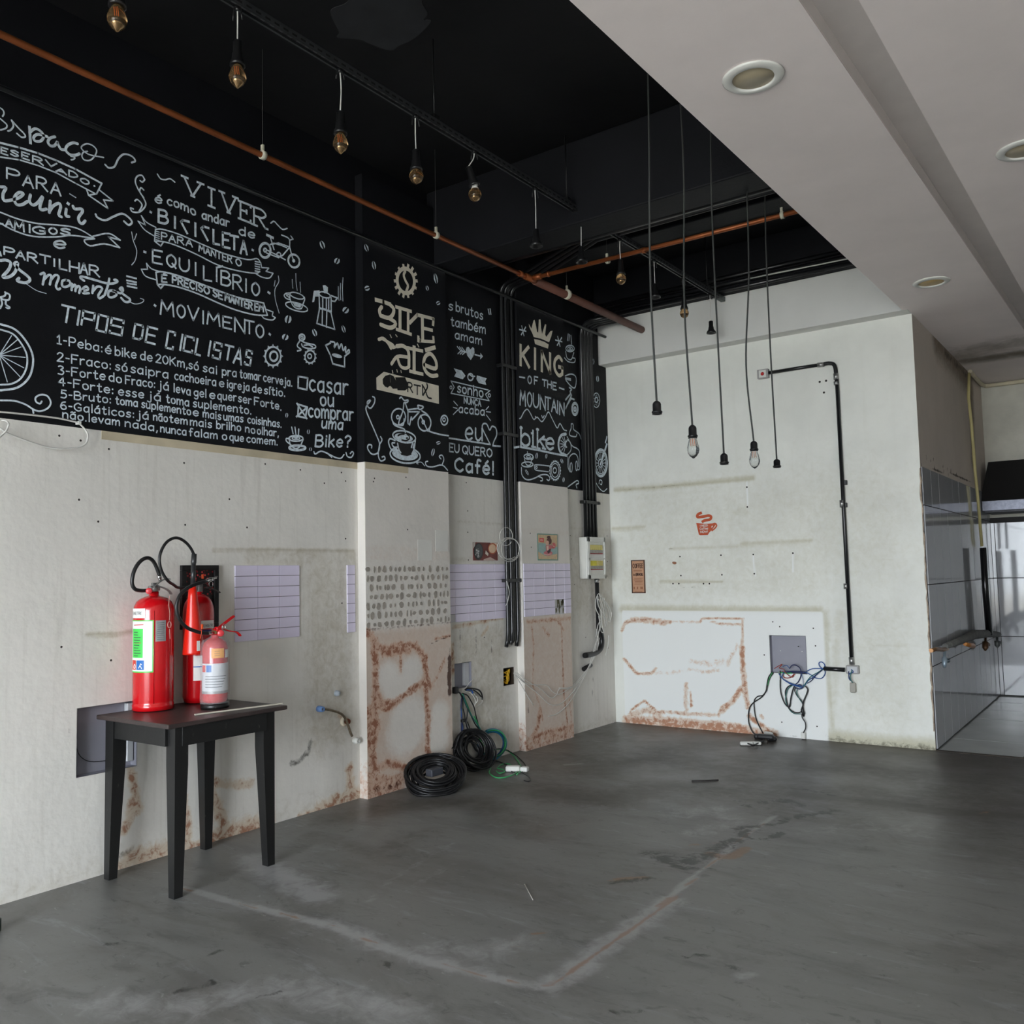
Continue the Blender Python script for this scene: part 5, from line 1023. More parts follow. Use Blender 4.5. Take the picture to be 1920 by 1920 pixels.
# brown gas pipe with branch
gp = thing('gas_pipe', 'long brown copper pipe hung under the black ceiling, ending in the white beam', 'pipe', (-3.855, 5.68, 3.795))
xp, zp = -3.855, 3.795
m_ = MB(); m_.tube([(xp + .035, Y0, zp), (xp + .02, 1.7, zp), (xp, 4.5, zp), (xp, 5.72, zp)], .0165, 12); m_.build('thin_pipe', M_COPPER, gp)
m_ = MB(); m_.tube([(xp, 5.72, zp), (xp - .01, 7.575, zp)], .034, 14); m_.build('thick_pipe', M_IRON, gp)
m_ = MB(); m_.tube([(xp, 5.66, zp), (-1.1, 5.70, zp)], .0165, 12); m_.build('branch_pipe', M_COPPER, gp)
for (a, b_, r) in (((xp, 5.50, zp), (xp, 5.54, zp), .024), ((xp, 5.58, zp), (xp, 5.74, zp), .026), ((xp + .03, 5.66, zp), (xp + .1, 5.66, zp), .024), ((xp + .16, 5.66, zp), (xp + .18, 5.66, zp), .022), ((-2.88, 5.68, zp), (-2.85, 5.68, zp), .022)):
    m_ = MB(); m_.tube([a, b_], r, 12); m_.build('fitting', M_COPPER, gp)
for px, py, ax in ((493, 291, 1), (818, 441, 1), (1063, 552, 1), (1139, 488, 0), (1467, 403, 0)):
    q = on(2, zp, (px, py)); m_ = MB()
    a = (q[0], q[1] - .012, zp) if ax else (q[0] - .012, 5.69, zp); b_ = (q[0], q[1] + .012, zp) if ax else (q[0] + .012, 5.69, zp); rr = .042 if px == 1063 else .025
    m_.tube([a, b_], rr, 12); m_.box((a[0] - .004, a[1], zp + rr - .004), (a[0] + .012, a[1] + .012, zp + rr + .03)); m_.build('pipe_clip', mat('cream_clip', (202, 198, 178), rough=.6), gp)
    m_ = MB(); m_.tube([(a[0] + .004, a[1] + .006, zp + rr), (a[0] + .004, a[1] + .006, ZC - (.24 if 1 and abs(a[1] - 6.37) < .15 else 0))], .0016, 5); m_.build('hanger_wire', mat('dull_wire', (70, 70, 70), rough=.6), gp)

# ------------------------------------------------------------------ perforated rail with hanging sockets
xr, zr = -3.03, 3.915
rail = thing('ceiling_rail', 'long black perforated channel hung from the black ceiling', 'rail', (xr, 2.5, zr))
m_ = MB()
for (x0, x1, z0, z1) in ((xr - .019, xr - .017, zr - .012, zr + .026), (xr + .017, xr + .019, zr - .012, zr + .026), (xr - .019, xr + .019, zr + .024, zr + .026), (xr - .019, xr - .009, zr - .013, zr - .011), (xr + .009, xr + .019, zr - .013, zr - .011)): m_.box((x0, -1.5, z0), (x1, 7.53, z1))
m_.build('channel', mat('rail_metal', (72, 74, 76), rough=.4, metal=.4, var=.2, scale=8), rail)
m_ = MB(); y = 1.7
while y < 7.45:
    m_.box((xr + .0191, y, zr), (xr + .0196, y + .028, zr + .01)); m_.box((xr + .0105, y, zr - .0136), (xr + .0165, y + .028, zr - .0131)); y += .05
tag(m_.build('slots', mat('slot_black', (10, 10, 10), rough=.8), rail), kind='stuff')
for y in (1.3, 3.55, 4.9, 7.2):
    m_ = MB(); m_.tube([(xr, y, zr + .025), (xr, y, 3.82 if False else (3.83 if 4.99 < y < 5.3 else ZC))], .004, 6); m_.build('hanger_rod', M_BLKPL, rail)
    m_ = MB(); m_.bbox((xr - .022, y - .025, zr + .026), (xr + .022, y + .025, zr + .05), .003); m_.build('hanger_bracket', M_BLKPL, rail)
m_ = MB(); m_.bbox((xr - .021, 7.42, zr - .015), (xr + .021, 7.555, zr + .028), .003); m_.build('end_splice', mat('dull_grey_metal', (92, 98, 96), rough=.45, metal=.4), rail)

PEAR = [(.0, -.104), (.006, -.101), (.012, -.094), (.026, -.082), (.0355, -.062), (.036, -.05), (.031, -.03), (.022, -.012), (.0155, 0)]
GLOBE = [(.0, -.078), (.014, -.075), (.028, -.064), (.0365, -.046), (.038, -.036), (.034, -.020), (.024, -.007), (.016, 0)]
ST = [(0, -.118), (.006, -.115), (.018, -.105), (.028, -.09), (.0325, -.072), (.031, -.055), (.024, -.028), (.0165, -.006), (.014, 0)]
SOCK = [(.0, .112), (.014, .112), (.019, .106), (.0195, .06), (.022, .055), (.024, .03), (.0315, .012), (.033, 0), (.026, 0), (.024, .01), (0, .012)]
SOCKE = [(.0, .112), (.014, .112), (.019, .106), (.0195, .062), (.022, .058), (.026, .034), (.040, .016), (.042, 0), (.035, 0), (.024, .02), (0, .022)]
def bulb(parent, prof, z, x, y, mt, sh=1.0, fil=True, mirror=True):
    m_ = MB(); m_.lathe([(r * sh, q * sh + z) for r, q in prof], (x, y, 0), 20); bl = m_.build('bulb', mt, parent)
    if fil:
        f_ = MB()
        for dx in (-.008, 0.0, .008): f_.tube([(x + dx, y - .004, z - .012 * sh), (x + dx * 1.2, y, z - .052 * sh)], .0014, 5)
        f_.build('filament', M_FIL, bl)
    if mirror:
        lo = [(r * sh * .93, q * sh + z + .002) for r, q in prof if q < -.058 or (prof is GLOBE and q < -.04)]
        f_ = MB(); f_.lathe(lo, (x, y, 0), 20); f_.build('silver_tip', M_MIRR, bl)
lamps = [((223, 60), 'pear', 'leftmost hanging bulb at the top edge of the picture, large with orange filament'), ((449, 166), 'pear', 'hanging pear bulb above the word VIVER, second along the rail'), ((641, 290), 'pear', 'third bulb along the rail, pear shaped with bright filament'),
         ((784, 345), 'globe', 'round smoky bulb hanging over the second pilaster, fourth on the rail'), ((893, 379), 'tilt', 'round bulb on an exposed white base, half pulled from its tilted socket'), ((1007, 462), 'empty', 'empty flared black socket just past the bulb with the white base'),
         ((1092, 492), 'empty', 'empty dark socket left of the tee branch of the brown pipe'), ((1167, 534), 'globe', 'round bulb hanging just in front of the brown branch pipe'), ((1230, 558), 'empty', 'empty socket hanging behind the leftmost long pendant cord'),
         ((1286, 597), 'globe', 'small round amber bulb against the white beam behind a pendant cord'), ((1335, 625), 'empty', 'last empty black socket near the rail end, before the white beam')]
ys_l = [1.729, 2.269, 2.858, 3.397, 3.899, 4.519, 5.068, 5.623, 6.174, 6.704, 7.254]
for i, ((p, kind, lab), y) in enumerate(zip(lamps, ys_l)):
    zb = float(on(1, y, p)[2]); x = float(on(1, y, p)[0]); x = xr
    zs = zb + {'pear': .104, 'globe': .078, 'empty': 0, 'tilt': .1}[kind]
    t = thing('hanging_bulb' if kind != 'empty' else 'lamp_socket', lab, 'light bulb' if kind != 'empty' else 'lamp socket', (x, y, zr - .013), 'sockets and bulbs hung along the rail')
    m_ = MB(); prof = SOCKE if kind == 'empty' else SOCK
    if kind == 'tilt':
        Mx = Matrix.Translation((x, y, zs)) @ Matrix.Rotation(.3, 4, 'X') @ Matrix.Rotation(-.18, 4, 'Y'); m_.lathe(prof, (0, 0, 0), 18, Mx); m_.build('socket', M_BLKPL, t)
        m_ = MB(); m_.lathe([(.0, .03), (.017, .03), (.017, -.01), (.022, -.018), (0, -.02)], (x, y, zs + .0), 14); m_.build('bulb_base', M_WHT, t); top = Mx @ Vector((0, 0, .112))
    else: m_.lathe([(r, q + zs) for r, q in prof], (x, y, 0), 18); m_.build('socket', M_BLKPL, t); top = Vector((x, y, zs + .112))
    rn = random.Random(i)
    m_ = MB(); m_.tube(sm([(x, y, zr - .01), (x + rn.uniform(-.004, .004), y + rn.uniform(-.004, .004), (zr + top.z) / 2), tuple(top)], 5), .0034, 6); m_.build('cord', M_WCAB, t)
    m_ = MB()
    for sx_ in (-1, 1): m_.tube([(x + sx_ * .008, y + sx_ * .01, zr - .013), (x + sx_ * .012, y + sx_ * .015, zr - .06 - .02 * rn.random())], .0035, 5)
    m_.lathe([(.011, zr - .03), (.013, zr - .013)], (x, y, 0), 10); m_.build('clip', M_BLKPL, t)
    if kind == 'pear': bulb(t, PEAR, zs + .004, x, y, M_AMBER)
    if kind == 'globe': bulb(t, GLOBE, zs + .004, x, y, M_AMBER, fil=False)
    if kind == 'tilt': bulb(t, GLOBE, zs - .016, x, y, M_AMBER, fil=False)
# ------------------------------------------------------------------ five long pendants
pend = [((1213, 150), (1232, 752), (1232, 777), 0, 'leftmost long pendant cord with an empty black socket'), ((1283, 210), (1299, 797), (1299, 822), 1, 'second long pendant cord, ending in a clear bulb hung lower left'),
        ((1340, 265), (1358, 850), (1358, 871), 0, 'middle long pendant cord, empty socket between the two clear bulbs'), ((1399, 360), (1414, 827), (1414, 846), 1, 'fourth long pendant cord, ending in a clear bulb beside the alarm conduit'),
        ((1440, 395), (1457, 861), (1457, 877), 0, 'rightmost long pendant cord with a small empty socket')]
for i, (a, b1, b2, has, lab) in enumerate(pend):
    xq = -1.93; q2 = on(0, xq, b2); q1 = on(0, xq, b1); y = float(q2[1]); zt, zl = float(on(1, y, b1)[2]), float(on(1, y, b2)[2]); xx = float(on(1, y, b2)[0])
    h_ = zt - zl
    top = on(1, y, a); ztop = ZC if not 4.99 < y < 5.29 else 3.82
    t = thing('pendant_lamp', lab, 'pendant lamp', (xx, y, ztop), 'five long pendant cords'); rn = random.Random(20 + i)
    pts = [(xx + rn.uniform(-.02, .02), y + rn.uniform(-.02, .02), ztop), (xx + .0 + rn.uniform(-.015, .015), y, ztop - (ztop - zt) * .35), (xx - .02 + rn.uniform(-.01, .01), y, ztop - (ztop - zt) * .7), (xx, y, zt - .005)]
    m_ = MB(); m_.tube(sm(pts, 8), .0052, 7); m_.build('cord', mat('grey_black_cord', (52, 54, 52), rough=.6), t)
    m_ = MB(); k = h_ / .075; m_.lathe([(r, q * h_ + zl) for r, q in ((0, 1), (.009, 1), (.018, .88), (.021, .75), (.021, .28), (.026, .22), (.0265, .12), (.023, .1), (.024, 0), (.017, 0), (.016, .1), (0, .12))], (xx, y, 0), 18); m_.build('socket', M_BLKPL, t)
    if has: bulb(t, ST, zl + .01, xx, y, M_CLEAR, fil=True, mirror=False)

# ------------------------------------------------------------------ recessed ceiling lights
for px, lab in (((1412, 144), 'large recessed ceiling light nearest the camera, pale beige lens'), ((1746, 528), 'small recessed ceiling light near the back wall with a yellowed lens'), ((1921, 279), 'recessed ceiling light beyond the cove, cut by the right edge')):
    c = on(2, ZG, px); t = thing('recessed_light', lab, 'ceiling light', (c[0], c[1], ZG), 'recessed ceiling lights')
    m_ = MB(); m_.lathe([(.122, -.001), (.128, -.004), (.120, -.010), (.092, -.016), (.086, -.010), (.086, -.002)], (c[0], c[1], ZG), 36); m_.build('trim_ring', M_WHT, t)
    m_ = MB(); m_.lathe([(0, -.003), (.086, -.003), (.086, -.006), (0, -.006)], (c[0], c[1], ZG), 32); m_.build('lens', mat('yellowed_lens', (214, 186, 128), rough=.4, var=.08) if px[0] == 1746 else mat('beige_lens', (184, 172, 144), rough=.4, var=.08), t)
# ------------------------------------------------------------------ small black table
TX0, TX1, TY0, TY1, TZ = -4.335, -3.715, 2.405, 3.10, .80
tb = thing('side_table', 'small black painted wooden table with tapered legs standing against the left wall', 'table', (-4.02, 2.74, 0))
m_ = MB(); m_.bbox((TX0, TY0, TZ - .022), (TX1, TY1, TZ), .005); m_.build('tabletop', M_TOP, tb)
m_ = MB(); m_.box((TX0 + .002, TY0 + .002, TZ - .0225), (TX1 - .002, TY1 - .002, TZ - .0222))
for (cx, cy, sx, sy) in ((-4.268, 2.452, 1, 1), (-3.755, 2.475, -1, 1), (-4.285, 3.01, 1, -1), (-3.765, 3.015, -1, -1)):
    m_ = MB(); ox, oy = cx - sx * .022, cy - sy * .022          # outer corner stays plumb, inner faces taper
    P = []
    for (w, z) in ((.044, 0), (.07, .60), (.07, TZ - .022)):
        P.append([(ox, oy, z), (ox + sx * w, oy, z), (ox + sx * w, oy + sy * w, z), (ox, oy + sy * w, z)])
    vs = [v for q in P for v in q]; fs = [(0, 3, 2, 1), (8, 9, 10, 11)]
    for l in range(2):
        for k in range(4): fs.append((l * 4 + k, l * 4 + (k + 1) % 4, l * 4 + 4 + (k + 1) % 4, l * 4 + 4 + k))
    if sx * sy < 0: fs = [f[::-1] for f in fs]
    m_.add(vs, fs); m_.build('leg', M_WOOD, tb)
za, zb = TZ - .112, TZ - .022
for a, b_ in (((-4.23, 2.437, za), (-3.79, 2.455, zb)), ((-4.23, 3.01, za), (-3.79, 3.028, zb)), ((-4.298, 2.49, za), (-4.28, 2.97, zb)), ((-3.748, 2.49, za), (-3.730, 2.975, zb))):
    m_ = MB(); m_.bbox(a, b_, .002); m_.build('apron', M_WOOD, tb)
q0, q1 = on(2, TZ + .004, (365, 1340)), on(2, TZ + .004, (529, 1319))
m_ = MB(); dv = Vector(q1) - Vector(q0); L_ = dv.length; Mx = Matrix.Translation(Vector(q0)) @ Matrix.Rotation(math.atan2(dv.y, dv.x), 4, 'Z')
m_.bbox((0, -.006, -.0035), (L_, .006, .0035), .001, Mx); tag(m_.build('wooden_strip', mat('pale_wood_strip', (206, 200, 184), rough=.7), None, loc=tuple(q0)), 'thin pale wooden strip lying along the front edge of the black table', 'strip')

# ------------------------------------------------------------------ fire extinguishers
def zat(x, y, py):
    lo, hi = 0, 5
    for _ in range(50):
        mz = (lo + hi) / 2; c = CR @ (np.array([x, y, mz]) - ORG); lo, hi = (mz, hi) if 960 + FP * c[1] / c[2] > py else (lo, mz)
    return lo
def arc_label(t, name, c, r, a0, a1, z0, z1, mt, n=14):
    m_ = MB(); A0, A1 = math.radians(a0), math.radians(a1)
    m_.lathe([(r, z0), (r, z1)], (c[0], c[1], 0), n, a0=A0, a1=A1); return m_.build(name, mt, t)
def cyl_f(c, r): return lambda a, z: (c[0] + r * math.cos(a / r), c[1] + r * math.sin(a / r), z)
def cyltext(t, name, txt, c, r, a0, a1, z, h, w, mt):
    m_ = MB(); text3(m_, txt, math.radians(a0) * r, math.radians(a1) * r, z, h, w, cyl_f(c, r)); return m_.build(name, mt, t)
PAP = mat('white_label', (232, 232, 228), rough=.4, var=.03); TXT = mat('label_ink', (60, 66, 70), rough=.6); GRN = mat('green_label', (70, 206, 84), rough=.45, var=.08); BLU = mat('blue_print', (36, 108, 186), rough=.4); SIL = mat('silver_label', (160, 160, 160), rough=.4, metal=.3, var=.12, scale=60)
# 1. large water extinguisher
c = (-4.236, 2.655); R1 = .1; Z0 = TZ + .002
e1 = thing('fire_extinguisher', 'tallest red fire extinguisher, nearest the camera on the table, with a green and white label', 'fire extinguisher', (c[0], c[1], Z0))
zt = zat(*c, 1117); m_ = MB()
m_.lathe([(R1 * .93, Z0), (R1 * 1.02, Z0 + .004), (R1 * 1.02, Z0 + .03), (R1 * .985, Z0 + .036), (R1, Z0 + .045), (R1, zt - .075), (R1 * .96, zt - .052), (R1 * .86, zt - .03), (R1 * .68, zt - .014), (R1 * .45, zt - .004), (R1 * .28, zt), (R1 * .24, zt + .004), (R1 * .24, zt + .022), (.0, zt + .022)], (*c, 0), 40); m_.build('cylinder', M_RED, e1)
m_ = MB(); m_.tube([(c[0] + (R1 + .001) * math.cos(math.radians(-31)), c[1] + (R1 + .001) * math.sin(math.radians(-31)), z) for z in (Z0 + .04, zt - .075)], .0022, 6); m_.build('weld_seam', M_RED, e1)
l_ = arc_label(e1, 'label', c, R1 + .0012, -114, -56, 1.276, 1.325, PAP); cyltext(l_, 'label_print', 'ENGETRE', c, R1 + .002, -108, -66, 1.293, .015, .002, TXT)
arc_label(e1, 'label', c, R1 + .001, -116, -32, 1.0, 1.265, GRN); arc_label(e1, 'label', c, R1 + .0016, -112, -35, 1.006, 1.26, PAP)
l_ = arc_label(e1, 'label', c, R1 + .0022, -106, -62, 1.075, 1.222, GRN)
m_ = MB(); rn = random.Random(1)
for k in range(10): z = 1.085 + k * .0132; ribbons(m_, [[(math.radians(-100) * R1, z), (math.radians(-100 + rn.uniform(18, 32)) * R1, z)]], .0035, cyl_f(c, R1 + .0028))
m_.build('label_print', TXT, l_)
m_ = MB(); ribbons(m_, [[(math.radians(-100) * R1, 1.24), (math.radians(-62) * R1, 1.243)], [(math.radians(-100) * R1, 1.15), (math.radians(-70) * R1, 1.15)]], .004, cyl_f(c, R1 + .0026)); m_.build('label_print', mat('red_print', (196, 60, 60), rough=.5), e1)
arc_label(e1, 'pictogram', c, R1 + .003, -106, -86, 1.014, 1.062, mat('red_pictogram', (204, 60, 52), rough=.4)); arc_label(e1, 'pictogram', c, R1 + .003, -83, -58, 1.014, 1.062, BLU)
m_ = MB(); f_ = cyl_f(c, R1 + .0036); u = math.radians(-96) * R1; ribbons(m_, [catmull([(u, 1.02), (u + .008, 1.028), (u + .003, 1.042), (u - .004, 1.035), (u - .006, 1.024), (u, 1.02)], 3)], .005, f_)
u = math.radians(-71) * R1; ribbons(m_, [[(u - .012, 1.022), (u - .004, 1.034), (u, 1.046), (u + .008, 1.04)], [(u - .002, 1.036), (u + .008, 1.02)]], .004, f_); m_.build('pictogram_drawing', PAP, e1)
l_ = arc_label(e1, 'label', c, R1 + .0012, -27, 3, 1.155, 1.262, SIL); m_ = MB()
for k in range(9): ribbons(m_, [[(math.radians(-23) * R1, 1.165 + k * .0105), (math.radians(-2) * R1, 1.165 + k * .0105)]], .002, cyl_f(c, R1 + .002))
m_.build('label_print', TXT, l_)
zv = zt + .022
m_ = MB(); m_.lathe([(.018, zv - .004), (.021, zv), (.021, zv + .018), (.014, zv + .026), (.014, zv + .045), (0, zv + .045)], (*c, 0), 16); m_.bbox((c[0] - .014, c[1] - .03, zv + .004), (c[0] + .014, c[1] + .03, zv + .03), .006); m_.build('valve', M_STEEL, e1)
K = (230, 980, 8.727); XE = c[0] + .01
def P3(X, t, k=K): return [Vector(p) for p in pth(0, X, t, k)]
def bar(path, w, h, name, mt, par):       # flat lever swept along a path
    m_ = MB(); n_ = len(path); vs = []
    for i, p in enumerate(path):
        t_ = (path[min(i + 1, n_ - 1)] - path[max(i - 1, 0)]).normalized(); s_ = Vector((1, 0, 0)); u_ = t_.cross(s_).normalized()
        for a, b2 in ((-1, -1), (1, -1), (1, 1), (-1, 1)): vs.append(p + s_ * a * w / 2 + u_ * b2 * h / 2)
    fs = [(0, 1, 2, 3), tuple(range(4 * n_ - 4, 4 * n_))[::-1]]
    for i in range(n_ - 1):
        for k2 in range(4): fs.append((i * 4 + k2, i * 4 + (k2 + 1) % 4, i * 4 + 4 + (k2 + 1) % 4, i * 4 + 4 + k2))
    m_.add(vs, [f[::-1] for f in fs]); return m_.build(name, mt, par)
bar(sm(P3(XE, '500,1050 560,1000 640,940 720,915 770,925'), 3), .022, .005, 'handle', M_STEEL, e1)
bar(sm(P3(XE, '560,1030 620,1050 700,1080 760,1120 795,1170'), 3), .02, .005, 'lever', M_STEEL, e1)
g = P3(XE + .03, '432,1118')[0]; m_ = MB(); Mx = Matrix.Translation(g) @ Matrix.Rotation(math.pi / 2, 4, 'Y') @ Matrix.Rotation(0, 4, 'Z'); m_.lathe([(0, -.012), (.0155, -.012), (.0165, 0), (.014, .004), (0, .004)], (0, 0, 0), 18, Matrix.Translation(g) @ Matrix.Rotation(math.radians(-32), 4, 'Z') @ Matrix.Rotation(math.pi / 2, 4, 'Y')); m_.build('gauge', mat('gauge_red', (206, 60, 66), rough=.3), e1)
m_ = MB(); m_.tube(sm(P3(XE, '430,1108 300,1112 200,1085 155,990 175,830 240,690 330,600 420,578 490,620 540,700 580,800 602,870'), 6), .0098, 10); m_.build('hose', M_BLKPL, e1)
m_ = MB(); m_.tube(P3(XE, '590,850 602,900 612,940'), [.011, .012, .008], 10); m_.build('hose_fitting', M_CHROME, e1)
Xc = c[0] + R1 * .93
m_ = MB(); m_.tube(sm(P3(Xc + .006, '765,1200 755,1350 770,1480 765,1600'), 5), .0015, 5); q = P3(Xc + .01, '765,1670')[0]
m_.tube([q + Vector((0, .010 * math.cos(t), .016 * math.sin(t))) for t in np.linspace(0, 2 * math.pi, 14)[:-1]], .0022, 5, closed=True); m_.tube(P3(Xc + .01, '768,1740 775,1900'), .002, 5); m_.build('safety_ring', mat('pinkish_tie', (214, 150, 140), rough=.5), e1)
m_ = MB(); q = c; m_.lathe([(R1 * .87, zt - .028), (R1 * .7, zt - .0125)], (*c, 0), 6, a0=math.radians(-100), a1=math.radians(-60)); 

# 2. carbon dioxide extinguisher with horn
c2 = (-4.255, 2.935); R2 = .082
e2 = thing('fire_extinguisher', 'red fire extinguisher with a black carrying hose and red cone horn, behind the other two', 'fire extinguisher', (c2[0], c2[1], Z0))
zt2 = zat(*c2, 1113); m_ = MB()
m_.lathe([(R2 * .7, Z0), (R2 * .9, Z0 + .006), (R2, Z0 + .035), (R2, zt2 - .10), (R2 * .97, zt2 - .075), (R2 * .88, zt2 - .048), (R2 * .7, zt2 - .024), (R2 * .45, zt2 - .007), (R2 * .22, zt2), (R2 * .22, zt2 + .01), (0, zt2 + .01)], (*c2, 0), 36); m_.build('cylinder', M_RED, e2)
zz = lambda py: zat(c2[0] + R2 * .8, c2[1] - R2 * .5, py)
l_ = arc_label(e2, 'label', c2, R2 + .0012, -25, 36, zz(1179), zz(1164), PAP); cyltext(l_, 'label_print', 'ENGETRE', c2, R2 + .002, -16, 30, zz(1176), .014, .0018, TXT)
arc_label(e2, 'label', c2, R2 + .001, -34, 20, zz(1188), zz(1181), mat('navy_band', (44, 44, 110), rough=.4)); arc_label(e2, 'label', c2, R2 + .0012, -52, 0, zz(1276), zz(1229), PAP); arc_label(e2, 'label_stripe', c2, R2 + .002, -52, 0, zz(1251), zz(1249), BLU)
m_ = MB(); m_.lathe([(.017, zt2 + .008), (.019, zt2 + .014), (.019, zt2 + .05), (.012, zt2 + .056), (0, zt2 + .056)], (*c2, 0), 14); m_.bbox((c2[0] - .014, c2[1] - .026, zt2 + .014), (c2[0] + .014, c2[1] + .02, zt2 + .052), .004); m_.build('valve', mat('dull_grey_valve', (112, 110, 108), rough=.4, metal=.6), e2)
X2 = c2[0] + .012
bar(sm(P3(X2, '1370,1060 1450,1080 1530,1110 1585,1145'), 3), .02, .006, 'lever', mat('dark_lever', (74, 70, 68), rough=.4, metal=.4), e2)
bar(sm(P3(X2, '1300,990 1420,960 1500,905 1545,880'), 3), .02, .006, 'handle', mat('dark_lever', (74, 70, 68)), e2)
q = P3(X2 + .02, '1445,1008')[0]; m_ = MB(); m_.tube([q + Vector((0, .013 * math.cos(t), .015 * math.sin(t))) for t in np.linspace(0, 2 * math.pi, 14)[:-1]], .0016, 5, closed=True); m_.build('pin_ring', M_CHROME, e2)
q = P3(X2 + .02, '1310,880')[0]; m_ = MB(); m_.bbox(tuple(q - Vector((.002, .007, .012))), tuple(q + Vector((.002, .007, .012))), .002); m_.build('seal_tag', mat('orange_tag', (228, 84, 34), rough=.5), e2)
X3 = -4.15
hb = Vector(on(0, X3, (363, 1226))); ht = Vector(on(0, X3, (361, 1098))); ax_ = (ht - hb); Lh = ax_.length; rot = Vector((0, 0, 1)).rotation_difference(ax_.normalized()).to_matrix().to_4x4()
m_ = MB(); m_.lathe([(.054, 0), (.057, .0), (.056, .01), (.051, .06), (.036, Lh * .55), (.024, Lh * .85), (.018, Lh), (.0, Lh)], (0, 0, 0), 26, Matrix.Translation(hb) @ rot); m_.lathe([(.053, .001), (.046, .06), (.01, Lh * .7)], (0, 0, 0), 26, Matrix.Translation(hb) @ rot); m_.build('horn', M_HORN, e2)
m_ = MB(); tp = P3(X3, '1150,1010 1158,700 1170,510'); m_.tube([tp[0], tp[1]], .0125, 12); m_.tube([tp[1], tp[1].lerp(tp[2], .3), tp[2]], [.0115, .0145, .0135], 12); m_.build('wand_grip', mat('grey_black_plastic', (44, 45, 46), rough=.35), e2)
m_ = MB(); hp = P3(X3, '1165,520 1120,430 1050,340 950,268 850,250 730,310 645,430 602,580 615,720 665,850 745,955'); hp += [Vector(on(0, -4.2, (325, 1096))), Vector((X2 - .01, c2[1] - .12, zt2 + .035)), Vector((X2 - .01, c2[1] - .02, zt2 + .04))]
m_.tube(sm(hp, 6), .0078, 9); m_.build('hose', M_BLKPL, e2)

# 3. small powder extinguisher in bubble wrap
c3 = (-4.0, 2.86); R3 = .064
e3 = thing('fire_extinguisher', 'smallest red fire extinguisher wrapped in clear bubble film, front right on the table', 'fire extinguisher', (c3[0], c3[1], Z0))
zt3 = zat(*c3, 1196); m_ = MB(); m_.lathe([(0, Z0), (.07, Z0), (.072, Z0 + .004), (.071, Z0 + .022), (.06, Z0 + .026), (0, Z0 + .026)], (*c3, 0), 30); m_.build('foot_ring', M_BLKPL, e3)
m_ = MB(); m_.lathe([(R3 * .6, Z0 + .024), (R3 * .95, Z0 + .03), (R3, Z0 + .045), (R3, zt3 - .05), (R3 * .9, zt3 - .026), (R3 * .6, zt3 - .006), (R3 * .3, zt3), (R3 * .3, zt3 + .02), (0, zt3 + .02)], (*c3, 0), 30); m_.build('cylinder', M_RED, e3)
z3 = lambda py: zat(c3[0] + .05, c3[1] - .03, py)
arc_label(e3, 'label', c3, R3 + .001, -125, 62, z3(1301), z3(1244), mat('grey_white_label', (206, 208, 212), rough=.35, var=.05), 24); arc_label(e3, 'label', c3, R3 + .0016, -125, 62, z3(1301), z3(1296), SIL, 24)
arc_label(e3, 'pictogram', c3, R3 + .002, -105, -82, z3(1260), z3(1247), mat('red_pictogram', (204, 60, 52))); arc_label(e3, 'pictogram', c3, R3 + .002, -76, -52, z3(1260), z3(1247), BLU)
m_ = MB()
for k in range(5): ribbons(m_, [[(math.radians(-85) * R3, z3(1268 + k * 5)), (math.radians(20 - 6 * k) * R3, z3(1268 + k * 5))]], .0028, cyl_f(c3, R3 + .002))
m_.build('label_print', TXT, e3); arc_label(e3, 'label', c3, R3 + .0018, -52, 6, z3(1234), z3(1216), mat('orange_label', (238, 164, 60), rough=.45, var=.06)); arc_label(e3, 'label', c3, R3 + .0018, 12, 40, z3(1234), z3(1219), PAP)
m_ = MB(); 
for k in range(3): ribbons(m_, [[(math.radians(-40) * R3, z3(1221 + k * 4)), (math.radians(-15) * R3, z3(1221 + k * 4))]], .0018, cyl_f(c3, R3 + .0026))
m_.build('label_print', mat('brown_ink', (120, 90, 50)), e3)
# wrapping film with bubbles
film = bpy.data.materials.new('bubble_film'); film.use_nodes = True; fb = film.node_tree.nodes['Principled BSDF']
vo = film.node_tree.nodes.new('ShaderNodeTexVoronoi'); vo.inputs['Scale'].default_value = 150; tcn = film.node_tree.nodes.new('ShaderNodeTexCoord'); film.node_tree.links.new(tcn.outputs['Object'], vo.inputs['Vector'])
bpn = film.node_tree.nodes.new('ShaderNodeBump'); bpn.inputs['Strength'].default_value = 1; bpn.inputs['Distance'].default_value = .004; film.node_tree.links.new(vo.outputs['Distance'], bpn.inputs['Height']); film.node_tree.links.new(bpn.outputs['Normal'], fb.inputs['Normal'])
fb.inputs['Base Color'].default_value = (.9, .9, .92, 1); fb.inputs['Roughness'].default_value = .16; fb.inputs['Alpha'].default_value = .17; fb.inputs['Specular IOR Level'].default_value = .9
m_ = MB(); n_ = 44; prof = [(.073, Z0 + .024), (.0755, Z0 + .05), (.074, Z0 + .15), (.0745, Z0 + .25), (.074, zt3 - .03), (.066, zt3 - .012), (.045, zt3 - .002), (.026, zt3 + .006), (.022, zt3 + .016)]
vs = []; rn = random.Random(6)
for r, z in prof:
    for k in range(n_): a = 2 * math.pi * k / n_; rr = r * (1 + .018 * math.sin(5 * a + z * 30) + rn.uniform(-.012, .012)); vs.append((c3[0] + rr * math.cos(a), c3[1] + rr * math.sin(a), z + rn.uniform(-.0015, .0015)))
m_.add(vs, [(i * n_ + k, i * n_ + (k + 1) % n_, (i + 1) * n_ + (k + 1) % n_, (i + 1) * n_ + k) for i in range(len(prof) - 1) for k in range(n_)], True); m_.build('bubble_wrap', film, e3)
zv = zt3 + .016; X4 = c3[0] + .012; K2b = (230, 1130, 8.727)
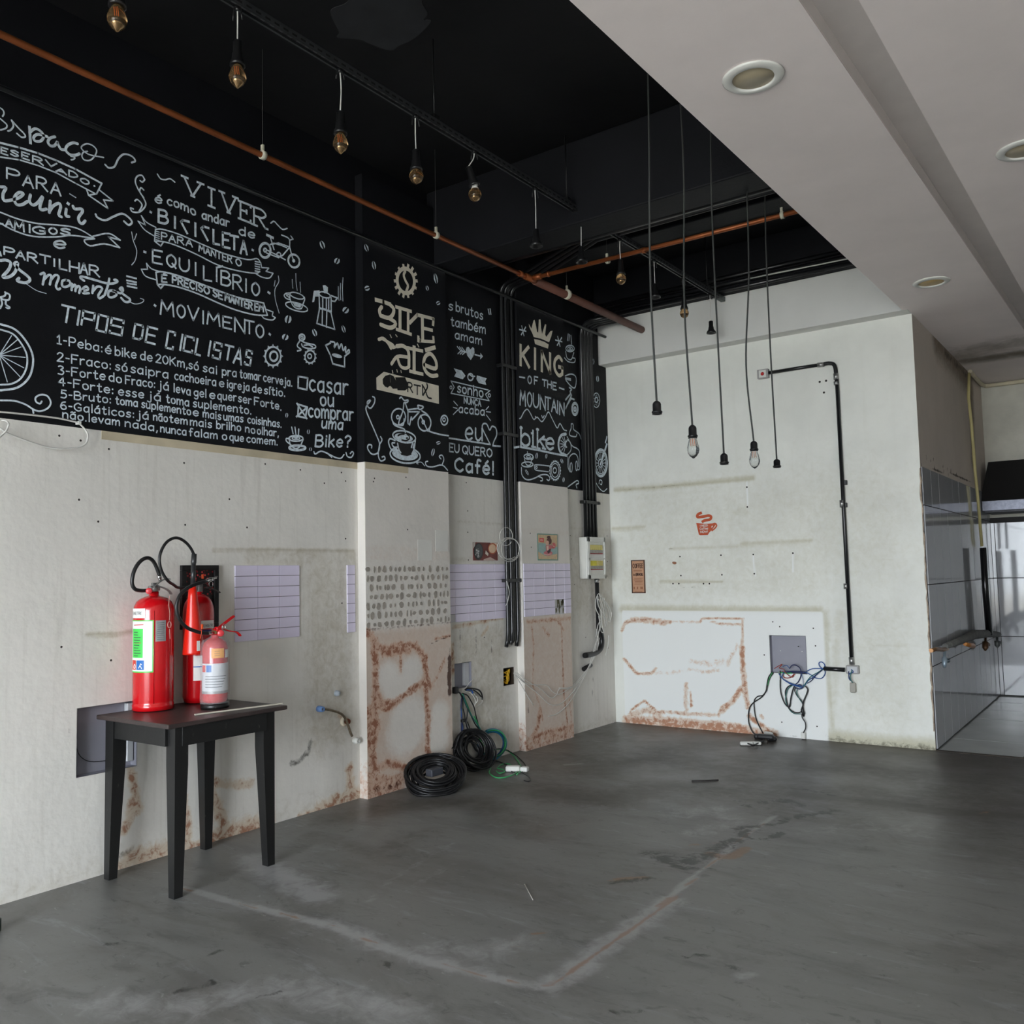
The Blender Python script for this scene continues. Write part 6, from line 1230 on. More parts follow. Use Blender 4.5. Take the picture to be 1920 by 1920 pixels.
m_ = MB(); m_.lathe([(.013, zv - .002), (.015, zv + .002), (.015, zv + .024), (0, zv + .026)], (*c3, 0), 14); m_.bbox((c3[0] - .01, c3[1] - .03, zv + .004), (c3[0] + .01, c3[1] + .02, zv + .02), .003); m_.build('valve', mat('brass_valve', (150, 128, 92), rough=.35, metal=.7), e3)
bar(P3(X4, '1500,440 1600,390 1640,360 1740,280 1820,220', K2b), .016, .009, 'handle', M_RED, e3); bar(sm(P3(X4, '1640,430 1730,462 1850,480 1900,510 1925,545', K2b), 3), .018, .006, 'lever', M_RED, e3); m_ = MB(); q = P3(X4, '1560,430', K2b)[0]; m_.bbox(tuple(q - Vector((.012, .014, .012))), tuple(q + Vector((.012, .016, .012))), .004); m_.build('lever_block', M_RED, e3)
q = P3(X4 + .02, '1605,500', K2b)[0]; m_ = MB(); m_.lathe([(0, -.01), (.0165, -.01), (.0175, 0), (.015, .003), (0, .003)], (0, 0, 0), 18, Matrix.Translation(q) @ Matrix.Rotation(math.radians(-32), 4, 'Z') @ Matrix.Rotation(math.pi / 2, 4, 'Y')); m_.build('gauge', mat('gauge_red', (206, 60, 66)), e3)
q = P3(X4 + .02, '1655,400', K2b)[0]; m_ = MB(); m_.tube([q + Vector((0, .010 * math.cos(t), .016 * math.sin(t))) for t in np.linspace(0, 2 * math.pi, 14)[:-1]], .0018, 5, closed=True); m_.build('pin_ring', M_CHROME, e3)
m_ = MB(); m_.tube(P3(X4, '1490,500 1380,498', K2b), .008, 10); m_.build('hose_fitting', M_CHROME, e3)
m_ = MB(); m_.tube(sm(P3(X4, '1400,1812 1300,1805 1190,1775 1050,1715 950,1610 893,1480 882,1350 930,1200 1040,1085 1190,1010 1380,955'), 6), .0092, 10); m_.build('hose', M_BLKPL, e3)
m_ = MB(); m_.tube(P3(X4, '1375,957 1430,935 1480,922'), [.012, .011, .009], 10); m_.tube(P3(X4, '1480,922 1540,900'), [.006, .004], 8); m_.build('nozzle', M_CHROME, e3)
q = P3(X4 + .02, '1300,1700')[0]; m_ = MB(); m_.bbox(tuple(q - Vector((.002, .006, .012))), tuple(q + Vector((.002, .006, .012))), .002); m_.tube(sm(P3(X4 + .02, '1290,1760 1285,1830 1270,1900'), 4), .0016, 5); m_.build('seal_tag', mat('orange_tag', (228, 84, 34)), e3)
q = P3(X4 + .015, '1240,2010')[0]; m_ = MB(); m_.bbox(tuple(q - Vector((.001, .009, .028))), tuple(q + Vector((.001, .009, .024))), .001); m_.build('hang_tag', PAP, e3)

# ------------------------------------------------------------------ pictures and stickers
def rectpx(axis, val, a, b): p, q = on(axis, val, a), on(axis, val, b); return p, q
p, q = rectpx(0, XA, (337, 1060), (406, 1176)); y0_, y1_, z0_, z1_ = p[1], q[1], q[2], p[2]
fr = thing('framed_picture', 'black framed picture of dark red berries on the wall behind the extinguishers', 'picture', (XA + .001, (y0_ + y1_) / 2, z0_))
f_ = .028; m_ = MB()
for a, b_ in (((y0_, z0_), (y1_, z0_ + f_)), ((y0_, z1_ - f_), (y1_, z1_)), ((y0_, z0_ + f_), (y0_ + f_, z1_ - f_)), ((y1_ - f_, z0_ + f_), (y1_, z1_ - f_))): m_.bbox((XA + .001, a[0], a[1]), (XA + .022, b_[0], b_[1]), .002)
m_.build('frame', mat('black_frame', (16, 16, 17), rough=.35), fr)
BM = bpy.data.materials.new('berry_print'); BM.use_nodes = True; nt = BM.node_tree; v = nd(nt, 'ShaderNodeTexVoronoi'); v.inputs['Scale'].default_value = 55; t_ = nd(nt, 'ShaderNodeTexCoord'); nt.links.new(t_.outputs['Object'], v.inputs['Vector'])
r = nd(nt, 'ShaderNodeValToRGB'); r.color_ramp.elements[0].color = lin((226, 110, 110)); r.color_ramp.elements[0].position = .06; r.color_ramp.elements[1].color = lin((14, 8, 8)); r.color_ramp.elements[1].position = .42; e_ = r.color_ramp.elements.new(.2); e_.color = lin((170, 30, 38)); nt.links.new(v.outputs['Distance'], r.inputs['Fac']); nt.links.new(r.outputs['Color'], nt.nodes['Principled BSDF'].inputs['Base Color']); nt.nodes['Principled BSDF'].inputs['Roughness'].default_value = .35
m_ = MB(); m_.box((XA + .001, y0_ + f_, z0_ + f_), (XA + .008, y1_ - f_, z1_ - f_)); m_.build('print', BM, fr)

def flat_art(t, X, items, base):
    n = 0
    for nm, poly, col in items:
        m_ = MB(); Q = pth(0, X, poly, base); m_.add([(X + .0006 * (n + 1), a[1], a[2]) for a in Q], [tuple(range(len(Q)))]); m_.build(nm, mat('print_%02x%02x%02x' % col, col, rough=.4, var=.1, scale=50), t); n += 1
def ellp(cx, cy, rx, ry, n=16, rot=0):
    r = math.radians(rot); return ' '.join('%.1f,%.1f' % (cx + rx * math.cos(t) * math.cos(r) - ry * math.sin(t) * math.sin(r), cy + rx * math.cos(t) * math.sin(r) + ry * math.sin(t) * math.cos(r)) for t in [2 * math.pi * k / n for k in range(n)])
KP = (860, 980, 9.6)
p, q = rectpx(0, XA + .004, (887, 1016.5), (933, 1051)); po = thing('poster', 'small landscape poster of coffee beans and a cup beside the black conduits', 'poster', (XA + .001, (p[1] + q[1]) / 2, q[2]))
m_ = MB(); m_.box((XA + .001, p[1], q[2]), (XA + .005, q[1], p[2])); m_.build('panel', mat('poster_red_brown', (112, 42, 38), rough=.35, var=.3, scale=20), po)
flat_art(po, XA + .005, [('print', '262,355 300,355 290,420 262,470', (200, 196, 188)), ('print', ellp(355, 520, 84, 155), (40, 40, 44)), ('print', ellp(360, 510, 66, 128), (74, 78, 80)), ('print', '560,360 690,370 690,470 620,420', (226, 206, 190)), ('print', ellp(605, 465, 84, 98), (182, 96, 60)), ('print', ellp(600, 468, 64, 80), (222, 190, 160)), ('print', '480,500 530,560 520,600 470,560', (226, 214, 200)), ('print', '440,660 560,620 670,680 440,682', (196, 170, 160))], KP)
m_ = MB(); rn = random.Random(12)
for k in range(9):
    cx, cy = 360 + rn.uniform(-45, 45), 510 + rn.uniform(-90, 90); Q = pth(0, XA + .0115, ' '.join('%.1f,%.1f' % (cx + rn.uniform(-22, 22), cy + rn.uniform(-30, 30)) for _ in range(4)), KP); ribbons(m_, [catmull([(a[1], a[2]) for a in Q], 3)], .006, lambda u, v: (XA + .0115, u, v))
m_.build('print_lines', mat('print_white', (220, 222, 220), rough=.4), po)
p, q = rectpx(0, XP + .004, (1007.5, 1000), (1046.5, 1051)); pw = thing('poster', 'small portrait poster of a woman in a red dress with a teal border', 'poster', (XP + .001, (p[1] + q[1]) / 2, q[2]))
m_ = MB(); m_.box((XP + .001, p[1], q[2]), (XP + .005, q[1], p[2])); m_.build('panel', mat('teal_border', (110, 148, 134), rough=.4, var=.15, scale=20), pw)
flat_art(pw, XP + .005, [('print', '1425,215 1770,225 1775,660 1435,655', (206, 178, 140)), ('print', '1430,360 1600,380 1770,440 1770,560 1560,600 1432,520', (150, 180, 176)), ('print', '1450,275 1532,280 1532,355 1452,345', (214, 84, 74)), ('print', ellp(1625, 330, 46, 62), (78, 36, 28)), ('print', ellp(1590, 365, 30, 44), (226, 178, 156)), ('print', ellp(1615, 262, 34, 24), (70, 30, 24)), ('print', '1560,410 1640,400 1740,450 1700,470 1660,460 1640,540 1570,520', (204, 110, 110)), ('print', '1570,420 1610,415 1610,500 1580,500', (232, 196, 180)), ('print', ellp(1600, 550, 80, 44), (196, 106, 116)), ('print', '1620,480 1650,470 1640,530 1600,560 1580,520', (70, 36, 44)), ('print', ellp(1700, 410, 34, 50), (206, 96, 96))], KP)
m_ = MB()
for s_ in ('1470,300 1480,325 1500,300 1515,330', '1680,370 1700,420 1730,440', '1530,560 1600,580 1670,560'): Q = pth(0, XP + .014, s_, KP); ribbons(m_, [[(a[1], a[2]) for a in Q]], .005, lambda u, v: (XP + .0135, u, v))
m_.build('print_lines', mat('print_cream', (236, 214, 196), rough=.4), pw)
# coffee sign on the back wall
KB = (1160, 1030, 9.6); p, q = on(1, YB, (1184, 1050.5)), on(1, YB, (1211, 1112)); x0_, x1_, z0_, z1_ = p[0], q[0], q[2], p[2]
sg = thing('coffee_sign', 'tall narrow brown sign headed COFFEE on the back wall', 'sign', ((x0_ + x1_) / 2, YB - .001, z0_)); m_ = MB(); m_.bbox((x0_, YB - .008, z0_), (x1_, YB - .001, z1_), .001); m_.build('panel', mat('tan_sign', (196, 150, 118), rough=.5, var=.1, scale=12), sg)
m_ = MB(); e = .009
for a, b_ in (((x0_, z0_), (x1_, z0_ + e)), ((x0_, z1_ - e), (x1_, z1_)), ((x0_, z0_), (x0_ + e, z1_)), ((x1_ - e, z0_), (x1_, z1_))): m_.box((a[0], YB - .012, a[1]), (b_[0], YB - .007, b_[1]))
m_.build('frame', mat('dark_brown_frame', (70, 38, 30), rough=.5), sg)
fb_ = lambda u, v: (u, YB - .0095, v); m_ = MB(); w_ = x1_ - x0_; h_ = z1_ - z0_
text3(m_, 'COFFEE', x0_ + .12 * w_, x1_ - .12 * w_, z0_ + .76 * h_, .085 * h_ * 1.5, .007, fb_); text3(m_, 'do', x0_ + .13 * w_, x0_ + .28 * w_, z0_ + .53 * h_, .06 * h_, .004, fb_); text3(m_, 'BRASIL', x0_ + .34 * w_, x1_ - .12 * w_, z0_ + .525 * h_, .08 * h_, .0065, fb_)
m_.build('lettering', mat('sign_brown_ink', (66, 34, 24), rough=.6), sg); m_ = MB(); rn = random.Random(3)
for v_ in (.69, .66, .45, .42, .38, .35, .31, .27, .05): ribbons(m_, [[(x0_ + .14 * w_ + .1 * w_ * rn.random(), z0_ + v_ * h_), (x1_ - .14 * w_ - .1 * w_ * rn.random(), z0_ + v_ * h_)]], .004, fb_)
for u_ in (.18, .42, .68, .78): ribbons(m_, [[(x0_ + u_ * w_, z0_ + .12 * h_), (x0_ + u_ * w_, z0_ + .19 * h_)]], .012, fb_)
m_.build('small_print', mat('faded_brown_ink', (148, 92, 64), rough=.6), sg)
# orange cup sticker
KC = (1020, 880, 5.647); fs_ = lambda t: [(a[0], YB - .0015, a[2]) for a in pth(1, YB, t, KC)]
st = thing('wall_sticker', 'orange coffee cup sticker with a curl of steam on the back wall', 'sticker', tuple(on(1, YB - .0015, (1323, 1004)))); OR = mat('orange_sticker', (196, 84, 42), rough=.5, var=.06)
m_ = MB(); P = fs_('1612,568 1700,576 1830,570 1810,600 1780,640 1752,668 1735,695 1655,698 1640,690'); m_.add(P, [tuple(range(len(P)))])
def wave(t, w): Q = catmull([(a[0], a[2]) for a in pth(1, YB, t, KC)], 6); ribbons(m_, [Q], w, lambda u, v: (u, YB - .0017, v))
wave('1780,582 1812,574 1828,596 1808,626 1775,652', .014); wave('1672,458 1630,478 1628,505 1690,500 1745,490 1770,505 1755,532 1700,542 1672,560', .026)
m_.build('cup_shape', OR, st); m_ = MB(); ff = lambda u, v: (u, YB - .0028, v)
for tx, t0_, u1_, hh in (('I NEED', '1655,608', 1735, 22), ('Coffee', '1652,640', 1738, 24), ('NOW!', '1658,674', 1735, 24)):
    a = pth(1, YB, t0_ + ' %d,%s' % (u1_, t0_.split(',')[1]), KC); text3(m_, tx, a[0][0], a[1][0], a[0][2], hh / 5.647 * .0047, .0042, ff)
P = [(a[0], YB - .0026, a[2]) for a in pth(1, YB, '1772,618 1778,598 1790,596 1785,612', KC)]; m_.add(P, [tuple(range(4))]); m_.build('lettering', M_WHT, st)
m_ = MB(); P = [(a[0], YB - .002, a[2]) for a in pth(1, YB, '1360,980 1375,976 1398,980 1405,995 1390,1008 1372,1005 1358,992', KC)]; m_.add(P, [tuple(range(7))]); tag(m_.build('sticker_scrap', mat('brown_scrap', (156, 106, 78), rough=.7), None, loc=P[0]), 'small torn brown sticker scrap between the drill holes of the back wall', 'sticker')

# ------------------------------------------------------------------ alarm button and conduit on the back wall
ca = thing('alarm_conduit', 'black conduit bending from the red alarm button down the back wall', 'pipe', tuple(on(1, YB - .03, (1570, 760))))
yw = YB - .024; a1_ = on(1, yw, (1441, 699)); a2_ = on(1, yw, (1540, 683.5)); a3_ = on(1, yw, (1569, 712)); a4_ = on(1, yw, (1597, 1240)); zc_ = a2_[2]
m_ = MB(); m_.tube([tuple(a1_), tuple(a2_)], .0155, 10); m_.build('horizontal_run', M_COND, ca)
m_ = MB(); m_.tube([tuple(a3_), tuple(a4_)], .0165, 10); m_.build('vertical_run', M_COND, ca)
m_ = MB(); m_.tube(sm([tuple(a2_), tuple((a2_ * .45 + np.array([a3_[0], yw, a2_[2]]) * .55)), (a3_[0] - .012, yw, a2_[2] - .03), tuple(a3_)], 5), .017, 10); m_.build('elbow', M_COND, ca)
for a, b_ in (((1533, 684.6), (1545, 683.3)), ((1567, 700), (1568, 712)), ((1567.5, 715), (1568.5, 722)), ((1578.6, 938), (1579.4, 951)), ((1586, 1094), (1586.6, 1104)), ((1596, 1232), (1597.5, 1246))):
    m_ = MB(); m_.tube([tuple(on(1, yw, a)), tuple(on(1, yw, b_))], .021, 10); m_.build('coupling', M_STEEL, ca)
for p_ in ((1584, 905), (1584, 947)): q = on(1, YB - .015, p_); m_ = MB(); m_.bbox((q[0] - .035, YB - .03, q[2] - .02), (q[0] + .02, YB - .001, q[2] + .02), .004); m_.build('strap', M_BLKPL, ca)
p, q = on(1, YB - .03, (1420, 693.5)), on(1, YB - .03, (1441.5, 709.5)); al = thing('alarm_button', 'grey box with a red push button at the end of the back wall conduit', 'alarm button', (p[0], YB - .001, q[2]))
m_ = MB(); m_.bbox((p[0], YB - .045, q[2] + .006), (q[0], YB - .001, p[2] - .004), .006); m_.build('box', mat('grey_box', (160, 158, 156), rough=.5), al)
m_ = MB(); m_.bbox((p[0] + .018, YB - .048, q[2] + .014), (q[0] - .018, YB - .044, p[2] - .012), .002); m_.build('plate', M_WHT, al); m_ = MB(); m_.lathe([(0, .008), (.012, .006), (.016, 0)], (0, 0, 0), 16, Matrix.Translation(((p[0] + q[0]) / 2, YB - .048, (p[2] + q[2]) / 2)) @ Matrix.Rotation(math.pi / 2, 4, 'X')); m_.build('button', mat('red_button', (190, 30, 28), rough=.3), al)
p, q = on(1, YB - .03, (1586, 1247)), on(1, YB - .03, (1611, 1264)); jb = thing('junction_box', 'small grey junction box with blue wires at the foot of the back wall conduit', 'junction box', (p[0], YB - .001, q[2]))
m_ = MB(); m_.bbox((p[0], YB - .04, q[2]), (q[0], YB - .001, p[2]), .006); m_.build('box', mat('grey_box', (160, 158, 156)), jb); m_ = MB(); m_.bbox((p[0] + .012, YB - .043, q[2] + .01), (q[0] - .012, YB - .039, p[2] - .01), .002); m_.build('lid', mat('pale_metal', (196, 198, 200)), jb)
m_ = MB(); m_.tube([tuple(on(1, yw, (1545, 1253.5))), tuple(on(1, yw, (1584, 1256)))], .0185, 10); m_.build('side_conduit', M_COND, jb)
KR = (1380, 1160, 8)
for i, s_ in enumerate(('1730,760 1760,800 1700,830 1695,900 1745,950', '1690,790 1690,850 1710,910 1750,955', '1740,770 1720,850 1725,920 1755,960')): m_ = MB(); cable(m_, 1, YB - .045 - .006 * i, s_, .004, KR, .004, i); m_.build('wire', [M_BLUE, M_NAVY, M_TEAL][i], jb)
q = on(1, YB - .03, (1600, 1290)); m_ = MB(); m_.bbox((q[0] - .028, YB - .045, q[2] - .04), (q[0] + .02, YB - .005, q[2] + .045), .012); m_.build('connector', mat('grey_white_plug', (176, 172, 162), rough=.5), jb)

# cables hanging from the grey box in the back wall
tg = thing('cable_bundle', 'tangle of black, blue and green cables hanging from the grey box in the back wall', 'cables', (-2.6, YB - .03, .56))
CT = [('540,800 490,880 465,1000 450,1080 400,1150 320,1170 270,1250 290,1450 340,1600 405,1720', .0062, 'K'), ('560,810 500,900 470,1020 450,1090 380,1180 250,1270 195,1370 190,1540 240,1680 300,1755', .0066, 'K'), ('545,805 520,860 490,930 478,1000', .004, 'G'), ('575,750 620,720 690,685 650,740 720,760 735,800 830,880 880,830', .004, 'R'),
      ('660,780 660,900 662,1060 690,1180 740,1290 800,1325 820,1200 860,1050 890,990', .0062, 'K'), ('720,800 690,880 760,940 860,980 960,1010 1030,1010', .005, 'B'), ('640,820 700,900 820,980 900,1010 1000,1040', .005, 'B'), ('700,790 720,880 810,885 870,830', .0045, 'R'), ('800,750 840,700 900,698 960,750 975,850 930,950 880,1000 850,1100 800,1320', .0055, 'N'),
      ('850,990 780,1020 740,1090 750,1200 790,1330 860,1400 940,1410 985,1390', .006, 'K'), ('870,985 790,1040 760,1100 745,1220 790,1350 870,1420 970,1430', .0045, 'T'), ('1040,1010 1075,1060 1060,1130 1020,1230 1000,1320 990,1380', .0075, 'K'), ('890,1030 880,1080 920,1160 980,1230 1010,1310', .0055, 'K'), ('920,1060 910,1120 950,1200 990,1260', .0045, 'T'),
      ('1030,1000 1080,930 1180,860 1280,770 1330,720 1320,680 1280,650 1245,665 1260,720 1330,780 1330,840 1280,895 1200,890 1130,850 1040,800', .005, 'B'), ('1060,790 1150,750 1270,750 1320,750', .005, 'B'), ('1010,1030 1040,970 1120,870 1220,810 1300,760', .0045, 'T'), ('1070,970 1130,930 1200,850 1290,770', .0045, 'N'), ('980,820 1000,900 1010,1000', .003, 'B'),
      ('900,1010 960,990 1000,1030 950,1055 890,1035', .006, 'N'), ('985,1430 1000,1490 1040,1560 1045,1640 1020,1700 1010,1740', .006, 'K'), ('730,790 780,800 860,795 950,800 1040,810', .010, 'N'), ('640,800 700,810 760,820 840,815', .007, 'G'), ('700,720 760,700 800,740', .004, 'B'), ('650,790 655,850 660,930', .0045, 'W'), ('860,1040 890,1000 960,1020 1040,990', .005, 'T')]
CM = {'K': M_CABLE, 'G': M_GREEN, 'R': M_REDC, 'B': M_BLUE, 'N': M_NAVY, 'T': M_TEAL, 'W': M_WCAB, 'C': M_CYAN}
for i, (s_, r_, k_) in enumerate(CT): m_ = MB(); cable(m_, 1, YB - .018 - .0035 * (i % 7), s_, r_ * .85, KR, .006, i); m_.build('cable', CM[k_], tg)
m_ = MB(); m_.tube([tuple(p_) for p_ in pth(1, YB - .03, '1000,1320 995,1370 1010,1420 1015,1470', KR)], [.008, .015, .014, .006], 9); m_.build('tape_joint', M_CABLE, tg)
m_ = MB(); a = on(1, YB - .02, (1380 + 1012 / 8, 1160 + 1700 / 8)); m_.bbox((a[0] - .017, YB - .05, .004), (a[0] + .02, YB - .012, a[2] + .0), .008); m_.build('plug', M_WHT, tg)
# the plugs on the floor
fp = thing('extension_plugs', 'white sockets and black plug blocks lying on the floor below the tangle', 'plugs', (*on(2, 0, (1430, 1388))[:2], 0))
for i, (px, py, sz, rz, mt_) in enumerate(((1441, 1380, (.09, .035, .035), -.5, M_WHT), (1405, 1391, (.11, .045, .03), .5, M_WHT), (1422, 1390, (.09, .05, .025), .3, M_WHT), (1436, 1386, (.14, .05, .04), .1, M_CABLE), (1425, 1381, (.10, .05, .04), .2, M_CABLE), (1447, 1385, (.08, .05, .035), .5, M_CABLE))):
    q = on(2, .02, (px, py)); q[1] = min(q[1], YB - .07); m_ = MB(); m_.bbox((-sz[0] / 2, -sz[1] / 2, 0), (sz[0] / 2, sz[1] / 2, sz[2]), .012, Matrix.Translation((q[0], q[1] - (.06 if i in (1, 2) else 0), .002 + .02 * (i in (0, 3)))) @ Matrix.Rotation(rz, 4, 'Z')); m_.build('plug', mt_, fp)
m_ = MB(); m_.tube(sm([Vector(on(2, .02, p_)) for p_ in ((1421, 1384), (1432, 1388), (1420, 1394), (1412, 1397), (1402, 1394))], 5), .006, 6); m_.build('cable', M_CABLE, fp)

# ------------------------------------------------------------------ cables from the small box between the pilasters
K3c = (840, 1220, 12); K4c = (740, 1340, 7.385); K5c = (660, 960, 4.364)
hb_ = thing('cable_bundle', 'blue, green and black cables dropping from the small grey box between the pilasters', 'cables', (XA + .02, 5.35, .62))
CT = [('150,880 240,930 300,1010 310,1150 300,1300 300,1500 300,1700 310,1900', .0065, 'N'), ('160,900 260,950 320,1060 340,1180 330,1300 370,1430 390,1600 430,1750 440,1850', .0055, 'K'), ('300,980 350,1090 430,1260 520,1450 610,1640 680,1760 710,1900', .006, 'K'), ('320,970 400,1120 470,1330 560,1500 650,1640 720,1760 760,1850', .006, 'G'),
      ('330,960 440,1010 520,1140 580,1280 640,1480 680,1650 690,1900', .006, 'K'), ('340,980 400,1180 500,1400 600,1560 690,1700 770,1830', .005, 'T'), ('380,880 440,840 560,850 680,880 740,950 780,1050 770,1100', .007, 'K'), ('400,900 480,860 600,900 690,970 770,1070', .0055, 'K'), ('390,860 470,830 540,850 580,960 640,1030 720,1050 780,1110 740,1190 590,1285', .0045, 'W'), ('400,920 500,940 570,1010 610,1080 640,1180', .0045, 'W'),
      ('420,880 480,880 540,900 560,960', .008, 'B'), ('380,870 460,760 560,640 600,600', .003, 'W'), ('640,1020 660,1120 620,1200 590,1270', .004, 'W'), ('440,1300 430,1450 400,1600 420,1720', .006, 'K'), ('300,1300 290,1450 320,1600 330,1720 310,1880', .0055, 'B'), ('400,1600 450,1750 470,1800 560,1800', .006, 'B'), ('440,1600 480,1750 520,1800', .005, 'K')]
for i, (s_, r_, k_) in enumerate(CT): m_ = MB(); cable(m_, 0, XA + .014 + .0045 * (i % 7), s_, r_ * .85, K3c, .005, 40 + i); m_.build('cable', CM[k_], hb_)
m_ = MB(); q = Vector(on(0, XA + .02, (854, 1294))); m_.bbox(tuple(q - Vector((.015, .025, .025))), tuple(q + Vector((.02, .02, .025))), .008); m_.build('cable_tie_block', M_CABLE, hb_); m_ = MB(); q = Vector(on(0, XA + .03, (869, 1351))); m_.bbox(tuple(q - Vector((.01, .025, .012))), tuple(q + Vector((.015, .02, .012))), .005); m_.build('cable_tie_block', M_CABLE, hb_)
# black coils
def coil(name, label, c, rad, nrm, loops, r, mt, seed, spread=.03, jr=.25, ex=1.0, thick=.03):
    rn = random.Random(seed); N = Vector(nrm).normalized(); U = N.orthogonal().normalized() if abs(N.z) < .95 else Vector((1, 0, 0)); U = (Vector((0, 1, 0)) - N * N.y).normalized(); V = N.cross(U)
    t = thing(name, label, 'cable coil', (c[0], c[1], max(0, c[2] - rad)))
    for i in range(loops):
        rr = rad * (1 - jr * rn.random()); off = Vector([rn.uniform(-spread, spread) for _ in range(3)]) * .6 + N * rn.uniform(-thick, thick); ph = rn.uniform(0, 6.28); tl = rn.uniform(-.08, .08)
        P = []
        for k in range(28):
            a = 2 * math.pi * k / 28; q = rr * (1 + .04 * math.sin(2 * a + ph)); v = Vector(c) + off + U * math.cos(a) * q * ex + V * math.sin(a) * q + N * (tl * rr * math.cos(a + ph))
            v.z = max(v.z, r + .001); v.x = max(v.x, XA + r + .002)
            if v.y < 5.14: v.x = max(v.x, XP + r + .002)
            P.append(v)
        m_ = MB(); m_.tube(P, r, 6, closed=True); m_.build('loop', mt if not isinstance(mt, (list, tuple)) else mt[i % len(mt)], t)
    return t
cc = on(2, .07, (815, 1462)); print('coil', cc)
k1 = coil('cable_coil', 'biggest black cable coil, lying tilted on the floor against the wide pilaster', (float(cc[0]), float(cc[1]), .10), .21, (.36, -.3, 1), 28, .0085, M_CABLE, 5, .03, .62, 1.08, .035)
m_ = MB(); q = Vector((float(cc[0]), float(cc[1]), .12)); m_.bbox(tuple(q - Vector((.03, .06, .02))), tuple(q + Vector((.03, .06, .03))), .006); m_.build('plug', mat('dark_grey_plug', (70, 72, 80), rough=.4), k1)
cc = on(0, XA + .12, (886, 1434)); k2 = coil('cable_coil', 'second black cable coil standing against the wall behind the biggest one', (float(cc[0]) + .02, float(cc[1]), .16), .155, (1, -.3, .5), 18, .0085, M_CABLE, 8, .03, .55, 1.05, .04)
cc = on(0, XA + .05, (922, 1396)); k3 = coil('cable_coil', 'blue and green cable coil hanging against the wall right of the black coils', (float(cc[0]), float(cc[1]), float(cc[2])), .118, (1, -.35, .1), 10, .006, [M_CYAN, M_BLUE, M_TEAL, M_CYAN, M_GREEN], 3, .012, .16, 1.2, .015)
tl_ = thing('cable_bundle', 'loose green and black wires with a white connector on the floor beside the coils', 'cables', (*on(2, 0, (960, 1445))[:2], 0))
for i, (s_, r_, k_) in enumerate((('1230,430 1180,340 1190,240 1160,150 1100,20', .006, 'G'), ('1240,560 1400,480 1560,500 1660,580 1730,680 1760,760 1690,830', .0055, 'G'), ('1330,740 1310,800 1380,860 1480,875 1620,840 1700,790', .0055, 'G'), ('1420,740 1480,690 1570,680 1640,720', .005, 'G'), ('1420,740 1500,760 1520,790 1450,810 1410,780', .005, 'G'), ('1320,620 1440,650 1560,700 1640,730', .006, 'K'), ('1560,490 1700,580 1800,680 1810,740 1760,800', .0045, 'K'), ('1760,800 1840,850 1880,900 1850,925 1790,910', .004, 'K'), ('1300,560 1350,500 1450,470 1560,490', .0055, 'K'), ('1600,770 1650,800 1720,770 1700,720', .004, 'K'))):
    Q = pth(0, XA + .03, s_, K4c); m_ = MB(); P = []
    for p_, o_ in zip(Q, s_.split()):
        pp = (K4c[0] + float(o_.split(',')[0]) / K4c[2], K4c[1] + float(o_.split(',')[1]) / K4c[2]); v = on(2, r_ + .004, pp)
        P.append(Vector(v) if v[0] > XA + .03 else Vector(p_))
    m_.tube(sm(P, 5), r_ * .85, 6); m_.build('cable', CM[k_], tl_)
q = Vector(on(2, .02, (740 + 1640 / 7.385, 1340 + 750 / 7.385))); m_ = MB(); m_.bbox((-.055, -.03, -.018), (.055, .03, .024), .012, Matrix.Translation(q) @ Matrix.Rotation(.5, 4, 'Z')); m_.build('connector', M_WHT, tl_)
m_ = MB(); m_.bbox((-.03, -.025, -.015), (.03, .025, .02), .01, Matrix.Translation(q + Vector((.09, .02, .002))) @ Matrix.Rotation(.2, 4, 'Z')); m_.build('connector', M_WHT, tl_)
for i, s_ in enumerate(('830,500 870,380 900,280 940,240', '1000,250 1060,370 1120,480 1180,520', '830,620 820,480 900,350 930,280', '780,470 840,400 900,300', '1180,520 1260,620 1300,740 1290,830')): m_ = MB(); cable(m_, 0, XA + .1 - .012 * i, s_, .0095, K4c, .01, 60 + i); m_.build('cable', M_CABLE, k2)

# white wires strung across the narrow pilaster
ww = thing('cable_bundle', 'white wires drooping from the conduit past the narrow pilaster to the yellow hole', 'cables', (XP + .02, 6.8, .8))
Kw = (1060, 980, 7.68); WT = ('470,1030 440,1120 440,1240 480,1330 500,1400 470,1480 440,1650', '480,1020 520,1080 560,1200 600,1330 590,1450 570,1500', '500,1030 560,1100 620,1200 665,1310 640,1440', '490,1040 530,1180 550,1300 600,1400 600,1470', '470,1060 470,1180 510,1300 530,1450 550,1570', '480,1100 530,1250 500,1400 520,1560 550,1575 580,1500', '500,1050 600,1200 640,1330 630,1420', '560,1080 570,1250 540,1300 560,1400 575,1500', '480,1340 500,1480 480,1600 460,1700', '620,1620 630,1720 600,1830 580,1920')
for i, s_ in enumerate(WT): m_ = MB(); cable(m_, 0, XA + .075 + .004 * (i % 5), s_, .0042, Kw, .006, 80 + i); m_.build('wire', M_WCAB, ww)
